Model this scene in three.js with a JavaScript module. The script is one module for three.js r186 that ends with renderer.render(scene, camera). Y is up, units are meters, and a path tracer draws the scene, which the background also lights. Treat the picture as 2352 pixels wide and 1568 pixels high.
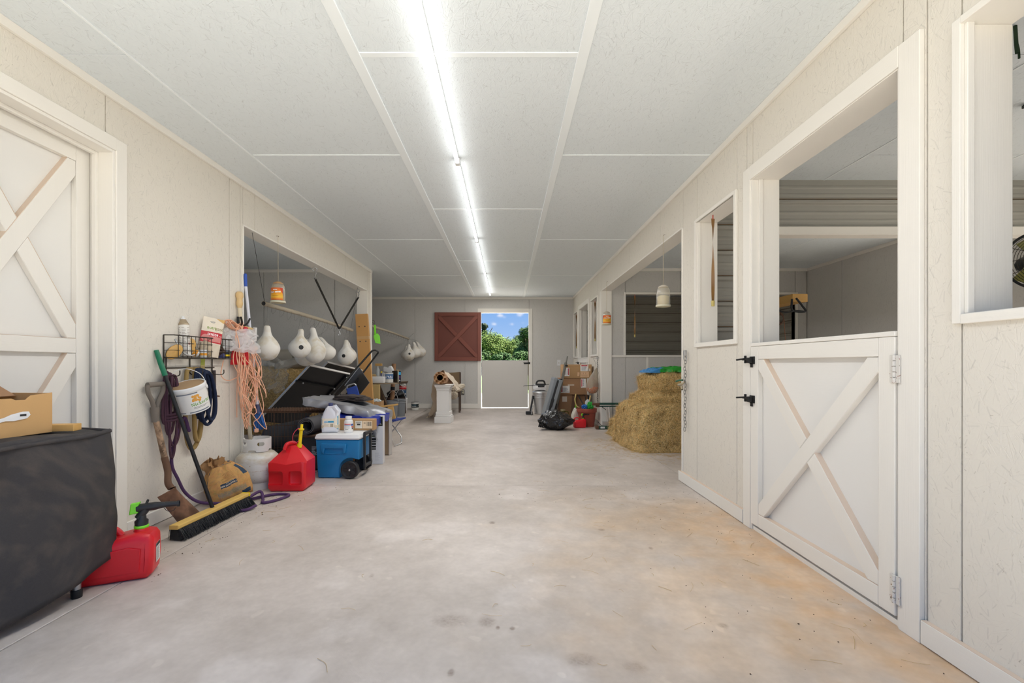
import * as THREE from 'three';
import { RoundedBoxGeometry } from 'three/addons/geometries/RoundedBoxGeometry.js';
import { mergeGeometries, mergeVertices, toCreasedNormals } from 'three/addons/utils/BufferGeometryUtils.js';
import { RectAreaLightUniformsLib } from 'three/addons/lights/RectAreaLightUniformsLib.js';
import { createNoise3D } from 'simplex-noise';
import { Brush, Evaluator, SUBTRACTION } from 'three-bvh-csg';

// ---------------------------------------------------------------- camera, sky, sun, exposure
const scene = new THREE.Scene();
const renderer = new THREE.WebGLRenderer({ antialias: true });
renderer.toneMapping = THREE.LinearToneMapping;
renderer.toneMappingExposure = 1.16;
renderer.shadowMap.enabled = true;
RectAreaLightUniformsLib.init();
// x to the right, y up, d = depth into the barn (z = -d); metres
const EYE = 1.09, FOCAL = 1047;
const camera = new THREE.PerspectiveCamera(2 * Math.atan(784 / FOCAL) * 180 / Math.PI, 1.5, 0.05, 400);
camera.position.set(0, EYE, 0);
camera.lookAt(0, EYE, -1);
camera.setViewOffset(2352, 1568, 11, -52, 2352, 1568);
scene.add(camera);

let seedState = 20240611;
const rnd = () => { seedState = (seedState + 0x6d2b79f5) | 0; let t = Math.imul(seedState ^ (seedState >>> 15), 1 | seedState); t = (t + Math.imul(t ^ (t >>> 7), 61 | t)) ^ t; return ((t ^ (t >>> 14)) >>> 0) / 4294967296; };
const rr = (a, b) => a + (b - a) * rnd();
const noise3 = createNoise3D(rnd);
const fbm = (x, y, z, o = 4) => { let s = 0, a = 0.5; for (let i = 0; i < o; i++) { s += a * noise3(x, y, z); x *= 2; y *= 2; z *= 2; a *= 0.5; } return s; };
const smooth = (a, b, x) => { const t = Math.min(1, Math.max(0, (x - a) / (b - a))); return t * t * (3 - 2 * t); };

const SUN = new THREE.Vector3(0.62, 0.9, -0.06).normalize();
const SKY_GAIN = 0.82;
{
  const W = 2048, H = 1024, data = new Float32Array(W * H * 4);
  for (let j = 0; j < H; j++) {
    const el = (j + 0.5) / H * Math.PI - Math.PI / 2, up = Math.sin(el);
    for (let i = 0; i < W; i++) {
      const az = (i + 0.5) / W * Math.PI * 2, c = Math.cos(el), x = c * Math.cos(az), z = c * Math.sin(az);
      const h = Math.pow(Math.max(0, 1 - Math.max(up, 0)), 9);
      let r = 0.12 + 0.44 * h, g = 0.37 + 0.36 * h, b = 0.86 + 0.14 * h;
      if (up > 0.005) {
        // small scattered fair-weather clouds
      const n = fbm(x * 19, up * 42, z * 19 + 5.2, 5) + 0.12 * noise3(x * 4, up * 6, z * 4) + 0.10 * h;
      const m = smooth(0.33, 0.58, n) * 0.8;
      r += (1.05 - r) * m; g += (1.05 - g) * m; b += (1.10 - b) * m;
      } else { r = 0.3; g = 0.33; b = 0.28; }
      const o = (j * W + i) * 4;
      data[o] = r; data[o + 1] = g; data[o + 2] = b; data[o + 3] = 1;
    }
  }
  const sky = new THREE.DataTexture(data, W, H, THREE.RGBAFormat, THREE.FloatType);
  sky.mapping = THREE.EquirectangularReflectionMapping;
  sky.magFilter = THREE.LinearFilter; sky.minFilter = THREE.LinearFilter; sky.needsUpdate = true;
  scene.background = sky; scene.environment = sky;
  scene.backgroundIntensity = SKY_GAIN; scene.environmentIntensity = SKY_GAIN;
}
const sun = new THREE.DirectionalLight(new THREE.Color(1, 0.95, 0.86), 19);
sun.position.copy(SUN).multiplyScalar(40); sun.castShadow = true;
sun.shadow.mapSize.set(4096, 4096);
Object.assign(sun.shadow.camera, { left: -30, right: 30, top: 30, bottom: -30, near: 1, far: 120 });
sun.name = 'sunlight';
scene.add(sun, sun.target);
const LED_INTENSITY = 78, LED_SIDE = 3, LED_GLOW = 2.8, LED_COLOR = new THREE.Color(1.0, 0.985, 0.955);

// ---------------------------------------------------------------- helpers
const V = (x, y, d) => new THREE.Vector3(x, y, -d);
const used = new Map();
function numbered(name) { const n = used.get(name) ?? 0; used.set(name, n + 1); return n ? `${name}_${String(n).padStart(3, '0')}` : name; }
const prep = (g) => { let h = g.index ? g.toNonIndexed() : g; const o = new THREE.BufferGeometry(); o.setAttribute('position', h.attributes.position); if (!h.attributes.normal) h.computeVertexNormals(); o.setAttribute('normal', h.attributes.normal); o.setAttribute('uv', h.attributes.uv ?? new THREE.BufferAttribute(new Float32Array(h.attributes.position.count * 2), 2)); return o; };
const merge = (list) => { const l = [].concat(list).flat(Infinity); return l.length === 1 ? l[0] : mergeGeometries(l.map(prep)); };
function planar(g0, grain = false, off = true) {   // uv in metres from the dominant normal; grain: u runs along the longest side
  const g = g0.index ? g0.toNonIndexed() : g0;
  if (!g.attributes.normal) g.computeVertexNormals();
  const p = g.attributes.position, n = g.attributes.normal, uv = new Float32Array(p.count * 2);
  g.computeBoundingBox();
  const s = g.boundingBox.getSize(new THREE.Vector3()), long = grain ? (s.x >= s.y && s.x >= s.z ? 0 : s.y >= s.z ? 1 : 2) : -1;
  const ou = off ? rnd() * 7 : 0, ov = off ? rnd() * 7 : 0;
  for (let i = 0; i < p.count; i += 3) {
    let ax = 0, ay = 0, az = 0;
    for (let k = 0; k < 3; k++) { ax += Math.abs(n.getX(i + k)); ay += Math.abs(n.getY(i + k)); az += Math.abs(n.getZ(i + k)); }
    const dom = ax >= ay && ax >= az ? 0 : ay >= az ? 1 : 2;
    let a = dom === 0 ? 2 : 0, b = dom === 1 ? 2 : 1;
    if (b === long) [a, b] = [b, a];
    for (let k = 0; k < 3; k++) { uv[(i + k) * 2] = p.getComponent(i + k, a) + ou; uv[(i + k) * 2 + 1] = p.getComponent(i + k, b) + ov; }
  }
  g.setAttribute('uv', new THREE.BufferAttribute(uv, 2));
  return g;
}
function tag(o, label, category, group, kind) {
  if (label) o.userData.label = label;
  if (category) o.userData.category = category;
  if (group) o.userData.group = group;
  if (kind) o.userData.kind = kind;
  return o;
}
function thing(name, label, category, pos = [0, 0, 0], turn = 0, group) {
  const o = new THREE.Group(); o.name = numbered(name);
  o.position.set(pos[0], pos[1], -pos[2]); o.rotation.y = turn;
  scene.add(o);
  return tag(o, label, category, group);
}
function meshOf(geo, mat) { const m = new THREE.Mesh(geo, mat); m.castShadow = m.receiveShadow = true; return m; }
// a part (or a sub-part) under parent; mode: 'm' planar uv in metres, 'g' planar with grain, 'k' keep uv
function part(parent, name, geos, mat, mode = 'm', label) {
  let g = merge(geos);
  if (mode === 'm') g = planar(g); else if (mode === 'g') g = planar(g, true);
  const m = meshOf(g, mat); m.name = numbered(name);
  if (label) m.userData.label = label;
  parent.add(m);
  return m;
}
function solo(name, label, category, geos, mat, mode = 'm', group) {   // a thing of one mesh
  const m = part(scene, name, geos, mat, mode);
  return tag(m, label, category, group);
}
function structure(name) { const o = new THREE.Group(); o.name = numbered(name); o.userData.kind = 'structure'; scene.add(o); return o; }
function copyOf(o, label, pos, turn) {
  const c = o.clone(); c.name = numbered(o.name.replace(/_\d{3}$/, '')); scene.add(c);
  c.traverse((m) => { if (m !== c) m.name = numbered(m.name.replace(/_\d{3}$/, '')); });
  c.userData = { ...o.userData, label };
  if (pos) c.position.set(pos[0], pos[1], -pos[2]);
  if (turn !== undefined) c.rotation.y = turn;
  return c;
}
// geometry in x, y, z (z = -d when placed at top level through the helpers below)
const shift = (g, x, y, z) => g.translate(x, y, z);
function box(w, h, l, x = 0, y = 0, z = 0, b = 0.003) {
  b = Math.min(b, w / 2.01, h / 2.01, l / 2.01);
  const g = b > 0 ? new RoundedBoxGeometry(w, h, l, 1, b) : new THREE.BoxGeometry(w, h, l);
  return g.translate(x, y, z);
}
const span = (x0, x1, y0, y1, d0, d1, b = 0.002) => box(x1 - x0, y1 - y0, d1 - d0, (x0 + x1) / 2, (y0 + y1) / 2, -(d0 + d1) / 2, b);
function rod(a, b, r, r2 = r, seg = 10, open = false) {
  const v = new THREE.Vector3().subVectors(b, a), g = new THREE.CylinderGeometry(r2, r, v.length(), seg, 1, open);
  g.applyQuaternion(new THREE.Quaternion().setFromUnitVectors(new THREE.Vector3(0, 1, 0), v.clone().normalize()));
  return g.translate((a.x + b.x) / 2, (a.y + b.y) / 2, (a.z + b.z) / 2);
}
function bar(a, b, w, t, roll = 0, bev = 0.003) {   // rectangular bar from a to b; w across, t thick
  const v = new THREE.Vector3().subVectors(b, a), g = new RoundedBoxGeometry(w, v.length(), t, 1, Math.min(bev, w / 2.1, t / 2.1));
  g.rotateY(roll);
  g.applyQuaternion(new THREE.Quaternion().setFromUnitVectors(new THREE.Vector3(0, 1, 0), v.clone().normalize()));
  return g.translate((a.x + b.x) / 2, (a.y + b.y) / 2, (a.z + b.z) / 2);
}
const tube = (pts, r, seg = 32, rad = 8, closed = false, tension = 0.5) => new THREE.TubeGeometry(new THREE.CatmullRomCurve3(pts, closed, 'catmullrom', tension), seg, r, rad, closed);
function capTube(pts, r, seg = 32, rad = 8) { return [tube(pts, r, seg, rad), new THREE.SphereGeometry(r, rad, 6).translate(pts[0].x, pts[0].y, pts[0].z), new THREE.SphereGeometry(r, rad, 6).translate(pts.at(-1).x, pts.at(-1).y, pts.at(-1).z)]; }
const lathe = (prof, seg = 32) => new THREE.LatheGeometry(prof.map(([r, y]) => new THREE.Vector2(Math.max(r, 1e-5), y)), seg);
function extrude(pts, depth, bevel = 0.004, holes = [], seg = 2) {   // pts in x,y; thickness along z, centred
  const s = new THREE.Shape(pts.map(([x, y]) => new THREE.Vector2(x, y)));
  for (const h of holes) s.holes.push(new THREE.Path(h.map(([x, y]) => new THREE.Vector2(x, y))));
  const b = Math.min(bevel, depth / 2.1);
  const g = new THREE.ExtrudeGeometry(s, { depth: depth - 2 * b, bevelEnabled: b > 0, bevelThickness: b, bevelSize: b, bevelOffset: -b, bevelSegments: seg, steps: 1 });
  return g.translate(0, 0, -depth / 2 + b);
}
const poly = (cx, cy, rx, ry, n = 20, a0 = 0) => Array.from({ length: n }, (_, i) => [cx + rx * Math.cos(a0 + i / n * 2 * Math.PI), cy + ry * Math.sin(a0 + i / n * 2 * Math.PI)]);
function rrect(x0, x1, y0, y1, r, n = 4) {   // rounded rectangle outline
  const out = [];
  for (const [cx, cy, a] of [[x1 - r, y1 - r, 0], [x0 + r, y1 - r, 1], [x0 + r, y0 + r, 2], [x1 - r, y0 + r, 3]])
    for (let i = 0; i <= n; i++) { const t = (a + i / n) * Math.PI / 2; out.push([cx + r * Math.cos(t), cy + r * Math.sin(t)]); }
  return out;
}
function warp(g0, f) {   // moves every vertex by f(v) and smooths the normals again
  let g = g0; g.deleteAttribute('uv'); if (g.attributes.normal) g.deleteAttribute('normal');
  g = mergeVertices(g, 1e-5);
  const p = g.attributes.position, v = new THREE.Vector3();
  for (let i = 0; i < p.count; i++) { v.fromBufferAttribute(p, i); f(v, i); p.setXYZ(i, v.x, v.y, v.z); }
  g.computeVertexNormals();
  return g;
}
function carve(g, cuts) {   // g minus every cutter
  const ev = new Evaluator(); ev.useGroups = false; let b = new Brush(prep(g)); b.updateMatrixWorld();
  for (const c of cuts) { const k = new Brush(prep(c)); k.updateMatrixWorld(); b = ev.evaluate(b, k, SUBTRACTION); b.updateMatrixWorld(); }
  return b.geometry;
}
const crease = (g, a = 0.6) => toCreasedNormals(g, a);
function turned(g, x = 0, y = 0, z = 0) { const l = Array.isArray(g) ? g.flat(Infinity) : [g]; for (const q of l) { if (x) q.rotateX(x); if (y) q.rotateY(y); if (z) q.rotateZ(z); } return g; }
function moved(g, x, y, z) { for (const q of Array.isArray(g) ? g.flat(Infinity) : [g]) q.translate(x, y, z); return g; }
// a flat printed label: a thin plate with its own drawing, facing +z
function plate(w, h, t = 0.0008) {
  const g = new THREE.BoxGeometry(w, h, t), uv = g.attributes.uv, n = g.attributes.normal;
  for (let i = 0; i < uv.count; i++) if (n.getZ(i) < 0.5) uv.setXY(i, 0.01, 0.01);
  return g;
}
function sleeve(r, h, a0, a1, seg = 24, r2 = r) {   // a label wrapped round a bottle, from angle a0 to a1 about y (0 = +z)
  const g = new THREE.CylinderGeometry(r2, r, h, seg, 1, true, a0, a1 - a0);
  return g;
}

// ---------------------------------------------------------------- textures
function canvasTex(w, h, draw, srgb = true, repeat = false) {
  const c = document.createElement('canvas'); c.width = w; c.height = h;
  draw(c.getContext('2d'), w, h);
  const t = new THREE.CanvasTexture(c);
  if (srgb) t.colorSpace = THREE.SRGBColorSpace;
  if (repeat) t.wrapS = t.wrapT = THREE.RepeatWrapping;
  t.anisotropy = 8;
  return t;
}
const rep = (t, metres, my = metres) => { const c = t.clone(); c.repeat.set(1 / metres, 1 / my); c.wrapS = c.wrapT = THREE.RepeatWrapping; c.needsUpdate = true; return c; };
const grey = (v, a = 1) => `rgba(${v | 0},${v | 0},${v | 0},${a})`;
function wrapDraw(x, w, h, px, py, fn) { for (const ox of [-w, 0, w]) for (const oy of [-h, 0, h]) { if (px + ox < -140 || px + ox > w + 140 || py + oy < -140 || py + oy > h + 140) continue; x.save(); x.translate(px + ox, py + oy); fn(x); x.restore(); } }
function strands(c, w, h, seedN, contrast) {   // flakes of wood pressed flat, each with a lip
  c.fillStyle = grey(128); c.fillRect(0, 0, w, h);
  for (let i = 0; i < seedN; i++) {
    const px = rnd() * w, py = rnd() * h, len = rr(18, 90), wd = rr(1.5, 9), a = rnd() < 0.55 ? rr(-0.6, 0.6) : rr(0, 3.14), v = 128 + rr(-1, 1) * contrast, lip = rnd() < 0.5, lv = rnd() < 0.5 ? 25 : 225;
    wrapDraw(c, w, h, px, py, (x) => {
      x.rotate(a); x.fillStyle = grey(v, 0.55); x.beginPath(); x.moveTo(-len / 2, -wd / 2); x.lineTo(len / 2, -wd / 2.6); x.lineTo(len / 2 + 4, wd / 2.3); x.lineTo(-len / 2 + 3, wd / 2); x.fill();
      if (lip) { x.strokeStyle = grey(lv, 0.6); x.lineWidth = 1; x.beginPath(); x.moveTo(-len / 2, wd / 2); x.lineTo(len / 2, wd / 2.3); x.stroke(); }
    });
  }
}
const T = {};
T.osbBump = canvasTex(1024, 1024, (c, w, h) => strands(c, w, h, 4600, 40), false, true);
T.osbMap = canvasTex(1024, 1024, (c, w, h) => {
  c.fillStyle = grey(244); c.fillRect(0, 0, w, h);
  for (let i = 0; i < 1500; i++) { const px = rnd() * w, py = rnd() * h, l = rr(8, 36), a = rnd() < 0.5 ? rr(-0.6, 0.6) : rr(0, 3.14), v = rr(205, 255), q = rr(1.2, 4); wrapDraw(c, w, h, px, py, (x) => { x.rotate(a); x.fillStyle = grey(v - 12, 0.32); x.fillRect(-l / 2, -2, l, q); }); }
  for (let i = 0; i < 520; i++) { const px = rnd() * w, py = rnd() * h, l = rr(2, 9), a = rr(0, 3.14); wrapDraw(c, w, h, px, py, (x) => { x.rotate(a); x.fillStyle = `rgba(96,84,66,${rr(0.10, 0.32).toFixed(2)})`; x.fillRect(-l / 2, -0.8, l, rr(0.8, 1.6)); }); }
}, true, true);
T.grain = canvasTex(1024, 512, (c, w, h) => {
  c.fillStyle = grey(128); c.fillRect(0, 0, w, h);
  for (let i = 0; i < 420; i++) {
    const y = rnd() * h, amp = rr(1, 7), ph = rr(0, 6), v = rr(70, 190); c.strokeStyle = grey(v, rr(0.15, 0.5)); c.lineWidth = rr(0.6, 3);
    for (const oy of [-h, 0, h]) { c.beginPath(); for (let x = 0; x <= w; x += 16) { const yy = y + oy + amp * Math.sin(x / w * 2 * Math.PI + ph) + amp * 0.4 * Math.sin(x / w * 6 * Math.PI + ph * 2); x ? c.lineTo(x, yy) : c.moveTo(x, yy); } c.stroke(); }
  }
}, false, true);
T.fine = canvasTex(512, 512, (c, w, h) => {
  const im = c.createImageData(w, h);
  for (let i = 0; i < w * h; i++) { const v = 128 + (rnd() + rnd() + rnd() - 1.5) * 70; im.data[i * 4] = im.data[i * 4 + 1] = im.data[i * 4 + 2] = v; im.data[i * 4 + 3] = 255; }
  c.putImageData(im, 0, 0);
}, false, true);
function field(n, f) {   // square colour map from f(u, v) -> [r, g, b] in 0..255
  return canvasTex(n, n, (c) => { const im = c.createImageData(n, n); for (let j = 0; j < n; j++) for (let i = 0; i < n; i++) { const [r, g, b] = f(i / n, j / n), o = (j * n + i) * 4; im.data[o] = r; im.data[o + 1] = g; im.data[o + 2] = b; im.data[o + 3] = 255; } c.putImageData(im, 0, 0); }, true, true);
}
const wrapNoise = (u, v, s, z, o = 4) => { const a = u * 2 * Math.PI, b = v * 2 * Math.PI, k = s / 6.283; return fbm(Math.cos(a) * k + 3 * z, Math.sin(a) * k + Math.cos(b) * k, Math.sin(b) * k + z, o); };

const C = (hex) => new THREE.Color(hex);
const lin = (r, g, b) => new THREE.Color().setRGB(r, g, b);
const std = (color, rough = 0.8, o = {}) => new THREE.MeshStandardMaterial({ color, roughness: rough, ...o });
const phys = (color, rough = 0.5, o = {}) => new THREE.MeshPhysicalMaterial({ color, roughness: rough, ...o });
const M = {};
const along = (t) => { t.rotation = Math.PI / 2; return t; };   // the strands of a board run along its length
const osb = (col, b = 0.0028) => std(col, 0.62, { map: along(rep(T.osbMap, 1.3)), bumpMap: along(rep(T.osbBump, 1.3)), bumpScale: b });
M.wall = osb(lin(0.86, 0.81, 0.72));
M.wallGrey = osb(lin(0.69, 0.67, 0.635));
M.ceiling = osb(lin(0.855, 0.915, 0.95), 0.004);
M.ceilingTrim = std(lin(0.87, 0.915, 0.935), 0.6, { bumpMap: rep(T.fine, 0.25), bumpScale: 0.0003 });
M.trim = std(lin(0.87, 0.835, 0.77), 0.55, { bumpMap: rep(T.grain, 0.9, 0.22), bumpScale: 0.0014 });
M.doorPanel = std(lin(0.84, 0.82, 0.78), 0.55, { bumpMap: rep(T.grain, 1.1, 0.5), bumpScale: 0.0005 });
M.steel = std(lin(0.5, 0.5, 0.5), 0.35, { metalness: 0.9 });
M.galv = std(lin(0.62, 0.63, 0.64), 0.42, { metalness: 0.85, bumpMap: rep(T.fine, 0.3), bumpScale: 0.0002 });
M.blackMetal = std(lin(0.02, 0.02, 0.02), 0.45, { metalness: 0.4 });
M.rust = std(lin(0.16, 0.085, 0.05), 0.85, { metalness: 0.2, bumpMap: rep(T.fine, 0.1), bumpScale: 0.0004 });
M.cardboard = std(lin(0.50, 0.30, 0.14), 0.88, { bumpMap: rep(T.fine, 0.2), bumpScale: 0.0002 });
M.cardboardDark = std(lin(0.38, 0.21, 0.11), 0.9, { bumpMap: rep(T.fine, 0.2), bumpScale: 0.0002 });
M.timber = std(lin(0.62, 0.36, 0.11), 0.6, { bumpMap: rep(T.grain, 0.6, 0.15), bumpScale: 0.0006 });
M.pine = std(lin(0.66, 0.47, 0.2), 0.65, { bumpMap: rep(T.grain, 0.6, 0.15), bumpScale: 0.0006 });
M.whitePlastic = phys(lin(0.82, 0.82, 0.82), 0.35);
M.blackPlastic = std(lin(0.018, 0.018, 0.019), 0.5);
M.redPlastic = phys(lin(0.74, 0.012, 0.022), 0.36, { bumpMap: rep(T.fine, 0.05), bumpScale: 0.00012 });
M.yellow = phys(lin(0.86, 0.62, 0.0), 0.4);
M.lime = phys(lin(0.22, 0.78, 0.03), 0.4);
M.clearBag = phys(lin(0.93, 0.93, 0.93), 0.22, { transmission: 0.9, thickness: 0, ior: 1.4, side: THREE.DoubleSide });
M.barnRedPanel = std(lin(0.175, 0.050, 0.034), 0.6, { bumpMap: rep(T.grain, 0.9, 0.3), bumpScale: 0.0006 });
M.dust = std(lin(0.78, 0.63, 0.50), 0.95, { bumpMap: rep(T.fine, 0.1), bumpScale: 0.0004 });
M.barnRed = std(lin(0.225, 0.066, 0.044), 0.6, { bumpMap: rep(T.grain, 0.9, 0.22), bumpScale: 0.0006 });
M.sheetFar = std(lin(0.56, 0.53, 0.45), 0.5, { metalness: 0.15 });
M.doorGrey = std(lin(0.67, 0.64, 0.60), 0.6, { bumpMap: rep(T.grain, 1.1, 0.5), bumpScale: 0.0005 });
M.sheet = std(lin(0.37, 0.36, 0.32), 0.5, { metalness: 0.15 });
// ---------------------------------------------------------------- the setting
const XL = -2.41, XR = 1.63, H = 2.745, END = 11.25, NEAR = 0.55, OUT = 5.19, LOUT = -5.2;
const G = 0.0025;   // half of a joint between two boards
// --- floor: slabs between the sawn joints
{
  const floor = structure('floor');
  part(floor, 'base', span(-5.6, 5.6, -0.30, -0.03, NEAR - 0.1, END + 0.1, 0), std(lin(0.22, 0.15, 0.10), 0.95));
  const MARKS = [[-0.24, 1.937, 0.075, 0.045, 0.6], [-0.087, 1.93, 0.035, 0.04, 0.7], [-0.04, 1.885, 0.009, 0.013, 1.3], [0.02, 1.88, 0.011, 0.013, 1.2], [0.275, 1.68, 0.06, 0.04, 0.6], [0.46, 1.64, 0.04, 0.035, 0.45], [-0.2, 1.61, 0.012, 0.02, 1.2], [-0.105, 3.135, 0.02, 0.028, 1.3], [0.62, 3.0, 0.02, 0.02, 1.0], [0.85, 2.7, 0.012, 0.02, 0.9], [-0.7, 2.35, 0.012, 0.02, 0.6], [0.9, 1.9, 0.02, 0.02, 0.7]];
  const tone = (u, v, near) => {
    const n = fbm(u * 3.1, v * 3.1, 1.3, 5), f = fbm(u * 22, v * 22, 7.7, 4), s = fbm(u * 90, v * 90, 3.1, 2);
    let r = 199 + n * 24 + f * 10 + s * 6, g = 188 + n * 24 + f * 10 + s * 6, b = 179 + n * 25 + f * 10 + s * 6;
    if (near) {   // reddish clay trodden out from under the stall door, on the right
      const x = -1.94 + u * 3.6, d = 0.45 + v * 3.64;
      const e = smooth(1.75, 0.55, 1.63 - x + 0.55 * fbm(x * 2, d * 2, 9, 4)) * smooth(4.0, 3.2, d + 0.5 * n);
      const k = 1.1 * e * (0.75 + 0.6 * fbm(x * 1.8, d * 1.8, 4.4, 5));
      r += k * 12; g += k * 1; b -= k * 13;
      const w = smooth(0.75, 0.05, 1.63 - x + 0.35 * fbm(x * 3, d * 3, 19, 5)) * smooth(3.9, 3.0, d) * (0.7 + 0.9 * fbm(x * 4, d * 4, 25, 5)); r += w * 2; g -= w * 12; b -= w * 28;
      for (const [sx, sd, rx, rd, q] of MARKS) { const m = Math.exp(-Math.pow(((x - sx) / rx) ** 2 + ((d - sd) / rd) ** 2, 2)) * q * (0.55 + 0.9 * Math.abs(fbm(x * 30, d * 30, 5, 3))); r -= m * 46; g -= m * 50; b -= m * 52; }
      const pale = smooth(0.18, 0.5, fbm(x * 1.3, d * 1.3, 12, 5)) * 0.6; r += pale * 16; g += pale * 17; b += pale * 19;
      const spot = smooth(0.5, 0.6, fbm(x * 5.5, d * 5.5, 33, 3)); r += spot * 9; g += spot * 9; b += spot * 8;
    }
    return [r, g, b];
  };
  const nearMap = field(1536, (u, v) => tone(u, v, true)), farMap = field(768, (u, v) => tone(u + 4, v, false));
  const bump = field(768, (u, v) => { const n = 128 + 60 * wrapNoise(u, v, 30, 2, 5) + (rnd() - 0.5) * 26; return [n, n, n]; }); bump.colorSpace = THREE.NoColorSpace;
  const mat = (map) => std(lin(1, 1, 1), 0.52, { map, bumpMap: rep(bump, 1.2), bumpScale: 0.0012 });
  const nm = nearMap.clone(); nm.repeat.set(1 / 3.6, 1 / 3.64); nm.offset.set(1.94 / 3.6, 4.09 / 3.64); nm.needsUpdate = true;
  const fm = farMap.clone(); fm.repeat.set(1 / 3.63, 1 / 4.06); fm.offset.set(1.93 / 3.63, 4.09 / 4.06); fm.needsUpdate = true;
  const near = mat(nm), far = mat(fm);
  const xs = [-5.6, -1.93, 1.70, 5.6], ds = [NEAR - 0.1, 4.09, 8.15, END + 0.1];
  for (let i = 0; i < 3; i++) for (let j = 0; j < 3; j++) {
    const g = planar(span(xs[i] + 0.004, xs[i + 1] - 0.004, -0.04, 0, ds[j] + 0.004, ds[j + 1] - 0.004, 0.004), false, false);
    part(floor, 'slab', g, i === 1 && j === 0 ? near : far, 'k');
  }
}
// --- ceiling: boards, battens and seams
{
  const ceil = structure('ceiling');
  part(ceil, 'deck', span(-5.6, 5.6, H + 0.012, H + 0.14, NEAR, END + 0.15, 0), M.ceiling);
  const strips = [[-5.5, -4.47, 0], [-4.47, -3.25, 1], [-3.25, -2.03, 0], [-2.03, -0.815, 1], [-0.815, 0.406, 0], [0.406, 1.626, 1], [1.626, 2.85, 0], [2.85, 4.07, 1], [4.07, 5.3, 0]];
  for (const [a, b, odd] of strips) {
    const cuts = [NEAR]; for (let k = 0; k < 6; k++) { const q = odd ? 1.16 + 2.45 * k : 2.437 * (k || 0.0001); if (q > NEAR + 0.3 && q < END - 0.1) cuts.push(q); } cuts.push(END);
    for (let i = 0; i + 1 < cuts.length; i++) part(ceil, 'ceiling_panel', span(a + G, b - G, H, H + 0.012, cuts[i] + G, cuts[i + 1] - G, 0.001), M.ceiling);
    if (a > -2.1 && a < 1.6) for (const q of cuts.slice(1, -1)) part(ceil, 'seam', span(a + 0.02, b - 0.02, H - 0.004, H + 0.001, q - (a === -0.815 ? 0.018 : 0.007), q + (a === -0.815 ? 0.018 : 0.007), 0.002), M.ceilingTrim);
  }
  for (const x of [-0.815, 0.406]) part(ceil, 'batten', span(x - 0.03, x + 0.03, H - 0.010, H + 0.001, NEAR, END, 0.003), M.ceilingTrim, 'g');
  for (const x of [-2.03, -3.25, 2.85, 4.07]) part(ceil, 'seam', span(x - 0.007, x + 0.007, H - 0.004, H + 0.001, NEAR, END, 0.002), M.ceilingTrim);
}
// boards of a wall that runs along the aisle; face at x, thickness t (signed, away from the aisle)
function sideBoards(w, x, t, list, mat) {
  for (const [d0, d1, y0, y1, cuts = []] of list) {
    const c = [d0, ...cuts, d1];
    for (let i = 0; i + 1 < c.length; i++) part(w, 'panel', span(Math.min(x, x + t), Math.max(x, x + t), y0, y1, c[i] + 1.4 * G, c[i + 1] - 1.4 * G, 0.0015), mat);
  }
}
function crossBoards(w, d, t, list, mat) {   // face at d, thickness towards larger d when t > 0
  for (const [x0, x1, y0, y1, cuts = []] of list) {
    const c = [x0, ...cuts, x1];
    for (let i = 0; i + 1 < c.length; i++) part(w, 'panel', span(c[i] + 2.4 * G, c[i + 1] - 2.4 * G, y0, y1, Math.min(d, d + t), Math.max(d, d + t), 0.0015), mat);
  }
}
const board = (w, name, x0, x1, y0, y1, d0, d1, mat = M.trim) => part(w, name, span(x0, x1, y0, y1, d0, d1, 0.003), mat, 'g');
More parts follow.
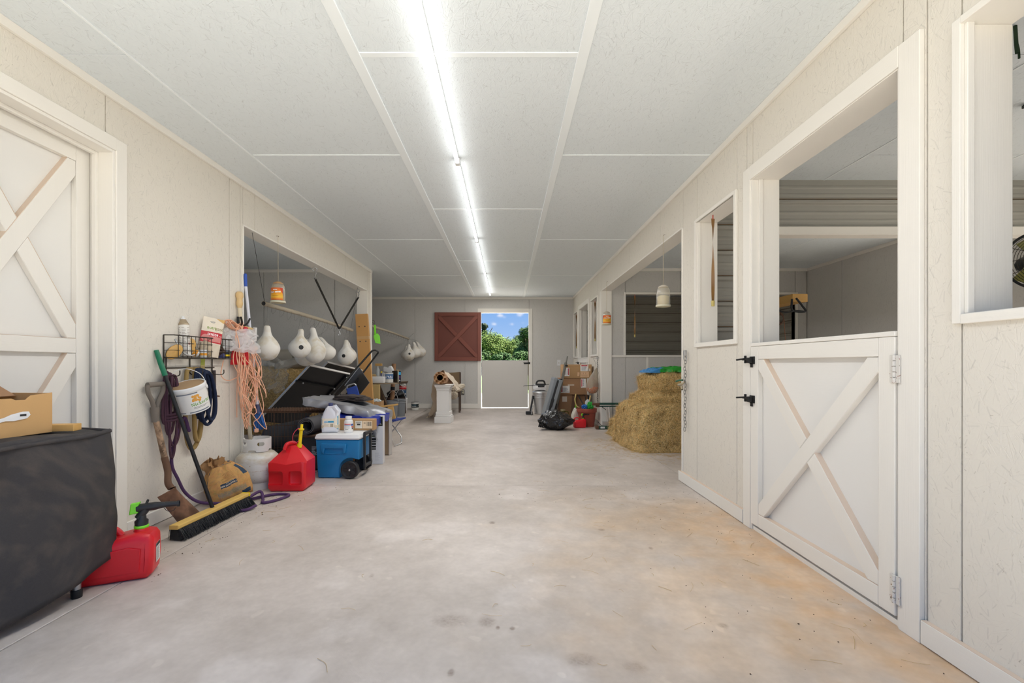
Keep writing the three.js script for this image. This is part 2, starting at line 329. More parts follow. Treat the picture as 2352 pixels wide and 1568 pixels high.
// --- left wall
{
  const w = structure('wall_left'), t = -0.012, c = XL - 0.012, bk = XL - 0.165;
  sideBoards(w, XL, t, [[NEAR, 1.93, 0, H, [1.515]], [1.93, 2.735, 2.40, H], [2.79, 3.953, 0, H], [3.955, 4.157, 0, H, [4.116]], [4.157, 7.84, 2.365, H, [4.352, 5.57, 6.79]], [7.84, 8.07, 0, H, [7.905]]], M.wall);
  part(w, 'panel', span(XL + t, XL, 2.40, H, 2.7385, 2.7935, 0), M.wall);
  for (const [a, b, y0, y1] of [[NEAR, 1.925, 0, H], [1.925, 2.795, 2.405, H], [2.795, 4.153, 0, H], [4.153, 7.844, 2.37, H], [7.844, 8.06, 0, H]]) part(w, 'core', span(bk, c, y0, y1, a, b, 0), M.wallGrey);
  board(w, 'header_board', bk - 0.005, XL + 0.004, 2.350, 2.366, 4.157, 7.84);
  board(w, 'jamb', bk - 0.005, XL + 0.006, 0, 2.35, 4.150, 4.168); board(w, 'jamb', bk - 0.005, XL + 0.006, 0, 2.35, 7.822, 7.84);
  board(w, 'corner_board', XL, XL + 0.02, 0, H - 0.048, 7.985, 8.078); board(w, 'corner_board', bk, XL + 0.02, 0, H, 8.06, 8.08);
  const k = structure('trim_1'); board(k, 'crown_board', XL, XL + 0.022, H - 0.047, H, NEAR, 8.085);
  const b = structure('baseboard_left'); for (const [d0, d1] of [[NEAR, 1.85], [2.87, 4.157], [7.84, 8.08]]) board(b, 'board', XL, XL + 0.02, 0.004, 0.092, d0, d1);
  // casing round the tall plank door
  const f = structure('trim_2');
  board(f, 'casing', XL, XL + 0.02, 0, 2.47, 2.79, 2.868); board(f, 'casing', XL, XL + 0.02, 0, 2.47, 1.85, 1.93); board(f, 'casing', XL, XL + 0.021, 2.395, 2.472, 1.93, 2.79);
  board(f, 'jamb', XL - 0.165, XL + 0.012, 0, 2.395, 2.772, 2.79); board(f, 'jamb', XL - 0.165, XL + 0.012, 0, 2.395, 1.93, 1.948); board(f, 'jamb', XL - 0.165, XL + 0.012, 2.377, 2.395, 1.948, 2.772);
  board(f, 'door_stop', XL - 0.10, XL - 0.075, 0, 2.377, 2.752, 2.772); board(f, 'door_stop', XL - 0.10, XL - 0.075, 2.357, 2.377, 1.948, 2.752);
}
// a framed door leaf: boards proud of a panel, an X in each field; local x along the leaf, y up, front towards +z
function braced(parent, wd, y0, y1, rails, o = {}) {
  const sw = o.stile ?? 0.085, bt = o.thick ?? 0.034, br = o.brace ?? 0.088, tm = o.mat ?? M.trim;
  part(parent, 'leaf_panel', box(wd, y1 - y0, 0.022, 0, (y0 + y1) / 2, -bt - 0.011, 0.002), o.panel ?? M.doorPanel);
  for (const s of [-1, 1]) part(parent, 'stile', box(sw, y1 - y0, bt, s * (wd - sw) / 2, (y0 + y1) / 2, -bt / 2, 0.004), tm, 'g');
  for (const [a, b] of rails) { if (o.dust && b < y1 - 0.01) part(parent, 'dust', box(wd - 2 * sw - 0.006, 0.0016, bt * 0.92, 0, b + 0.0009, -bt / 2 - 0.001, 0), M.dust); } 
  for (const [a, b] of rails) part(parent, 'rail', box(wd - 2 * sw - 0.003, b - a, bt - 0.001, 0, (a + b) / 2, -bt / 2, 0.004), tm, 'g');
  const hx = wd / 2 - sw - 0.002;
  for (let i = 0; i + 1 < rails.length; i++) {
    const a = rails[i][1] + 0.002, b = rails[i + 1][0] - 0.002, m = (a + b) / 2, flip = o.flip ? -1 : 1;
    const clipBrace = (p, q, parts) => {   // a diagonal board whose ends are cut to the corner
      const dx = q[0] - p[0], dy = q[1] - p[1], L = Math.hypot(dx, dy), nx = -dy / L * br / 2, ny = dx / L * br / 2, out = [];
      const lim = (pt) => pt;
      const lines = [[p[0] + nx, p[1] + ny], [p[0] - nx, p[1] - ny]];
      // clip both edges of the board to the rectangle of the field
      const edge = ([x, y]) => { const t = []; for (const X of [-hx, hx]) t.push([(X - x) / dx, 'x']); for (const Y of [a, b]) t.push([(Y - y) / dy, 'y']); const ins = t.map(([k]) => k).filter((k) => { const X = x + dx * k, Y = y + dy * k; return X > -hx - 1e-6 && X < hx + 1e-6 && Y > a - 1e-6 && Y < b + 1e-6; }).sort((u, v) => u - v); return [[x + dx * ins[0], y + dy * ins[0]], [x + dx * ins.at(-1), y + dy * ins.at(-1)]]; };
      const [e0, e1] = edge(lines[0]), [f0, f1] = edge(lines[1]);
      return [e0, e1, p, q, f0, f1, lim, out, parts];
    };
    const flat = (pts, t, z) => extrude(pts, t, 0.003, [], 1).translate(0, 0, z);
    const [e0, e1, p, q, f0, f1] = clipBrace([-hx * flip, a], [hx * flip, b]);
    const ccw = (pts) => { let s = 0; pts.forEach((u, k) => { const v = pts[(k + 1) % pts.length]; s += u[0] * v[1] - v[0] * u[1]; }); return s > 0 ? pts : pts.reverse(); };
    part(parent, 'brace', flat(ccw([p, e0, e1, q, f1, f0]), bt - 0.002, -bt / 2 - 0.001), tm, 'g');
    const [g0, g1, p2, q2, h0, h1] = clipBrace([hx * flip, a], [-hx * flip, b]);
    // the second diagonal stops at the first: two pieces
    const dir = [hx * flip * 2, b - a], L = Math.hypot(...dir), n = [-dir[1] / L, dir[0] / L];
    const cut = (A, B, side) => { const sA = (A[0]) * n[0] + (A[1] - m) * n[1], sB = (B[0]) * n[0] + (B[1] - m) * n[1]; const k = (side * (br / 2 + 0.001) - sA) / (sB - sA); return [A[0] + (B[0] - A[0]) * k, A[1] + (B[1] - A[1]) * k]; };
    const sideOf = (pt) => Math.sign(pt[0] * n[0] + (pt[1] - m) * n[1]);
    part(parent, 'brace', flat(ccw([p2, g0, cut(g0, g1, sideOf(p2)), cut(h0, h1, sideOf(p2)), h0]), bt - 0.002, -bt / 2 - 0.001), tm, 'g');
    if (o.dust) {   // dirt lying on the upper edges of the diagonal boards
      const up = (A, B) => (A[1] + B[1]) / 2, gUp = up(g0, g1) > up(h0, h1), [u0, u1] = gUp ? [g0, g1] : [h0, h1], P = ([x, y]) => new THREE.Vector3(x, y + 0.0012, -bt / 2 - 0.001);
      for (const [A, B] of [[u0, cut(u0, u1, sideOf(p2))], [cut(u1, u0, sideOf(q2)), u1]]) part(parent, 'dust', bar(P(A), P(B), 0.002, bt * 0.9, 0, 0), M.dust);
      const [w0, w1] = up(e0, e1) > up(f0, f1) ? [e0, e1] : [f0, f1]; if (o.dust > 1) part(parent, 'dust', bar(P(w0), P(w1), 0.002, bt * 0.9, 0, 0), M.dust);
    }
    part(parent, 'brace', flat(ccw([q2, g1, cut(g1, g0, sideOf(q2)), cut(h1, h0, sideOf(q2)), h1]), bt - 0.002, -bt / 2 - 0.001), tm, 'g');
  }
}
{
  const d = structure('door_1'); d.position.set(XL - 0.125, 0, -2.361); d.rotation.y = Math.PI / 2;
  braced(d, 0.815, 0.02, 2.375, [[0.02, 0.14], [1.155, 1.24], [2.285, 2.375]], { dust: 2 });
}
// --- right wall
const DOORS = [[1.877, 3.026], [9.13, 10.30]];
{
  const w = structure('wall_right'), c = XR + 0.012, bk = 1.795, SILL = 1.245, TOP = 2.31;
  sideBoards(w, XR, 0.012, [
    [NEAR, 0.955, 0, H], [0.955, 1.635, 0, SILL], [0.955, 1.635, TOP, H], [1.635, 1.877, 0, H, [1.77]], [1.877, 3.026, 2.325, H], [3.026, 3.236, 0, H, [3.10]], [3.236, 3.914, 0, SILL], [3.236, 3.914, TOP, H], [3.914, 4.225, 0, H],
    [4.225, 7.86, 2.365, H, [4.86, 6.08, 7.3]], [7.86, 8.19, 0, H], [8.19, 8.86, 0, SILL], [8.19, 8.86, TOP, H], [8.86, 9.13, 0, H], [9.13, 10.3, 2.325, H], [10.3, 10.52, 0, H], [10.52, 11.12, 0, SILL], [10.52, 11.12, TOP, H], [11.12, END, 0, H]], M.wall);
  for (const [a, b, y0, y1] of [[NEAR, 0.96, 0, H], [0.96, 1.63, 0, SILL], [0.96, 1.63, TOP + 0.005, H], [1.63, 1.872, 0, H], [1.872, 3.03, 2.33, H], [3.03, 3.24, 0, H], [3.24, 3.91, 0, SILL], [3.24, 3.91, TOP + 0.005, H], [3.91, 4.22, 0, H], [4.22, 7.865, 2.37, H], [7.865, 8.195, 0, H], [8.195, 8.855, 0, SILL], [8.195, 8.855, TOP + 0.005, H], [8.855, 9.135, 0, H], [9.135, 10.295, 2.33, H], [10.295, 10.525, 0, H], [10.525, 11.115, 0, SILL], [10.525, 11.115, TOP + 0.005, H], [11.115, END, 0, H]]) part(w, 'core', span(c, bk, y0, y1, a, b, 0), M.wallGrey);
  board(w, 'header_board', XR - 0.004, bk + 0.005, 2.350, 2.366, 4.235, 7.85);
  board(w, 'jamb', XR - 0.012, bk + 0.005, 0, 2.35, 4.222, 4.238); board(w, 'jamb', XR - 0.012, bk + 0.005, 0, 2.35, 7.846, 7.862);
  board(w, 'corner_board', XR - 0.02, XR, 0, 2.35, 7.862, 7.94);
  const k = structure('trim_3'); board(k, 'crown_board', XR - 0.022, XR, H - 0.047, H, NEAR, END);
  const b = structure('baseboard_right'); for (const [d0, d1] of [[NEAR, 1.775], [3.12, 4.285], [7.86, 9.05], [10.38, END]]) { board(b, 'board', XR - 0.022, XR, 0.004, 0.095, d0, d1); part(b, 'dust', span(XR - 0.021, XR - 0.0005, 0.0945, 0.0965, d0 + 0.005, d1 - 0.005, 0), M.dust); }
  // stall windows: lining, sill and a thin frame on the aisle side
  for (const [i, [a, e]] of [[0.97, 1.621], [3.25, 3.90], [8.205, 8.845], [10.535, 11.105]].entries()) {
    const f = structure('window_' + (i + 1));
    board(f, 'lining', XR - 0.012, bk + 0.005, 1.27, 2.30, e + 0.001, e + 0.015); board(f, 'lining', XR - 0.012, bk + 0.005, 1.27, 2.30, a - 0.015, a - 0.001);
    board(f, 'lining', XR - 0.012, bk + 0.005, 2.30, 2.314, a - 0.014, e + 0.014); board(f, 'sill', XR - 0.012, bk + 0.005, 1.245, 1.27, a - 0.014, e + 0.014);
    board(f, 'frame_board', XR - 0.02, XR, 1.235, 2.325, e, e + 0.032); board(f, 'frame_board', XR - 0.02, XR, 1.235, 2.325, a - 0.032, a);
    board(f, 'frame_board', XR - 0.021, XR, 2.30, 2.327, a, e); board(f, 'frame_board', XR - 0.021, XR, 1.233, 1.268, a, e);
    board(f, 'inner_stop', XR - 0.006, XR + 0.02, 1.27, 2.30, e - 0.014, e); board(f, 'inner_stop', XR - 0.006, XR + 0.02, 1.27, 2.30, a, a + 0.014);
  }
}
// --- split stall doors in the right wall
function hinge(p, x, y, z) {
  const h = part(p, 'hinge', [box(0.026, 0.115, 0.006, x - 0.012, y, z, 0.001), box(0.02, 0.115, 0.006, x + 0.012, y, z, 0.001), ...[-2, -1, 0, 1, 2].map((k) => rod(new THREE.Vector3(x, y + k * 0.023 - 0.01, z + 0.006), new THREE.Vector3(x, y + k * 0.023 + 0.01, z + 0.006), 0.0065))], M.hinge);
  return h;
}
M.hinge = std(lin(0.8, 0.78, 0.75), 0.5, { map: canvasTex(256, 256, (c, w, h) => { c.fillStyle = '#f4f2ee'; c.fillRect(0, 0, w, h); for (let i = 0; i < 26; i++) { c.fillStyle = `rgba(${rr(90, 140) | 0},${rr(50, 70) | 0},40,${rr(0.3, 0.9).toFixed(2)})`; c.beginPath(); c.ellipse(rnd() * w, rnd() * h, rr(2, 14), rr(2, 10), rnd() * 3, 0, 7); c.fill(); } }, true, true) });
M.hinge.map.repeat.set(8, 8);
function latch(p, x, y, z, s = 1) {   // slam latch: case on the leaf, bolt and handle reaching over the post
  part(p, 'latch', [box(0.055, 0.05, 0.008, x + s * 0.03, y, z, 0.002), box(0.034, 0.036, 0.03, x + s * 0.026, y, z + 0.016, 0.005), rod(new THREE.Vector3(x + s * 0.045, y + 0.006, z + 0.02), new THREE.Vector3(x - s * 0.055, y + 0.006, z + 0.02), 0.007), box(0.012, 0.05, 0.014, x - s * 0.018, y + 0.006, z + 0.02, 0.003), rod(new THREE.Vector3(x - s * 0.02, y + 0.01, z + 0.024), new THREE.Vector3(x - s * 0.075, y + 0.004, z + 0.05), 0.006), box(0.022, 0.03, 0.008, x + s * 0.022, y - 0.032, z, 0.002)], M.blackMetal);
}
for (const [i, [a, e]] of DOORS.entries()) {
  const c = structure('trim_' + (4 + i)), bk = 1.80;
  board(c, 'casing', XR - 0.021, XR, 0, 2.40, a - 0.098, a); board(c, 'casing', XR - 0.021, XR, 0, 2.40, e, e + 0.085); board(c, 'casing', XR - 0.022, XR, 2.312, 2.402, a, e);
  board(c, 'jamb', XR - 0.014, bk, 0, 2.31, a - 0.002, a + 0.012); board(c, 'jamb', XR - 0.014, bk, 0, 2.31, e - 0.012, e + 0.002); board(c, 'jamb', XR - 0.014, bk, 2.308, 2.326, a, e);
  board(c, 'door_stop', XR + 0.03, XR + 0.055, 0, 2.308, e - 0.026, e - 0.012); board(c, 'threshold', XR - 0.005, bk, -0.002, 0.024, a + 0.012, e - 0.012);
  const d = structure('door_' + (2 + i)), wd = e - a - 0.03; d.position.set(XR - 0.022, 0, -(a + e) / 2); d.rotation.y = -Math.PI / 2;
  // local +x runs along +z of the world, so the hinges (near end) sit at local +x on the first door
  braced(d, wd, 0.044, 1.205, [[0.044, 0.127], [1.122, 1.205]], { dust: 1 });
  part(d, 'cap_board', box(wd + 0.004, 0.022, 0.07, 0, 1.217, -0.032, 0.004), M.trim, 'g');
  hinge(d, wd / 2 + 0.008, 1.07, 0.004); hinge(d, wd / 2 + 0.008, 0.16, 0.004);
  latch(d, -wd / 2 - 0.004, 1.115, 0.004); latch(d, -wd / 2 - 0.004, 0.86, 0.004);
}
// --- back wall, with its split door
{
  const w = structure('wall_back'), d = END;
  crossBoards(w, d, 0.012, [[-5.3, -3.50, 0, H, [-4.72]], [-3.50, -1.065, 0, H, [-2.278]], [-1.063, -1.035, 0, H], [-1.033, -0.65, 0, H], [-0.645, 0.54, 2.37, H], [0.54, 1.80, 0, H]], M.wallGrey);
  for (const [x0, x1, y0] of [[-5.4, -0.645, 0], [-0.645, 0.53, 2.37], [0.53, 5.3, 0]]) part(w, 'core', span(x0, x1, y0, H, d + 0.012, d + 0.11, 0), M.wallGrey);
  const k = structure('trim_6'); board(k, 'crown_board', -5.3, 1.61, H - 0.055, H, d - 0.02, d);
  const b = structure('baseboard_back'); board(b, 'board', -5.3, -0.73, 0.004, 0.115, d - 0.02, d); board(b, 'board', 0.61, 1.61, 0.004, 0.115, d - 0.02, d);
  const c = structure('trim_7'); board(c, 'casing', -0.73, -0.645, 0, 2.46, d - 0.02, d); board(c, 'casing', 0.535, 0.62, 0, 2.46, d - 0.02, d); board(c, 'casing', -0.645, 0.535, 2.37, 2.46, d - 0.021, d);
  board(c, 'jamb', -0.66, -0.644, 0, 2.37, d - 0.012, d + 0.12); board(c, 'jamb', 0.530, 0.546, 0, 2.37, d - 0.012, d + 0.12); board(c, 'jamb', -0.644, 0.53, 2.358, 2.374, d - 0.012, d + 0.12);
  const lo = structure('door_4'); part(lo, 'lower_leaf', span(-0.625, 0.512, 0.022, 1.183, d + 0.02, d + 0.06, 0.003), M.doorGrey);
  const up = structure('door_5'); up.position.set(-1.215, 0, -(d - 0.058));
  braced(up, 1.14, 1.172, 2.362, [[1.172, 1.262], [2.275, 2.362]], { mat: M.barnRed, panel: M.barnRedPanel, stile: 0.085, thick: 0.034 });
  part(lo, 'hinge', box(0.014, 0.11, 0.02, -0.632, 1.07, -(d + 0.012), 0.003), M.blackMetal);
  part(lo, 'latch', [box(0.12, 0.03, 0.02, 0.475, 1.11, -(d + 0.012), 0.004), rod(V(0.40, 1.125, d), V(0.57, 1.125, d), 0.008), box(0.04, 0.05, 0.03, 0.545, 1.115, -(d - 0.012), 0.004)], M.blackMetal);
  part(lo, 'bolt_rod', span(0.517, 0.529, 0.45, 1.72, d + 0.005, d + 0.018, 0.002), M.rust);
}
// --- corrugated sheets
function corrugated(parent, x0, x1, y0, y1, d, mat) {   // ribs run level, one every nine inches with two small ones between
  const prof = (y) => { const u = ((y % 0.2286) + 0.2286) % 0.2286, q = (c, h, wb, wt) => h * (1 - smooth(wt, wb, Math.abs(u - c))); return q(0.03, 0.026, 0.026, 0.012) + q(0.095, 0.005, 0.016, 0.006) + q(0.165, 0.005, 0.016, 0.006); };
  const ys = []; for (let y = y0; y < y1; y += 0.006) ys.push(y); ys.push(y1);
  const pos = [], nor = [], uv = [], idx = [];
  ys.forEach((y, i) => { const s = (prof(y + 0.002) - prof(y - 0.002)) / 0.004, L = Math.hypot(1, s); for (const x of [x0, x1]) { pos.push(x, y, -d + prof(y)); nor.push(0, -s / L, 1 / L); uv.push(x, y); } if (i) { const a = 2 * i; idx.push(a - 2, a - 1, a + 1, a - 2, a + 1, a); } });
  const g = new THREE.BufferGeometry(); g.setAttribute('position', new THREE.Float32BufferAttribute(pos, 3)); g.setAttribute('normal', new THREE.Float32BufferAttribute(nor, 3)); g.setAttribute('uv', new THREE.Float32BufferAttribute(uv, 2)); g.setIndex(idx);
  const m = part(parent, 'metal_sheet', g, mat, 'k');
  part(parent, 'backing', span(x0, x1, y0, y1, d + 0.003, d + 0.03, 0), mat);
  const dirt = []; for (let y = Math.ceil(y0 / 0.2286) * 0.2286; y + 0.06 < y1; y += 0.2286) dirt.push(span(x0, x1, y + 0.052, y + 0.058, d - 0.017, d, 0)); if (dirt.length) tag(part(parent, 'rib_dirt', dirt, M.ribDirt ??= std(lin(0.20, 0.13, 0.075), 0.95)), null, null, null, 'stuff');
  return m;
}
// --- rooms on the right
{
  const w = structure('wall_stall_near'), sheet = M.sheet;
  corrugated(w, 1.80, 2.22, 0, H, 4.10, sheet); corrugated(w, 2.22, 5.18, 2.315, H, 4.10, sheet); corrugated(w, 2.22, 5.18, 0, 1.24, 4.10, sheet);
  board(w, 'rail_board', 2.227, 5.18, 2.245, 2.318, 4.07, 4.19); board(w, 'rail_board', 2.227, 5.18, 1.23, 1.265, 4.07, 4.19); board(w, 'post_board', 2.185, 2.225, 1.24, 2.31, 4.07, 4.19);
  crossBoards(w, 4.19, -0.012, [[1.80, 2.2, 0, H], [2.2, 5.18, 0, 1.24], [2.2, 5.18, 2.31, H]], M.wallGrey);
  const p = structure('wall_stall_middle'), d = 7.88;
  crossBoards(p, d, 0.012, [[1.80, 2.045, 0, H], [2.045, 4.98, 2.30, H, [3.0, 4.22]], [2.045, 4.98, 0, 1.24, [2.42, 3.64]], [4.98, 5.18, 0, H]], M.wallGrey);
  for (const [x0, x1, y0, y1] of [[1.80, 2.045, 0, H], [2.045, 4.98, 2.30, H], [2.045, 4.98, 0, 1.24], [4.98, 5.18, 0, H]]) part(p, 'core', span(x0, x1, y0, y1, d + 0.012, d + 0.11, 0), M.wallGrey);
  board(p, 'frame_board', 2.01, 2.045, 1.21, 2.33, d - 0.02, d + 0.11); board(p, 'frame_board', 4.98, 5.015, 1.21, 2.33, d - 0.02, d + 0.11); board(p, 'frame_board', 2.045, 4.98, 2.295, 2.33, d - 0.02, d + 0.11); board(p, 'frame_board', 1.80, 2.01, 1.21, 1.247, d - 0.02, d + 0.11); board(p, 'frame_board', 2.045, 4.98, 1.21, 1.247, d - 0.02, d + 0.11);
  board(p, 'crown_board', 1.80, 5.18, H - 0.05, H, d - 0.018, d); board(p, 'batten', 2.40, 2.44, 0.02, 1.21, d - 0.008, d);
  const o = structure('wall_outer');
  // every room on this side has an opening to the paddock
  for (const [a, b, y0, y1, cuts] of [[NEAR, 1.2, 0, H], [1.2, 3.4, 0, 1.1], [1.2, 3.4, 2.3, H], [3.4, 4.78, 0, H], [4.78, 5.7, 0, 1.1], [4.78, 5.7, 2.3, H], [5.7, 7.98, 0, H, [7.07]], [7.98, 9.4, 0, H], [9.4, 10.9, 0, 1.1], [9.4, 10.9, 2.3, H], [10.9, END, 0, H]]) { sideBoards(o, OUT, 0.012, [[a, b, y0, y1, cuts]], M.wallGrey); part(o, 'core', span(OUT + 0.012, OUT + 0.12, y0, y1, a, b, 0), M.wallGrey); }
  board(o, 'crown_board', OUT - 0.018, OUT, H - 0.05, H, NEAR, END);
  const e = structure('wall_stall_far'); corrugated(e, 1.80, 5.18, 0, H, END - 0.01, M.sheetFar);
  const es = structure('wall_stall_side'); es.position.set(OUT - 0.035, 0, -7.99); es.rotation.y = -Math.PI / 2; corrugated(es, -3.2, 0, 0, H, 0, M.sheetFar);
  const n = structure('wall_front'); part(n, 'board', [span(1.80, 5.4, 0, H + 0.14, NEAR, NEAR + 0.1, 0), span(-5.4, XL - 0.16, 0, H + 0.14, NEAR, NEAR + 0.1, 0)], M.wallGrey);
}
// --- the bay and the corner on the left
{
  const w = structure('wall_bay'), d = 7.98;
  crossBoards(w, d, 0.012, [[-5.2, -2.57, 0, H, [-4.26, -3.02]]], M.wallGrey);
  part(w, 'core', span(-5.2, -2.57, 0, H, d + 0.012, d + 0.085, 0), M.wallGrey); board(w, 'crown_board', -5.2, -2.57, H - 0.05, H, d - 0.018, d);
  part(w, 'core', span(-5.2, -2.57, 0, H, 4.05, 4.14, 0), M.wallGrey);
  const o = structure('wall_outer'); for (const [a, b, y0, y1] of [[NEAR, 4.5, 0, H], [4.5, 6.3, 0, 1.0], [4.5, 6.3, 2.3, H], [6.3, END, 0, H]]) part(o, 'core', span(LOUT - 0.12, LOUT, y0, y1, a, b, 0), M.wallGrey);   // the bay opens to the yard on its far side
}
// --- fixtures on the ceiling: a run of tube lights, each with its own light
for (const [i, a] of [1.335, 3.668, 6.001, 8.334].entries()) {
  const len = 2.325, x = -0.398, y = 2.700, words = ['nearest', 'second nearest', 'third nearest', 'farthest'];
  const t = thing('tube_light', `${words[i]} of the four white tube lights run end to end along the ceiling`, 'tube light', [x, y, a + len / 2], 0, 'tube lights along the ceiling');
  part(t, 'housing', box(0.02, 0.022, len, 0, 0.034, 0, 0.004), M.whitePlastic);
  for (const q of [-0.3, 0.3]) part(t, 'clip', box(0.026, 0.03, 0.012, 0, 0.022, len * q, 0.002), M.whitePlastic);
  for (const s of [-1, 1]) part(t, 'end_cap', box(0.036, 0.05, 0.022, 0, 0.014, s * (len / 2 - 0.011), 0.006), M.whitePlastic);
  part(t, 'tube', new THREE.CapsuleGeometry(0.0165, len - 0.09, 4, 14).rotateX(Math.PI / 2), std(lin(0.9, 0.9, 0.9), 0.4, { emissive: LED_COLOR, emissiveIntensity: LED_GLOW }));
  for (const q of [-1, 0, 1]) {   // the strip glows downwards and, more weakly, to both sides
    const l = new THREE.RectAreaLight(LED_COLOR, q ? LED_SIDE : LED_INTENSITY, q ? 0.026 : 0.034, len - 0.05);
    l.position.set(q * 0.0185, q ? -0.002 : -0.0185, 0); l.rotation.set(-Math.PI / 2, -q * 1.25, 0); l.name = 'tube_light_glow'; t.add(l);
  }
}
// ---------------------------------------------------------------- left foreground: covered grill, cans, tools
const clothDark = std(lin(1, 1, 1), 0.78, { map: field(512, (u, v) => { const n = Math.max(0, wrapNoise(u, v, 9, 4, 4) + 0.1), f = (rnd() - 0.5) * 5; return [58 + n * 26 + f, 55 + n * 20 + f, 56 + n * 13 + f]; }), bumpMap: rep(T.fine, 0.12), bumpScale: 0.0006 });
clothDark.map.repeat.set(1 / 1.1, 1 / 1.1);
{
  const t = thing('covered_grill', 'low grill under a dusty black fabric cover against the plank door', 'grill', [0, 0, 0]);
  const g = warp(new THREE.BoxGeometry(0.42, 0.655, 0.94, 14, 26, 30).translate(-2.175, 0.4375, -1.79), (v) => {
    const h = (v.y - 0.11) / 0.655, front = smooth(-2.2, -1.97, v.x), far = smooth(-1.5, -2.26, v.z);
    v.x += front * ((1 - h) * 0.03 - (1 - far) * 0.085 + 0.020 * Math.sin(v.z * 9 + h * 2.2) * (1 - h * 0.6) + 0.012 * noise3(v.z * 5, v.y * 3, 1));
    v.z += -far * ((1 - h) * 0.03 + 0.012 * noise3(v.x * 7, v.y * 4, 4)) ;
    v.y += (1 - h) * (0.03 * Math.sin(v.z * 5 + 1) - 0.05 * (1 - far)) + h * h * 0.012 * noise3(v.x * 6, v.z * 4, 2);
    if (h > 0.985) { v.y += 0.006; }
  });
  part(t, 'cover', g, clothDark);
  part(t, 'hem_seam', [tube([V(-2.00, 0.752, 1.38), V(-2.022, 0.748, 1.7), V(-2.0, 0.752, 1.95), V(-1.967, 0.752, 2.12), V(-1.962, 0.762, 2.252)], 0.011, 40, 6), tube([V(-1.962, 0.762, 2.252), V(-2.15, 0.768, 2.262), V(-2.38, 0.764, 2.258)], 0.009, 20, 6)], clothDark);
  for (const [x, d] of [[-2.012, 2.13], [-2.33, 2.16], [-2.04, 1.45]]) { const l = part(t, 'leg', rod(V(x, 0.03, d), V(x + 0.005, 0.5, d), 0.0165, 0.0165, 14), M.steel); part(l, 'rubber_foot', lathe([[0, 0], [0.021, 0], [0.022, 0.035], [0.018, 0.038]], 14).translate(x, 0.001, -d), M.blackPlastic); }
}
{
  const t = thing('cardboard_box', 'open cardboard box with torn flaps resting on the black grill cover', 'box', [-2.245, 0.778, 1.93], Math.PI / 2 - 0.06);
  const w = 0.36, d = 0.27, h = 0.17, m = M.cardboardLight = std(lin(0.60, 0.36, 0.15), 0.85, { bumpMap: rep(T.fine, 0.2), bumpScale: 0.0002 });
  part(t, 'bottom', box(w, 0.005, d, 0, 0.003, 0, 0.001), m);
  part(t, 'side_panel', extrude([[-w / 2, 0], [w / 2, 0], [w / 2, h + 0.012], [0.09, h + 0.004], [0.07, h - 0.014], [0.03, h - 0.012], [0.015, h - 0.004], [-w / 2, h - 0.006]], 0.005, 0.001).translate(0, 0, d / 2), m);
  part(t, 'side_panel', box(w, h, 0.005, 0, h / 2, -d / 2, 0.001), m); part(t, 'side_panel', box(0.005, h, d, -w / 2, h / 2, 0, 0.001), m); part(t, 'side_panel', box(0.005, h + 0.01, d, w / 2, h / 2 + 0.005, 0, 0.001), m);
  part(t, 'flap', box(w - 0.01, 0.004, 0.11, 0, 0, 0, 0.001).rotateX(0.5).translate(0, h + 0.022, -d / 2 + 0.05), M.cardboardDark);
  part(t, 'flap', box(0.1, 0.004, d - 0.02, 0, 0, 0, 0.001).rotateZ(-0.55).translate(-w / 2 + 0.045, h + 0.02, 0), M.cardboardDark);
  const s = part(t, 'carry_strap', extrude([[-0.13, -0.011], [-0.085, -0.016], [-0.03, -0.008], [0.02, -0.006], [0.05, -0.014], [0.10, -0.016], [0.116, -0.004], [0.112, 0.012], [0.09, 0.017], [0.045, 0.016], [0.015, 0.009], [-0.04, 0.008], [-0.08, 0.016], [-0.13, 0.012]], 0.004, 0.001).rotateZ(0.16).translate(-0.03, 0.075, d / 2 + 0.006), M.whitePlastic, 'm', 'white plastic strap with a slot at each end');
  part(s, 'slot', box(0.024, 0.009, 0.002, 0.055, 0.091, d / 2 + 0.0085, 0), M.blackPlastic); part(s, 'slot', box(0.024, 0.009, 0.002, -0.13, 0.058, d / 2 + 0.0085, 0), M.blackPlastic);
}
solo('wood_block', 'short offcut of orange pine lumber on the black grill cover', 'lumber', box(0.15, 0.032, 0.055, 0, 0, 0, 0.003).rotateY(0.22).translate(-2.095, 0.794, -2.13), M.timber, 'g');
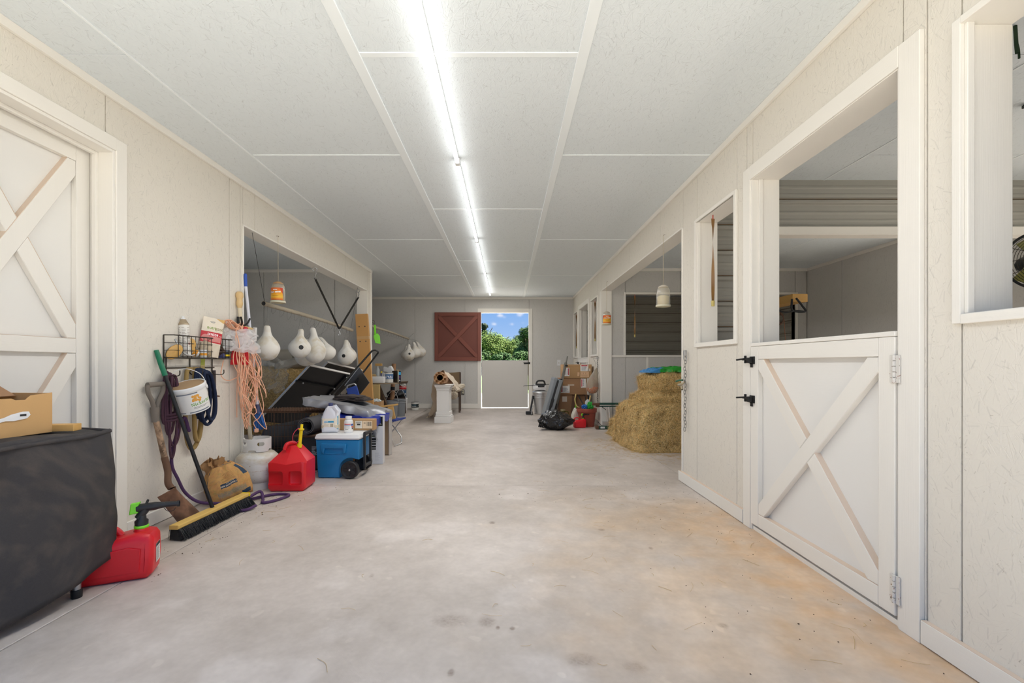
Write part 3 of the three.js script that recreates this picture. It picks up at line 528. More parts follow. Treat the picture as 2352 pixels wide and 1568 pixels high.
function spout(t, x, y, s, tilt = 0) {   // black pouring head with a green trigger, pointing to +x
  const A = (dx, dy) => new THREE.Vector3(x + dx * s, y + dy * s, 0);
  part(t, 'collar', lathe([[0.024, 0], [0.033, 0.002], [0.033, 0.016], [0.024, 0.018]], 20).scale(s, s, s).translate(x, y, 0), M.lime);
  part(t, 'spout', [lathe([[0.030, 0.016], [0.031, 0.04], [0.022, 0.048], [0.020, 0.075], [0.001, 0.078]], 20).scale(s, s, s).translate(x, y, 0), rod(A(-0.012, 0.055), A(0.02, 0.105), 0.021 * s, 0.021 * s, 14), rod(A(-0.02, 0.108), A(0.06, 0.112), 0.022 * s, 0.022 * s, 14), rod(A(0.06, 0.112), A(0.105, 0.114), 0.022 * s, 0.015 * s, 14), rod(A(0.105, 0.114), A(0.165, 0.112), 0.0155 * s, 0.013 * s, 14), lathe([[0.017, 0], [0.017, 0.01]], 12).scale(s, s, s).rotateZ(-Math.PI / 2).translate(x + 0.163 * s, y + 0.112 * s, 0), tube([A(0.02, 0.128), A(0.03, 0.15), A(0.022, 0.128)], 0.006 * s, 10, 6)], M.blackPlastic);
  part(t, 'spout_clip', tube([A(0.10, 0.098), A(0.115, 0.078), A(0.14, 0.074), A(0.155, 0.09)], 0.0016, 12, 5), M.blackMetal);
  part(t, 'trigger', extrude([[-0.052, 0.078], [-0.012, 0.084], [-0.012, 0.12], [-0.004, 0.142], [-0.046, 0.136]].map(([a, b]) => [x + a * s, y + b * s]), 0.034 * s, 0.006 * s), M.lime);
}
function fuelCan(name, label, pos, turn, k = 1) {
  const t = thing(name, label, 'fuel can', pos, turn);
  const P = [[-0.155, 0], [0.135, 0], [0.16, 0.022], [0.168, 0.10], [0.166, 0.205], [0.15, 0.232], [0.10, 0.245], [0.055, 0.236], [-0.06, 0.214], [-0.135, 0.196], [-0.165, 0.17], [-0.17, 0.03]].map(([a, b]) => [a * k, b * k]);
  let g = extrude(P, 0.19 * k, 0.034 * k, [], 4);
  g = crease(warp(g, (v) => { if (Math.abs(v.z) > 0.05 * k && v.y > 0.02 * k) v.z *= 1 - 0.18 * smooth(0.14 * k, 0.24 * k, v.y); }), 0.7);
  part(t, 'body', g, M.redPlastic);
  part(t, 'side_relief', [1, -1].map((s) => extrude([[-0.115, 0.045], [0.11, 0.045], [0.115, 0.165], [0.06, 0.18], [-0.115, 0.16]].map(([a, b]) => [a * k, b * k]), 0.006, 0.0025).translate(0, 0, s * 0.0952 * k)), M.redPlastic);
  part(t, 'handle', tube([[-0.15, 0.165], [-0.155, 0.225], [-0.125, 0.272], [-0.07, 0.278], [-0.02, 0.258], [0.01, 0.222]].map(([a, b]) => new THREE.Vector3(a * k, b * k, 0)), 0.0165 * k, 30, 10), M.redPlastic);
  part(t, 'neck', lathe([[0.036, 0], [0.032, 0.025]], 18).scale(k, k, k).translate(0.095 * k, 0.232 * k, 0), M.redPlastic);
  part(t, 'warning_label', plate(0.07 * k, 0.10 * k).rotateY(Math.PI / 2).translate(0.169 * k, 0.115 * k, 0), std(0xffffff, 0.6, { map: canvasTex(128, 192, (c, w, h) => { c.fillStyle = '#e8e6e0'; c.fillRect(0, 0, w, h); c.fillStyle = '#222'; c.fillRect(0, 0, w, 34); for (let i = 0; i < 14; i++) c.fillRect(10, 46 + i * 10, rr(60, 108), 4); }) }), 'k');
  spout(t, 0.095 * k, 0.252 * k, k);
  return t;
}
fuelCan('fuel_can', 'large red fuel can half hidden by the black grill cover', [-1.985, 0.0, 2.335], 0.42, 0.95);
// --- shovel
{
  const t = thing('shovel', 'rusty square shovel with a worn D grip leaning on the left wall', 'shovel', [0, 0, 0]);
  const top = V(-2.375, 0.735, 3.075), mid = V(-2.318, 0.46, 3.083), low = V(-2.235, 0.262, 3.035);
  part(t, 'shaft', tube([top, V(-2.35, 0.62, 3.078), mid], 0.0185, 16, 12), std(lin(0.50, 0.36, 0.25), 0.85, { map: field(256, (u, v) => { const n = wrapNoise(u, v, 14, 8, 4) * 120; return [200 + n, 190 + n, 180 + n]; }), bumpMap: rep(T.grain, 0.4, 0.1), bumpScale: 0.001 }));
  const W = M.gripWood = std(lin(0.20, 0.17, 0.14), 0.9, { bumpMap: rep(T.grain, 0.3, 0.1), bumpScale: 0.001 });
  const gA = V(-2.372, 0.952, 3.005), gB = V(-2.360, 0.955, 3.125);
  part(t, 'grip', rod(gA, gB, 0.0175, 0.0175, 14), W);
  part(t, 'yoke', [tube([gA, V(-2.37, 0.90, 3.01), V(-2.372, 0.83, 3.05), top], 0.014, 20, 8), tube([gB, V(-2.36, 0.90, 3.122), V(-2.368, 0.83, 3.09), top], 0.014, 20, 8), rod(V(-2.373, 0.80, 3.07), V(-2.372, 0.70, 3.075), 0.026, 0.022)], W);
  part(t, 'socket', tube([mid, V(-2.29, 0.37, 3.075), V(-2.262, 0.30, 3.04), low], 0.0205, 16, 12), M.rust);
  const D = new THREE.Vector3().subVectors(V(-2.135, 0.004, 3.125), low).normalize(), Wd = new THREE.Vector3(0.10, 0, -1).normalize(), N = new THREE.Vector3().crossVectors(D, Wd).normalize(); Wd.crossVectors(N, D).normalize();
  const blade = (off) => { const g = new THREE.PlaneGeometry(1, 1, 14, 12), p = g.attributes.position; for (let i = 0; i < p.count; i++) { const u = p.getX(i), v = 0.5 - p.getY(i), w = 0.068 + 0.022 * v, cup = 0.055 * Math.pow(Math.abs(u * 2), 2.2) * (1 - v * 0.72), q = low.clone().addScaledVector(D, v * 0.275).addScaledVector(Wd, u * 2 * w).addScaledVector(N, -cup + 0.03 * Math.exp(-v * 5) * Math.exp(-u * u * 40) + off); p.setXYZ(i, q.x, q.y, q.z); } g.computeVertexNormals(); return g; };
  part(t, 'blade', [blade(0), blade(0.0025)], std(lin(0.25, 0.135, 0.08), 0.8, { side: THREE.DoubleSide, bumpMap: rep(T.fine, 0.1), bumpScale: 0.0004, map: field(256, (u, v) => { const n = wrapNoise(u, v, 7, 21, 5) * 110; return [210 + n, 200 + n, 195 + n]; }) }));
}
// --- push broom
{
  const t = thing('push_broom', 'push broom with yellow block and black bristles on the floor', 'broom', [-2.035, 0, 3.163], Math.PI / 2 - 0.05);
  part(t, 'block', extrude([[-0.36, 0], [0.36, 0], [0.36, 0.026], [-0.36, 0.026]], 0.062, 0.006).translate(0, 0.072, 0), M.timberYellow = std(lin(0.72, 0.47, 0.13), 0.55, { bumpMap: rep(T.grain, 0.6, 0.15), bumpScale: 0.0004 }), 'g');
  part(t, 'end_cap', box(0.02, 0.03, 0.066, 0.355, 0.085, 0, 0.006), M.yellow);
  const core = crease(warp(new THREE.BoxGeometry(0.70, 0.066, 0.05, 60, 6, 6).translate(0, 0.041, 0), (v) => { const k = 1 - v.y / 0.074; v.z += k * (0.02 + 0.012 * noise3(v.x * 30, 1, v.z * 20)) * Math.sign(v.z || 1) * 0.8 + k * 0.012; v.x *= 1 + k * 0.02; v.y += k > 0.9 ? 0.004 * Math.abs(noise3(v.x * 40, 2, v.z * 30)) : 0; }), 0.3);
  part(t, 'bristles', core, std(lin(0.013, 0.013, 0.013), 0.85, { bumpMap: rep(T.grain, 0.06, 0.5), bumpScale: 0.003 }));
  const tufts = []; for (let i = 0; i < 1500; i++) { const x = rr(-0.352, 0.352), z = rnd() < 0.7 ? rr(0.022, 0.034) : rr(-0.034, 0.034), q = rr(-0.02, 0.02); tufts.push(rod(new THREE.Vector3(x, 0.072, z), new THREE.Vector3(x + q, rr(0.002, 0.012), z * 1.75 + 0.014 + rr(-0.008, 0.012)), 0.0019, 0.0009, 3)); }
  tag(part(t, 'bristle_tufts', tufts, M.blackPlastic), null, null, null, 'stuff');
  const chaff = []; for (let i = 0; i < 90; i++) { const x = rr(-0.35, 0.35), z = 0.045 + rr(-0.01, 0.008); const y = rr(0.006, 0.06); chaff.push(rod(new THREE.Vector3(x, y, z - y * 0.2), new THREE.Vector3(x + rr(-0.02, 0.02), y + rr(-0.008, 0.008), z - y * 0.2 + 0.004), 0.0012, 0.0012, 4)); }
  tag(part(t, 'caught_straw', chaff, M.straw = std(lin(0.62, 0.44, 0.2), 0.8)), null, null, null, 'stuff');
  t.updateMatrixWorld(); const L = (v) => t.worldToLocal(v);
  const a = L(V(-2.043, 0.096, 3.16)), b = L(V(-2.372, 1.10, 3.118)), c = L(V(-2.397, 1.185, 3.114));
  part(t, 'handle', rod(a, b, 0.0125, 0.0125, 12), M.blackMetal);
  part(t, 'handle_tip', [rod(L(V(-2.342, 1.01, 3.122)), b, 0.0165, 0.0165, 12), rod(b, c, 0.0165, 0.0145, 12)], phys(lin(0.0, 0.16, 0.07), 0.4));
}
// --- wire rack on the wall
{
  const t = thing('wire_rack', 'black wire basket rack with hooks screwed to the left wall', 'rack', [0, 0, 0]);
  const x0 = -2.404, x1 = -2.334, d0 = 3.19, d1 = 3.87, y0 = 1.135, y1 = 1.295, r = 0.0042, w = (a, b, q = r) => rod(a, b, q, q, 6);
  part(t, 'rim', [w(V(x1, y1, d0), V(x1, y1, d1)), w(V(x1, y0, d0), V(x1, y0, d1)), w(V(x0, y1, d0), V(x1, y1, d0)), w(V(x0, y0, d0), V(x1, y0, d0)), w(V(x0, y1, d1), V(x1, y1, d1)), w(V(x0, y0, d1), V(x1, y0, d1)), w(V(x0, y0, d0), V(x0, y0, d1)), w(V(x0, 1.0, d0), V(x0, y1 + 0.002, d0)), w(V(x0, y0, d1), V(x0, y1, d1))], M.rackWire = std(lin(0.05, 0.04, 0.03), 0.55, { metalness: 0.5 }));
  for (let i = 1; i <= 14; i++) { const d = d0 + i * (d1 - d0) / 15; part(t, 'basket_wire', [w(V(x1, y0, d), V(x1, y1, d), 0.0022), w(V(x0, y0, d), V(x1, y0, d), 0.0022)], M.rackWire); }
  for (const y of [1.188, 1.242]) part(t, 'basket_wire', [w(V(x1, y, d0), V(x1, y, d1), 0.0022), w(V(x0, y, d0), V(x1, y, d0), 0.0022), w(V(x0, y, d1), V(x1, y, d1), 0.0022)], M.rackWire);
  for (const d of [3.21, 3.45, 3.71]) part(t, 'upright', w(V(x0 + 0.002, 1.035, d), V(x0 + 0.002, y0, d)), M.rackWire);
  part(t, 'hook_bar', w(V(x0, 1.063, 3.16), V(x0, 1.063, 3.74)), M.rackWire);
  for (const d of [3.21, 3.45, 3.71]) part(t, 'hook', tube([V(x0, 1.063, d), V(x0 + 0.004, 1.02, d), V(x0 + 0.05, 1.005, d + 0.005), V(x0 + 0.088, 1.012, d + 0.01), V(x0 + 0.092, 1.045, d + 0.01)], 0.0038, 18, 6), M.rackWire);
}
{   // things in and on the rack
  const can = thing('spray_can', 'white aerosol can with brown shoulder standing in the wire rack', 'aerosol can', [-2.366, 1.142, 3.36]); can.rotation.z = 0.10; can.rotation.x = -0.03;
  part(can, 'base_ring', lathe([[0, 0], [0.033, 0], [0.034, 0.008]], 28), M.steel);
  part(can, 'body', lathe([[0.034, 0.008], [0.034, 0.238]], 28), M.canLabel = std(0xffffff, 0.45, { map: canvasTex(512, 256, (c, w, h) => { c.fillStyle = '#e6e2da'; c.fillRect(0, 0, w, h); c.fillStyle = '#8a7a6c'; for (let k = 0; k < 6; k++) for (let i = 0; i < 17; i++) c.fillRect(12 + k * 86, 24 + i * 13, rr(40, 70), 3.4); c.fillStyle = '#a33'; c.fillRect(100, 150, 30, 14); }) }), 'k');
  part(can, 'shoulder', lathe([[0.0345, 0.236], [0.0345, 0.243], [0.031, 0.25], [0.018, 0.275], [0.0175, 0.28]], 28), std(lin(0.42, 0.33, 0.22), 0.4, { metalness: 0.4 }));
  part(can, 'nozzle', lathe([[0.016, 0.278], [0.016, 0.288], [0.010, 0.29], [0.009, 0.303], [0.0005, 0.305]], 16), M.whitePlastic);
  const bag = thing('treat_bag', 'cream and red horse treat bag sticking up out of the wire rack', 'bag', [-2.366, 1.15, 3.60], 1.0); bag.rotation.z = -0.16; bag.scale.set(0.92, 1, 0.8);
  const bm = std(0xffffff, 0.5, { map: canvasTex(512, 900, (c, w, h) => {
    c.fillStyle = '#e9ddca'; c.fillRect(0, 0, w, h); c.fillStyle = '#c8323c'; c.fillRect(0, 330, w, 250); c.fillStyle = '#dd8e88'; c.beginPath(); c.ellipse(110, 480, 95, 80, 0, 0, 7); c.fill(); c.fillRect(200, 430, 290, 120);
    c.font = 'bold 92px sans-serif'; c.fillStyle = '#7d9a3c'; c.fillText('nutri', 100, 270); c.fillStyle = '#8d8350'; c.fillText('good', 306, 270); c.fillStyle = '#fff'; c.font = 'bold 74px sans-serif'; c.fillText('SENIOR', 130, 415); c.fillRect(424, 398, 70, 12);
    c.fillStyle = '#4a5a6a'; c.fillRect(170, 90, 110, 10); c.fillRect(190, 110, 80, 8); c.fillStyle = '#d9b06a'; c.beginPath(); c.moveTo(300, 0); c.lineTo(512, 0); c.lineTo(512, 90); c.fill();
    c.fillStyle = '#d9ccb8'; c.fillRect(0, 600, w, 300); }) });
  const g = new THREE.BoxGeometry(0.17, 0.31, 0.05, 16, 24, 4).translate(0, 0.155, 0), uv = Array.from(g.attributes.uv.array), p = g.attributes.position;
  for (let i = 0; i < p.count; i++) { const x = p.getX(i), y = p.getY(i), k = Math.max(0.06, (1 - Math.pow(Math.abs(x / 0.086), 3)) * (1 - Math.pow(y / 0.312, 4))); p.setZ(i, p.getZ(i) * k + 0.006 * noise3(x * 18, y * 14, 3)); }
  g.computeVertexNormals(); part(bag, 'pouch', g, bm, 'k');
  // two grooming brushes, wooden backs outwards
  const brush = (label, d, y, tilt) => { const t = thing('grooming_brush', label, 'brush', [-2.364, y, d], 0.9); t.rotation.z = tilt; part(t, 'back', turned(lathe([[0, 0], [0.037, 0.002], [0.04, 0.008], [0.036, 0.016], [0.0, 0.021]], 28).scale(1, 1, 1.55), Math.PI / 2), std(lin(0.62, 0.36, 0.1), 0.45, { bumpMap: rep(T.grain, 0.3, 0.08), bumpScale: 0.0003 })); part(t, 'bristles', turned(lathe([[0.033, 0.004], [0.037, -0.018], [0, -0.018]], 28).scale(1, 1, 1.5), Math.PI / 2), std(lin(0.05, 0.035, 0.02), 0.95, { bumpMap: rep(T.fine, 0.03), bumpScale: 0.002 })); return t; };
  brush('wooden-backed grooming brush lying low in the left end of the wire rack', 3.235, 1.177, -0.7);
  brush('wooden-backed grooming brush standing on edge below the aerosol can', 3.385, 1.222, -0.35);
  const cl = thing('sweat_scraper', 'curved aluminum scraper with dark strap between the two grooming brushes', 'scraper', [-2.345, 1.14, 3.30], 0.8);
  part(cl, 'blade', tube([new THREE.Vector3(-0.05, 0.13, 0), new THREE.Vector3(-0.03, 0.08, 0.004), new THREE.Vector3(0, 0.03, 0.006), new THREE.Vector3(0.04, 0.012, 0), new THREE.Vector3(0.07, 0.02, 0)], 0.006, 20, 6).scale(1, 1, 1.8), M.steel);
  const bt = thing('ointment_bottle', 'white squeeze bottle with orange label lying in the wire rack', 'bottle', [-2.37, 1.165, 3.50]); bt.rotation.set(0.3, 0.7, 0.9);
  part(bt, 'body', lathe([[0, 0], [0.024, 0.001], [0.025, 0.07], [0.012, 0.085], [0.011, 0.09]], 20), M.whitePlastic); part(bt, 'cap', lathe([[0.0125, 0.088], [0.011, 0.115], [0.001, 0.117]], 16), M.whitePlastic); part(bt, 'label', sleeve(0.0256, 0.03, 0, 6.28, 20).translate(0, 0.03, 0), std(lin(0.85, 0.36, 0.02), 0.5));
  const jar = thing('ointment_jar', 'small white jar with an orange stripe in the wire rack', 'jar', [-2.366, 1.141, 3.545]); part(jar, 'body', lathe([[0, 0], [0.026, 0], [0.027, 0.045], [0.024, 0.05]], 20), M.whitePlastic); part(jar, 'lid', lathe([[0.028, 0.046], [0.028, 0.06], [0, 0.061]], 20), M.whitePlastic); part(jar, 'label', sleeve(0.0275, 0.018, 0, 6.28, 20).translate(0, 0.026, 0), std(lin(0.85, 0.36, 0.02), 0.5));
  const lump = (sx, sy, sz, f, a) => warp(new THREE.IcosahedronGeometry(1, 4), (v) => { const n = 1 + a * noise3(v.x * f, v.y * f, v.z * f + sx * 50); v.multiplyScalar(n); v.set(v.x * sx, v.y * sy, v.z * sz); });
  solo('rolled_bandage', 'cream knitted bandage roll bundled in the middle of the wire rack', 'bandage', lump(0.035, 0.062, 0.08, 3.2, 0.18).translate(-2.368, 1.215, -3.60), std(lin(0.62, 0.52, 0.38), 0.95, { bumpMap: rep(T.fine, 0.03), bumpScale: 0.0015 }));
  solo('leather_straps', 'dark brown leather straps tangled at the right of the wire rack', 'straps', [0, 1, 2, 3].map((i) => tube([V(-2.385, 1.25 - i * 0.015, 3.68 + i * 0.01), V(-2.35, 1.28 - i * 0.03, 3.70), V(-2.345, 1.22 - i * 0.01, 3.74 + i * 0.015), V(-2.375, 1.17, 3.76 - i * 0.012), V(-2.35, 1.16 + i * 0.01, 3.70)], 0.011, 26, 6)), std(lin(0.06, 0.03, 0.018), 0.6));
  solo('twine_coil', 'coil of tan baling twine lying on the bottom of the wire rack', 'twine', [0, 1, 2, 3, 4].map((i) => { const c = []; for (let a = 0; a < 10; a++) c.push(V(-2.368 + 0.026 * Math.sin(a / 10 * 6.28 + i), 1.152 + i * 0.006 + 0.006 * Math.sin(a), 3.60 + (0.05 - i * 0.004) * Math.cos(a / 10 * 6.28 + i))); return tube(c, 0.0042, 40, 5, true); }), std(lin(0.42, 0.32, 0.18), 0.95));
  const tin = thing('polish_tin', 'dark tin with a yellow band at the right end of the wire rack', 'tin', [-2.366, 1.141, 3.832]); part(tin, 'body', lathe([[0, 0], [0.03, 0], [0.03, 0.066], [0, 0.067]], 24), std(lin(0.03, 0.035, 0.05), 0.35, { metalness: 0.3 })); part(tin, 'band', sleeve(0.0304, 0.015, 0, 6.28, 24).translate(0, 0.022, 0), M.yellow);
  const gb = thing('liniment_bottle', 'small bottle with a teal cap and blue label in the wire rack', 'bottle', [-2.366, 1.141, 3.775]); part(gb, 'body', lathe([[0, 0], [0.023, 0], [0.023, 0.055], [0.012, 0.07]], 18), std(lin(0.06, 0.07, 0.2), 0.4)); part(gb, 'cap', lathe([[0.013, 0.068], [0.012, 0.1], [0, 0.101]], 16), std(lin(0.01, 0.25, 0.2), 0.4));
  const film = (cx, cy, cd, sx, sy, sz, s) => warp(new THREE.IcosahedronGeometry(1, 9), (v) => { const n = 0.75 + 0.42 * Math.abs(noise3(v.x * 1.6 + s, v.y * 1.6, v.z * 1.6)) + 0.13 * Math.abs(noise3(v.x * 3.6 + s, v.y * 3.6, v.z * 3.6)) + 0.02 * noise3(v.x * 8, v.y * 8, v.z * 8 + s); v.multiplyScalar(n); v.set(v.x * sx + cx, v.y * sy + cy, v.z * sz - cd); });
  M.film = film;
  solo('clear_bag', 'crumpled clear plastic bag stuffed between the wire rack and the orange cord', 'plastic bag', [0, 1].map((k) => (warp(new THREE.PlaneGeometry(0.30, 0.17, 46, 30).rotateY(1.05).translate(-2.335 + k * 0.02, 1.30 - k * 0.012, -3.95), (v) => { const a = -v.z - 3.95, b = v.y - 1.30; v.x += 0.05 * noise3(a * 7, b * 7, 2 + k * 5) + 0.03 * Math.abs(noise3(a * 16, b * 15, 4 + k)) + 0.008 * noise3(a * 40, b * 36, 6); v.y += 0.04 * noise3(a * 9, k, b * 5) - 0.35 * a * a; v.x = Math.max(-2.383, v.x); }))), phys(lin(0.95, 0.94, 0.94), 0.3, { transmission: 0.62, thickness: 0, side: THREE.DoubleSide }), 'm');
  const strap = thing('webbing_strap', 'tan and green webbing strap hanging below the wire rack', 'strap', [0, 0, 0]); part(strap, 'webbing', bar(V(-2.37, 1.02, 3.545), V(-2.362, 1.135, 3.54), 0.028, 0.004, 0.8), std(lin(0.47, 0.35, 0.14), 0.9)); part(strap, 'green_band', bar(V(-2.369, 1.055, 3.5435), V(-2.362, 1.137, 3.54), 0.0285, 0.0055, 0.8), std(lin(0.30, 0.32, 0.06), 0.9));
}
// --- bucket hanging from the hook
{
  const t = thing('supplement_bucket', 'white plastic bucket with tan lid hanging from the wire rack', 'bucket', [-2.275, 0.762, 3.315], 0); t.rotation.set(0.27, 0.5, 0.21, 'YXZ'); t.scale.setScalar(0.95);
  const lab = canvasTex(1024, 256, (c, w, h) => { c.fillStyle = '#eceae6'; c.fillRect(0, 0, w, h); c.fillStyle = '#6d7684'; c.fillRect(560, 22, 200, 11); c.fillRect(470, 232, 130, 11); c.fillRect(640, 232, 220, 11); c.fillStyle = '#e8a648'; for (let i = 0; i < 26; i++) { c.beginPath(); c.arc(735 + rr(-40, 40), 92 + rr(-34, 34), rr(6, 15), 0, 7); c.fill(); } c.fillStyle = '#6aa03c'; c.font = 'bold 46px serif'; c.save(); c.translate(672, 172); c.rotate(-0.04); c.fillText('NickerBait', 0, 0); c.restore(); c.fillStyle = '#888'; c.fillRect(690, 186, 160, 5); c.fillRect(690, 198, 130, 5); });
  part(t, 'pail', lathe([[0.107, 0.0], [0.117, 0.178]], 48).rotateY(-4.05), std(0xffffff, 0.42, { map: lab }), 'k'); part(t, 'bottom', lathe([[0, 0], [0.104, -0.001], [0.107, 0.002]], 40), M.whitePlastic);
  part(t, 'rim', lathe([[0.117, 0.17], [0.123, 0.172], [0.124, 0.198], [0.119, 0.206], [0.112, 0.203]], 48), M.whitePlastic);
  part(t, 'lid', crease(lathe([[0.113, 0.203], [0.108, 0.196], [0.1, 0.196], [0.096, 0.2], [0.05, 0.2], [0, 0.201]], 40), 0.5), std(lin(0.47, 0.31, 0.17), 0.6));
  part(t, 'bail', tube([new THREE.Vector3(-0.124, 0.165, 0.02), new THREE.Vector3(-0.123, 0.24, 0.0), new THREE.Vector3(-0.05, 0.31, -0.03), new THREE.Vector3(0.02, 0.315, -0.035), new THREE.Vector3(0.1, 0.26, -0.02), new THREE.Vector3(0.124, 0.165, -0.01)], 0.0025, 40, 6), M.whitePlastic);
  for (const s of [-1, 1]) part(t, 'bail_ear', lathe([[0.013, 0], [0.012, 0.008], [0, 0.009]], 14).rotateZ(-s * Math.PI / 2).translate(s * 0.118, 0.16, s * -0.005 + 0.005), M.whitePlastic);
}
// --- ropes and halters on the hooks
const ropeMat = (c) => std(c, 0.92, { bumpMap: rep(T.grain, 0.05, 0.05), bumpScale: 0.0025 });
const loop = (x, top, dc, hw, h, r, z = 0, skew = 0) => tube([V(x + z, top, dc), V(x + z + 0.012, top - 0.02, dc + hw * 0.7), V(x + z + 0.02, top - h * 0.45, dc + hw + skew * 0.5), V(x + z + 0.015, top - h * 0.85, dc + hw * 0.75 + skew), V(x + z + 0.01, top - h, dc + skew), V(x + z + 0.012, top - h * 0.85, dc - hw * 0.75 + skew), V(x + z + 0.015, top - h * 0.45, dc - hw + skew * 0.5), V(x + z + 0.01, top - 0.02, dc - hw * 0.7)], r, 60, 8, true);
{
  const pm = ropeMat(lin(0.085, 0.035, 0.055));
  const t = thing('purple_rope', 'purple lead rope bunched on a hook with its tail trailing over the floor', 'rope', [0, 0, 0]);
  part(t, 'bunch', [0, 1, 2, 3].map((i) => loop(-2.385, 1.035 - i * 0.012, 3.20 + 0.012 * i - 0.02, 0.03 + 0.014 * (i % 3), 0.36 + 0.07 * (i % 4), 0.0085, 0.008 * i, -0.02 + 0.02 * (i % 3))), pm);
  part(t, 'wrap', [0, 1, 2].map((i) => { const c = []; for (let a = 0; a < 8; a++) c.push(V(-2.365 + 0.03 * Math.sin(a * 0.785), 0.74 - i * 0.02 + 0.004 * Math.cos(a), 3.20 + 0.045 * Math.cos(a * 0.785))); return tube(c, 0.0095, 36, 7, true); }), pm);
  part(t, 'tail', capTube([V(-2.345, 0.60, 3.36), V(-2.35, 0.70, 3.31), V(-2.37, 0.52, 3.24), V(-2.385, 0.38, 3.24), V(-2.385, 0.26, 3.30), V(-2.37, 0.14, 3.36), V(-2.29, 0.06, 3.40), V(-2.13, 0.045, 3.42), V(-2.035, 0.018, 3.47), V(-2.02, 0.05, 3.60), V(-1.99, 0.062, 3.68), V(-1.945, 0.014, 3.63), V(-1.90, 0.012, 3.55), V(-1.83, 0.012, 3.62), V(-1.80, 0.012, 3.76), V(-1.92, 0.012, 3.78), V(-2.03, 0.016, 3.64), V(-2.07, 0.014, 3.48), V(-2.03, 0.012, 3.36), V(-1.93, 0.013, 3.37), V(-1.90, 0.022, 3.44)], 0.0112, 240, 8), std(lin(0.10, 0.045, 0.13), 0.9, { bumpMap: rep(T.grain, 0.05, 0.05), bumpScale: 0.0025 }));
  const n = thing('navy_rope', 'thick navy blue lead rope looped over the middle hook', 'rope', [0, 0, 0]), nm = ropeMat(lin(0.008, 0.017, 0.05));
  part(n, 'loops', [0, 1, 2, 3].map((i) => loop(-2.355, 1.05 - i * 0.009, 3.475 + 0.012 * i, 0.055 + 0.014 * (i % 3), 0.37 + 0.02 * (i % 3), 0.0125, 0.012 * i, 0.015 * i)), nm);
  part(n, 'end', capTube([V(-2.33, 0.86, 3.60), V(-2.32, 0.80, 3.62), V(-2.32, 0.745, 3.625)], 0.013, 12), nm);
  const y = thing('tan_rope', 'tan cotton rope looped beside the navy rope below the rack', 'rope', [0, 0, 0]), ym = ropeMat(lin(0.36, 0.24, 0.085));
  part(y, 'loops', [0, 1].map((i) => loop(-2.385, 1.05, 3.44 + 0.035 * i, 0.085 - 0.045 * i, 0.60 - 0.05 * i, 0.0155, 0.012 * i, 0.0)), ym);
  const h = thing('hoof_tool', 'dark hoof rasp handle hanging from the right hook of the rack', 'tool', [0, 0, 0]);
  part(h, 'handle', rod(V(-2.392, 1.04, 3.72), V(-2.388, 0.875, 3.715), 0.012, 0.014, 10), std(lin(0.05, 0.035, 0.035), 0.8)); part(h, 'head', [box(0.02, 0.05, 0.03, -2.386, 0.855, -3.71, 0.004), rod(V(-2.386, 0.85, 3.70), V(-2.38, 0.83, 3.66), 0.008), rod(V(-2.386, 0.835, 3.71), V(-2.375, 0.825, 3.76), 0.006)], M.rust);
}
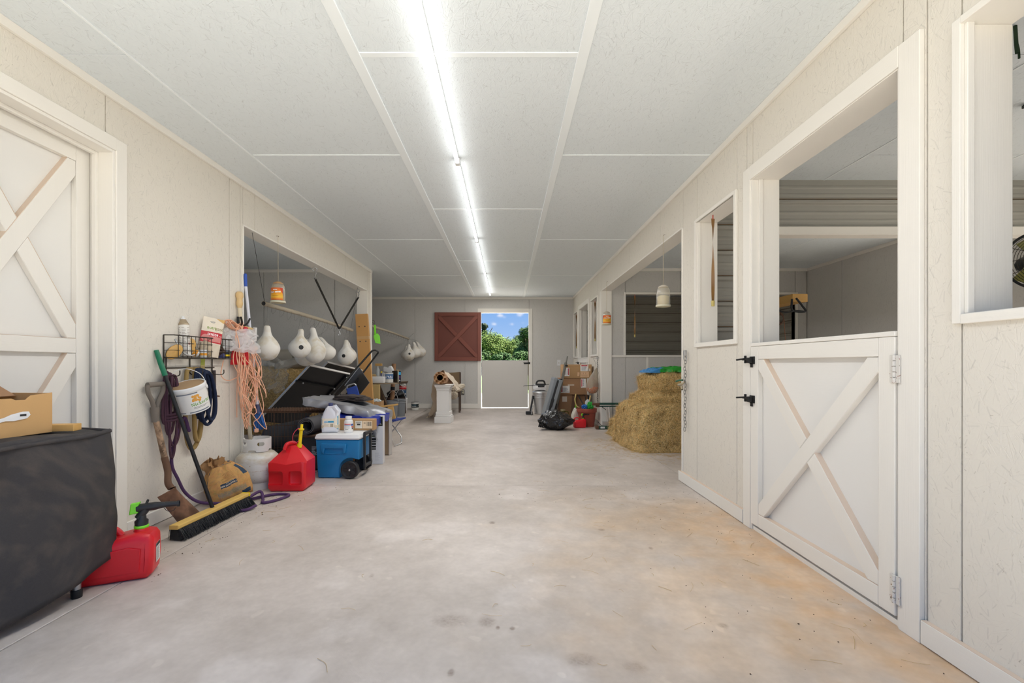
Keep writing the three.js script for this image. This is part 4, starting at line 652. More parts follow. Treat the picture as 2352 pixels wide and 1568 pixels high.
// --- concrete bag
{
  const t = thing('concrete_bag', 'crumpled brown paper bag of concrete mix slumped against the left wall', 'bag', [-2.225, 0, 3.60], 0.78); t.scale.set(0.86, 0.92, 0.95);
  const art = canvasTex(1024, 1024, (c, w, h) => { c.fillStyle = '#cb9a5c'; c.fillRect(0, 0, w, h); for (let i = 0; i < 500; i++) { c.fillStyle = `rgba(${rr(90, 220) | 0},${rr(80, 150) | 0},${rr(50, 100) | 0},0.10)`; c.beginPath(); c.ellipse(rnd() * w, rnd() * h, rr(5, 80), rr(3, 30), rnd() * 3, 0, 7); c.fill(); }
    c.save(); c.translate(w / 2, h / 2); c.rotate(Math.PI); c.fillStyle = '#26364a'; c.fillRect(-170, -20, 400, 108); c.fillStyle = '#e4d6c2'; c.font = 'bold 54px sans-serif'; c.fillText('CONCRETE MIX', -160, 45); c.font = '26px sans-serif'; c.fillText('MIX WITH WATER', -110, 84); c.fillStyle = '#2d4258'; c.fillRect(-430, -420, 230, 120); c.fillRect(-500, 120, 120, 330); c.fillStyle = '#6b4c2a'; for (let i = 0; i < 9; i++) c.fillRect(-160, 130 + i * 24, rr(180, 360), 6); c.restore();
    for (let i = 0; i < 2600; i++) { c.fillStyle = `rgba(${150 + rr(-30, 30) | 0},${135 + rr(-30, 30) | 0},${112 + rr(-30, 30) | 0},0.5)`; c.beginPath(); c.ellipse(rr(180, 860), h - 300 + (rnd() + rnd() - 1) * 95, rr(3, 13), rr(2, 8), rnd() * 3, 0, 7); c.fill(); } });
  const g0 = new THREE.BoxGeometry(0.35, 0.30, 0.2, 24, 22, 14).translate(0, 0.15, 0), uv0 = g0.attributes.uv.clone(), p = g0.attributes.position;
  for (let i = 0; i < p.count; i++) { let x = p.getX(i), y = p.getY(i), z = p.getZ(i); const u = x / 0.185, v = (y - 0.15) / 0.15, puff = Math.sqrt(Math.max(0.02, 1 - Math.pow(Math.abs(u), 3.2))) * Math.sqrt(Math.max(0.06, 1 - Math.pow(Math.abs(v), 3.6))); z *= 0.35 + 0.75 * puff; x *= 1 - 0.36 * Math.pow(Math.max(0, v), 2) - 0.16 * Math.max(0, v) - 0.10 * Math.pow(Math.max(0, -v), 4); z += 0.014 * fbm(x * 9, y * 9, 2, 3) - 0.26 * (y - 0.15) * 0.62; x += 0.012 * fbm(z * 8, y * 9, 5, 3); y = y + 0.012 * fbm(x * 9, z * 9, 8, 3); { const X = x * Math.cos(0.26) - y * Math.sin(0.26), Y = x * Math.sin(0.26) + y * Math.cos(0.26) + 0.03; x = X + 0.05; y = Math.max(0.0, Y); } p.setXYZ(i, x, y, z); }
  g0.computeVertexNormals();
  part(t, 'sack', g0, std(0xffffff, 0.85, { map: art, bumpMap: T.fine, bumpScale: 0.0004 }), 'k');
  const neck = part(t, 'neck', crease(warp(new THREE.CylinderGeometry(0.075, 0.05, 0.12, 40, 10, true).scale(1.2, 1, 0.7).translate(-0.05, 0.325, -0.055), (v) => { const a = Math.atan2(v.z + 0.055, v.x + 0.05), k = smooth(0.275, 0.40, v.y); v.x += 0.028 * Math.sin(a * 7) * k * Math.cos(a) + 0.012 * noise3(v.x * 30, v.y * 30, 1); v.z += 0.028 * Math.sin(a * 7) * k * Math.sin(a); v.y += 0.022 * noise3(v.x * 25, v.y * 8, 3) * k; }), 0.5), std(lin(0.40, 0.22, 0.09), 0.85, { side: THREE.DoubleSide, bumpMap: rep(T.fine, 0.2), bumpScale: 0.0005 }));
  neck.rotation.z = 0.26; neck.position.set(0.05, 0, 0);
}
// --- propane cylinder
{
  const t = thing('propane_tank', 'white propane cylinder with rust stains beside the concrete bag', 'gas cylinder', [-2.225, 0, 4.06]);
  const art = canvasTex(1024, 512, (c, w, h) => { c.fillStyle = '#d9d8d4'; c.fillRect(0, 0, w, h); const gr = c.createLinearGradient(0, 0, 0, h); c.fillStyle = 'rgba(176,146,104,0.6)'; for (let i = 0; i < 300; i++) { c.globalAlpha = 0.14; c.beginPath(); c.ellipse(rnd() * w, rnd() * 150, rr(10, 70), rr(5, 26), 0, 0, 7); c.fill(); } c.globalAlpha = 1; for (let i = 0; i < 620; i++) { c.fillStyle = `rgba(150,${rr(75, 110) | 0},50,${rr(0.2, 0.7).toFixed(2)})`; const y = rnd() < 0.6 ? 262 + rr(-7, 7) : rr(150, 470); c.fillRect(rnd() * w, y, rr(2, 9), rr(2, 6)); } });
  part(t, 'body', lathe([[0.0, 0.045], [0.08, 0.04], [0.135, 0.055], [0.168, 0.09], [0.178, 0.13], [0.178, 0.166], [0.1795, 0.168], [0.1795, 0.178], [0.178, 0.18], [0.178, 0.235], [0.168, 0.275], [0.135, 0.308], [0.08, 0.325], [0, 0.33]], 56), std(0xffffff, 0.42, { map: art }), 'k');
  part(t, 'foot_ring', [lathe([[0.138, 0.0], [0.138, 0.06]], 40), lathe([[0.134, 0.06], [0.134, 0.0], [0.138, 0.0]], 40)], M.whitePaint = std(lin(0.72, 0.71, 0.68), 0.5));
  const slot = (a, w, h, y) => box(w, h, 0.10, 0, 0, 0.11, Math.min(w, h) * 0.48).rotateY(a).translate(0, y, 0);
  const collar = crease(carve(lathe([[0.105, 0.322], [0.111, 0.322], [0.111, 0.436], [0.105, 0.436], [0.105, 0.322]], 64), [slot(0.75, 0.058, 0.034, 0.392), slot(-0.55, 0.062, 0.034, 0.392), slot(-1.5, 0.05, 0.034, 0.392), slot(2.4, 0.058, 0.034, 0.392), slot(0.1, 0.07, 0.03, 0.326), slot(-1.9, 0.10, 0.09, 0.44), slot(1.7, 0.07, 0.03, 0.326)]), 0.5);
  part(t, 'collar', collar, M.whitePaint);
  part(t, 'valve', [rod(new THREE.Vector3(0, 0.325, 0), new THREE.Vector3(0, 0.40, 0), 0.016, 0.013), rod(new THREE.Vector3(0, 0.37, 0), new THREE.Vector3(-0.05, 0.37, 0.04), 0.013), lathe([[0.026, 0.402], [0.028, 0.41], [0.026, 0.418], [0, 0.419]], 12)], std(lin(0.35, 0.26, 0.12), 0.45, { metalness: 0.7 }));
}
// --- the second, larger fuel can
{
  const t = thing('fuel_can_yellow_spout', 'red fuel can with a yellow spout next to the propane cylinder', 'fuel can', [-1.895, 0, 4.02], 0.06); t.scale.set(0.94, 1, 1); t.name = numbered('fuel_can');
  const S = [[-0.168, 0.03], [-0.14, 0], [0.14, 0], [0.168, 0.03], [0.168, 0.25], [0.055, 0.358], [0.03, 0.374], [-0.03, 0.374], [-0.06, 0.355], [-0.168, 0.245]];
  // two finger hollows and a sloping front are moulded into the body
  const hollow = (x0, x1) => box(x1 - x0, 0.118, 0.09, (x0 + x1) / 2, 0.118, 0.145, 0.02);
  const slope = (a, x) => box(0.5, 0.4, 0.2, 0, 0.2, 0.1, 0).rotateX(-0.72).rotateY(a).translate(x, 0.232, 0.135);
  part(t, 'body', crease(carve(extrude(S, 0.27, 0.03, [], 4).translate(0, 0, 0), [hollow(-0.21, -0.028), hollow(0.022, 0.14), slope(0.2, 0), slope(-0.2, 0)]), 0.55), M.redPlastic);
  part(t, 'grip', tube([new THREE.Vector3(-0.05, 0.345, 0.05), new THREE.Vector3(-0.03, 0.392, 0.04), new THREE.Vector3(0.0, 0.392, -0.03), new THREE.Vector3(0.0, 0.36, -0.08)], 0.017, 20, 10), M.redPlastic);
  part(t, 'spout', [lathe([[0.022, 0], [0.024, 0.03], [0.016, 0.035], [0.015, 0.15], [0.019, 0.153], [0.026, 0.16], [0.026, 0.167], [0.013, 0.17], [0.012, 0.205], [0.0, 0.206]], 18).rotateZ(-0.12).translate(0.055, 0.352, -0.02)], M.yellow);
  part(t, 'tether', tube([new THREE.Vector3(0.062, 0.41, 0), new THREE.Vector3(0.02, 0.40, 0.02), new THREE.Vector3(0.015, 0.47, 0.02), new THREE.Vector3(0.05, 0.52, 0), new THREE.Vector3(0.078, 0.52, -0.02)], 0.003, 24, 5), phys(lin(0.75, 0.05, 0.1), 0.4));
}
// --- long tools standing in the corner of the opening
{
  const t = thing('turned_handle', 'pale wooden tool handle with a turned knob leaning by the opening', 'tool handle', [0, 0, 0]);
  const a = V(-2.382, 0.004, 4.285), b = V(-2.384, 1.60, 4.06), c = V(-2.384, 1.735, 4.042), pm = std(lin(0.76, 0.66, 0.48), 0.55, { bumpMap: rep(T.grain, 0.6, 0.15), bumpScale: 0.0004 });
  part(t, 'shaft', rod(a, b, 0.0175, 0.0165, 14), pm);
  part(t, 'knob', lathe([[0.0165, 0], [0.02, 0.012], [0.027, 0.03], [0.027, 0.05], [0.023, 0.06], [0.024, 0.085], [0.032, 0.1], [0.03, 0.13], [0.018, 0.145], [0, 0.148]], 20).translate(b.x, b.y - 0.01, b.z), std(lin(0.72, 0.5, 0.24), 0.5));
  const u = thing('angle_broom', 'white broom handle with blue tip and frayed blue bristles by the opening', 'broom', [0, 0, 0]);
  const p = V(-2.392, 1.906, 4.165), q = V(-2.392, 1.80, 4.172), s = V(-2.305, 0.72, 4.205), e = V(-2.298, 0.635, 4.207);
  part(u, 'handle', rod(s, q, 0.0125, 0.0125, 12), std(lin(0.72, 0.73, 0.8), 0.4)); part(u, 'tip', [rod(q, p, 0.0135, 0.0135, 12), new THREE.SphereGeometry(0.0135, 12, 8).translate(p.x, p.y, p.z)], std(lin(0.02, 0.08, 0.42), 0.4));
  part(u, 'socket', rod(e, s, 0.026, 0.016, 10), std(lin(0.06, 0.07, 0.15), 0.5));
  const br = []; for (let i = 0; i < 170; i++) { const k = rr(-1, 1), j = rr(-1, 1); br.push(rod(new THREE.Vector3(e.x + k * 0.02, e.y + 0.012, e.z + j * 0.014), new THREE.Vector3(e.x + 0.02 + k * 0.052 + rr(-0.006, 0.006), e.y - 0.135 - rr(0, 0.02) + k * 0.02, e.z + j * 0.022), 0.0032, 0.0022, 5)); }
  tag(part(u, 'bristles', br, std(lin(0.025, 0.13, 0.42), 0.6)), null, null, null, 'stuff');
}
{   // orange cord, its hooks, a dustpan and a small hammer hanging beside it
  const cm = std(lin(0.92, 0.50, 0.32), 0.55);
  const t = thing('extension_lead', 'long pale orange extension cord bundled over a hook at the opening', 'cord', [0, 0, 0]);
  for (let i = 0; i < 20; i++) {
    const top = 1.455 - rr(0, 0.05), h = rr(0.45, 0.95), dc = 4.03 + rr(-0.02, 0.05), hw = rr(0.02, 0.10), x = -2.37 + rr(0, 0.03), sk = rr(-0.04, 0.16) * h, f = rr(0, 0.08) * h, ph = rr(0, 6.28);
    const pts = []; for (let k = 0; k < 12; k++) { const a = k / 12 * 2 * Math.PI, y = top - h * (0.5 - 0.5 * Math.cos(a)), s = Math.sin(a), dn = (0.5 - 0.5 * Math.cos(a)), wob = Math.sin(dn * 5.5 + ph) * 0.055 * dn; pts.push(V(Math.max(x + dn * (0.035 + f) + wob * 0.7 + rr(0, 0.025) * dn, -2.384), y + rr(-0.015, 0.015), dc + s * hw * (1 + 0.9 * Math.sin(dn * 4 + ph * 2)) + sk * dn + wob + rr(-0.02, 0.02))); }
    part(t, 'loop', tube(pts, 0.0038, 64, 5, true), cm);
  }
  for (let i = 0; i < 9; i++) { const pts = []; for (let k = 0; k < 9; k++) { const a = k / 9 * 6.283; pts.push(V(-2.362 + 0.02 * Math.sin(a + i), 1.43 - 0.02 * Math.cos(a) * 1.2 + 0.026 * Math.sin(a) - i * 0.002, 3.90 + 0.075 * Math.cos(a) + i * 0.007)); } part(t, 'loop', tube(pts, 0.0038, 40, 5, true), cm); }
  for (const [q, w] of [[[V(-2.36, 1.12, 3.79), V(-2.385, 1.0, 3.80), V(-2.385, 0.95, 3.90), V(-2.36, 0.99, 4.02), V(-2.34, 1.05, 4.06)], 0], [[V(-2.38, 1.0, 4.02), V(-2.39, 0.8, 4.03), V(-2.39, 0.62, 4.03)], 1], [[V(-2.27, 0.9, 4.17), V(-2.24, 0.7, 4.19), V(-2.27, 0.6, 4.17), V(-2.31, 0.56, 4.15), V(-2.29, 0.50, 4.16)], 2]]) part(t, 'loose_end', tube(q, 0.0038, 40, 6), cm);
  part(t, 'plug', box(0.03, 0.035, 0.03, -2.288, 0.485, -4.16, 0.006), cm); part(t, 'plug', box(0.03, 0.03, 0.04, -2.29, 1.235, -4.14, 0.006), cm);
  const k = thing('wall_hook', 'black double hook under the top of the orange cord', 'hook', [0, 0, 0]);
  part(k, 'back_plate', box(0.01, 0.10, 0.03, -2.385, 1.46, -4.04, 0.003), M.blackMetal);
  for (const s of [-1, 1]) part(k, 'prong', tube([V(-2.385, 1.445, 4.04), V(-2.345, 1.435, 4.04 + s * 0.02), V(-2.325, 1.46, 4.04 + s * 0.045), V(-2.32, 1.50, 4.04 + s * 0.07)], 0.008, 16, 8), M.blackMetal);
  const hm = thing('small_mallet', 'small mallet with wooden handle hanging at the edge of the opening', 'mallet', [0, 0, 0]); part(hm, 'handle', rod(V(-2.355, 1.425, 4.06), V(-2.29, 1.40, 4.13), 0.011, 0.012), M.pine); part(hm, 'head', rod(V(-2.282, 1.42, 4.125), V(-2.295, 1.30, 4.15), 0.017, 0.013), M.whitePaint);
  const dp = thing('red_dustpan', 'bright red dustpan hanging behind the orange cord', 'dustpan', [0, 0, 0]), rm = phys(lin(0.56, 0.003, 0.012), 0.42);
  part(dp, 'pan', extrude([[-0.08, 0], [0.08, 0], [0.066, 0.145], [-0.066, 0.145]], 0.012, 0.004).rotateY(1.0).translate(-2.345, 1.085, -4.0), rm); part(dp, 'handle', bar(V(-2.345, 1.24, 4.0), V(-2.325, 1.42, 4.06), 0.035, 0.012, 1.0), rm);
}
// ---------------------------------------------------------------- the opening on the left: traps, gourds, tables, cooler
M.wire = std(lin(0.25, 0.24, 0.22), 0.5, { metalness: 0.6 });
function flyTrap(name, label, x, yTop, yHook, d, kind) {
  const t = thing(name, label, 'fly trap', [x, yTop - 0.215, d], 0, 'hanging fly traps');
  part(t, 'jar', [lathe([[0.066, 0.0], [0.067, 0.03], [0.066, 0.12], [0.062, 0.165], [0.048, 0.196], [0.02, 0.212], [0, 0.214]], 32)], phys(kind ? lin(0.94, 0.91, 0.84) : lin(0.93, 0.86, 0.74), 0.2, { transmission: 0.78, thickness: 0 }));
  part(t, 'bait', lathe([[0, 0.01], [0.056, 0.01], [0.058, kind ? 0.10 : 0.07], [0.03, kind ? 0.115 : 0.08], [0, kind ? 0.11 : 0.085]], 24), std(kind ? lin(0.78, 0.70, 0.48) : lin(0.5, 0.38, 0.2), 0.8));
  part(t, 'base_ring', lathe([[0.068, -0.002], [0.0745, 0.0], [0.074, 0.010], [0.070, 0.018], [0.067, 0.018]], 32), phys(lin(0.7, 0.66, 0.5), 0.4));
  part(t, 'cap', lathe([[0.05, 0.195], [0.047, 0.203], [0.02, 0.218], [0, 0.22]], 24), std(kind ? lin(0.8, 0.72, 0.6) : lin(0.55, 0.33, 0.16), 0.6));
  if (kind !== 1) part(t, 'label', sleeve(0.0682, 0.125, -1.15, 1.15, 24).translate(0, 0.085, 0), std(0xffffff, 0.5, { map: canvasTex(512, 384, (c, w, h) => {
    const g = c.createLinearGradient(0, 0, 0, h); g.addColorStop(0, '#e8641a'); g.addColorStop(0.45, '#f3a51e'); g.addColorStop(0.75, '#f6c63a'); g.addColorStop(1, '#e2641c'); c.fillStyle = g; c.fillRect(0, 0, w, h); c.fillStyle = '#d2401a'; c.beginPath(); c.moveTo(0, 0); c.lineTo(130, 0); c.quadraticCurveTo(40, 90, 0, 210); c.fill(); c.beginPath(); c.moveTo(w, 0); c.lineTo(w - 130, 0); c.quadraticCurveTo(w - 40, 90, w, 210); c.fill();
    c.font = 'bold 58px serif'; c.textAlign = 'center'; c.fillStyle = '#fff'; c.fillRect(190, 46, 140, 22); c.font = 'bold 70px sans-serif'; c.strokeStyle = '#7a2410'; c.lineWidth = 8; c.strokeText('TRAP', 150, 168, 170); c.fillText('TRAP', 150, 168, 170); for (let i = 0; i < 5; i++) c.fillRect(262 + i * 36, 112 - i * 3, 28, 46); c.fillStyle = '#b8541a'; c.fillRect(140, 240, 230, 8); c.fillRect(170, 262, 170, 8);  }) }), 'k');
  part(t, 'string', rod(new THREE.Vector3(0, 0.215, 0), new THREE.Vector3(0, yHook - yTop + 0.215, 0), 0.0018, 0.0018, 5), std(lin(0.6, 0.5, 0.32), 0.9));
  part(t, 'hook', tube([new THREE.Vector3(0, yHook - yTop + 0.215, 0), new THREE.Vector3(0.006, yHook - yTop + 0.224, 0), new THREE.Vector3(x > 0 ? 0.02 : -0.02, yHook - yTop + 0.226, 0)], 0.0022, 10, 5), M.rust);
  return t;
}
flyTrap('fly_trap', 'orange-labelled fly trap jar hanging in the left opening above the gourd pole', -2.372, 1.94, 2.405, 4.72, 0);
flyTrap('fly_trap', 'unlabelled whitish fly trap jar hanging in front of the hay opening', 1.588, 1.89, 2.395, 4.64, 1);
flyTrap('fly_trap', 'small orange-labelled fly trap hanging at the far corner of the hay opening', 1.592, 1.935, 2.40, 7.30, 2);
// --- poles and painted gourds
const poleMat = std(lin(0.42, 0.36, 0.27), 0.8, { bumpMap: rep(T.fine, 0.1), bumpScale: 0.0006 });
function gourdPole(label, a, b, ties) {
  const t = thing('gourd_pole', label, 'pole', [0, 0, 0]);
  part(t, 'pipe', [tube([a, a.clone().lerp(b, 0.5).add(new THREE.Vector3(0, 0.012, 0)), b], 0.024, 20, 14), lathe([[0.019, 0], [0.024, 0], [0.024, 0.006]], 14).rotateX(Math.PI / 2).translate(a.x, a.y, a.z)], poleMat);
  part(t, 'bore', lathe([[0, 0], [0.0205, 0]], 14).rotateX(Math.PI / 2).translate(a.x, a.y, a.z + 0.004), M.blackPlastic);
  for (let i = 0; i < 14; i++) { const p = a.clone().lerp(b, 0.08 + i * 0.066); part(t, 'wire_loop', tube([p.clone().add(new THREE.Vector3(0.02, 0, 0)), p.clone().add(new THREE.Vector3(0.026, -0.05, 0.02)), p.clone().add(new THREE.Vector3(rr(-0.01, 0.01), -rr(0.07, 0.1), 0.03)), p.clone().add(new THREE.Vector3(-0.02, -0.045, 0.02)), p.clone().add(new THREE.Vector3(-0.02, 0, 0))], 0.0016, 16, 4), M.wire); }
  for (const [p, q] of ties) part(t, 'tie_wire', rod(p, q, 0.0022, 0.0022, 5), M.blackMetal);
  return t;
}
gourdPole('weathered pole hung level across the left opening carrying the nearer gourds', V(-2.50, 1.712, 4.68), V(-2.47, 1.63, 7.25), [[V(-2.50, 1.72, 4.70), V(-2.44, 2.35, 4.36)], [V(-2.47, 1.64, 7.2), V(-2.46, 2.35, 7.5)]]);
gourdPole('weathered pole running to the back wall carrying the farther gourds', V(-2.50, 1.792, 8.14), V(-2.37, 1.70, 10.95), [[V(-2.49, 1.80, 8.16), V(-2.44, 1.98, 8.10)], [V(-2.37, 1.71, 10.9), V(-2.30, 1.86, 11.24)]]);
const gourdWhite = std(lin(0.90, 0.88, 0.84), 0.6, { map: field(256, (u, v) => { const n = wrapNoise(u, v, 6, 31, 5), k = Math.max(0, n) * 60; return [250 - k * 0.5, 248 - k * 0.7, 244 - k * 1.1]; }), bumpMap: rep(T.fine, 0.25), bumpScale: 0.0003 });
function gourd(label, x, top, bot, d, w, o = {}) {
  const t = thing('gourd', label, 'gourd', [x, bot, d], o.turn ?? 0, o.group), h = top - bot, R = w / 2;
  const prof = [[0, 0], [0.22, 0.008], [0.5, 0.045], [0.78, 0.13], [0.95, 0.24], [1, 0.34], [0.95, 0.44], [0.8, 0.54], [0.58, 0.63], [0.40, 0.71], [0.31, 0.79], [0.275, 0.87], [0.25, 0.94], [0.18, 0.985], [0.0, 1]];
  const c = new THREE.CatmullRomCurve3(prof.map(([r, y]) => new THREE.Vector3(r * R, y * h, 0))).getPoints(44).map((p) => [p.x, p.y]);
  const bend = o.bend ?? 0, g = warp(lathe(c, 40), (v) => { const k = Math.max(0, v.y / h - 0.35); v.x += bend * k * k * h * 2.2 + 0.03 * R * noise3(v.y * 9, v.z * 7, d); v.z += 0.03 * R * noise3(v.x * 8, v.y * 8, d + 3); });
  part(t, 'shell', planar(g), gourdWhite, 'k');
  if (o.hole) { const [a, y] = o.hole, r = R * 0.985 + 0.001; part(t, 'entrance_hole', new THREE.SphereGeometry(0.026, 20, 10, 0, 6.29, 0, 1.57).scale(1, 0.12, 1).rotateX(Math.PI / 2).translate(0, y * h, r).rotateY(a), M.blackPlastic); }
  const tx = bend * 0.42 * h * 2.2; part(t, 'hanging_wire', tube([new THREE.Vector3(tx - 0.026, h * 0.93, 0.01), new THREE.Vector3(tx - 0.03, h * 1.02, 0), new THREE.Vector3((o.tie ?? 0) * 0.5, (1.66 - bot + h * 1.0) / 2, 0), new THREE.Vector3(o.tie ?? 0, Math.max(o.wireTop ?? 1.66, top + 0.03) - bot, 0), new THREE.Vector3(tx + 0.02, h * 1.04, 0), new THREE.Vector3(tx + 0.03, h * 0.93, -0.005)], 0.0014, 40, 4), M.wire);
}
gourd('white painted gourd without a hole nearest the front in the left opening', -2.475, 1.49, 1.125, 4.70, 0.242, { wireTop: 1.69 });
gourd('white gourd with a round hole, second along the near pole', -2.44, 1.505, 1.16, 5.36, 0.245, { hole: [0.55, 0.36], bend: 0.06, wireTop: 1.675 });
gourd('tallest white gourd hanging just behind the holed gourd on the near pole', -2.44, 1.555, 1.10, 5.78, 0.27, { bend: -0.06, wireTop: 1.665 });
gourd('white gourd with its neck bent to the left on the near pole', -2.44, 1.46, 1.145, 6.17, 0.235, { bend: -0.34, wireTop: 1.655 });
gourd('small white gourd with a hole in front of the tall cardboard box', -2.445, 1.46, 1.075, 6.92, 0.25, { hole: [0.05, 0.36], wireTop: 1.64 });
gourd('white gourd mostly hidden beside the tall cardboard box', -2.49, 1.44, 1.12, 7.20, 0.22, { bend: -0.1, wireTop: 1.635 });
gourd('stained white gourd hanging low behind the tallest gourd', -2.66, 1.42, 1.06, 6.05, 0.30, { wireTop: 1.66, tie: 0.18 });
gourd('white gourd with a hole in front of the cluster by the back wall', -2.31, 1.56, 1.165, 10.70, 0.29, { hole: [0.32, 0.42], wireTop: 1.70, tie: -0.06 });
gourd('white gourd in the middle of the cluster by the back wall', -2.20, 1.62, 1.24, 10.93, 0.26, { bend: -0.12, wireTop: 1.70, tie: -0.15 });
gourd('white gourd leaning right in the cluster by the back wall', -2.10, 1.64, 1.26, 11.06, 0.26, { bend: -0.3, wireTop: 1.70, tie: -0.22 });
gourd('white gourd peeping out left of the cluster by the back wall', -2.43, 1.53, 1.20, 10.98, 0.25, { wireTop: 1.70, tie: 0.05 });
{
  const t = thing('tie_strap', 'black strap with snap hooks slung from two eyebolts in the left opening', 'strap', [0, 0, 0]);
  const A = V(-2.49, 2.335, 5.90), B = V(-2.49, 2.335, 7.62), m = V(-2.44, 1.60, 6.62), st = std(lin(0.03, 0.027, 0.022), 0.7);
  for (const [p, nm] of [[A, 0], [B, 1]]) { part(t, 'eyebolt', [new THREE.TorusGeometry(0.026, 0.006, 8, 18).rotateY(0.6).translate(p.x, p.y - 0.02, p.z), rod(p, p.clone().add(new THREE.Vector3(0, 0.02, 0)), 0.006)], M.steel); part(t, 'snap_hook', [tube([p.clone().add(new THREE.Vector3(0, -0.04, 0)), p.clone().add(new THREE.Vector3(0.016, -0.075, 0.01)), p.clone().add(new THREE.Vector3(0, -0.115, 0))], 0.008, 12, 7), new THREE.TorusGeometry(0.014, 0.005, 6, 14).translate(p.x, p.y - 0.13, p.z)], M.steel); }
  const a2 = A.clone().add(new THREE.Vector3(0, -0.13, 0)), b2 = B.clone().add(new THREE.Vector3(0, -0.13, 0));
  part(t, 'webbing', bar(a2, m, 0.038, 0.005, 0.25), st); part(t, 'webbing', bar(b2, m, 0.038, 0.005, 0.25), st);
  part(t, 'snap', [new THREE.TorusGeometry(0.016, 0.0045, 6, 14).translate(m.x, m.y - 0.012, m.z), tube([m.clone().add(new THREE.Vector3(0, -0.03, 0)), m.clone().add(new THREE.Vector3(0.012, -0.08, 0)), m.clone().add(new THREE.Vector3(-0.004, -0.10, 0)), m.clone().add(new THREE.Vector3(-0.012, -0.08, 0))], 0.006, 14, 7)], M.steel);
}
{
  const t = thing('tall_carton', 'tall narrow orange-brown cardboard carton leaning on the far post of the opening', 'box', [-2.245, 0, 7.42], 0.12); t.rotation.z = 0.062; t.rotation.x = 0.0;
  part(t, 'carton', box(0.19, 1.90, 0.10, 0, 0.955, 0, 0.003), std(lin(0.56, 0.30, 0.10), 0.85, { bumpMap: rep(T.fine, 0.2), bumpScale: 0.0002 }));
  for (const y of [1.70, 1.46]) for (const x of [-0.045, 0.045]) part(t, 'hole', new THREE.CircleGeometry(0.010, 14).translate(x, y, 0.0508), M.blackPlastic);
  part(t, 'packing_tape', box(0.192, 0.05, 0.102, 0, 1.52, 0, 0.003), phys(lin(0.55, 0.33, 0.14), 0.3));
}
{
  const t = thing('green_scoop', 'lime green plastic hand scoop hanging on the end of the left wall', 'scoop', [0, 0, 0]);
  part(t, 'handle', bar(V(-2.352, 1.79, 8.10), V(-2.345, 1.62, 8.10), 0.032, 0.014), M.lime); part(t, 'blade', extrude([[-0.03, 0], [0.03, 0.0], [0.062, -0.05], [0.06, -0.19], [-0.025, -0.17], [-0.05, -0.05]], 0.012, 0.004).rotateY(0.3).rotateZ(0.1).translate(-2.338, 1.635, -8.12), M.lime);
  part(t, 'loop', tube([V(-2.352, 1.785, 8.1), V(-2.36, 1.86, 8.1), V(-2.42, 1.86, 8.09), V(-2.36, 1.80, 8.1)], 0.0025, 16, 5), M.blackMetal);
}
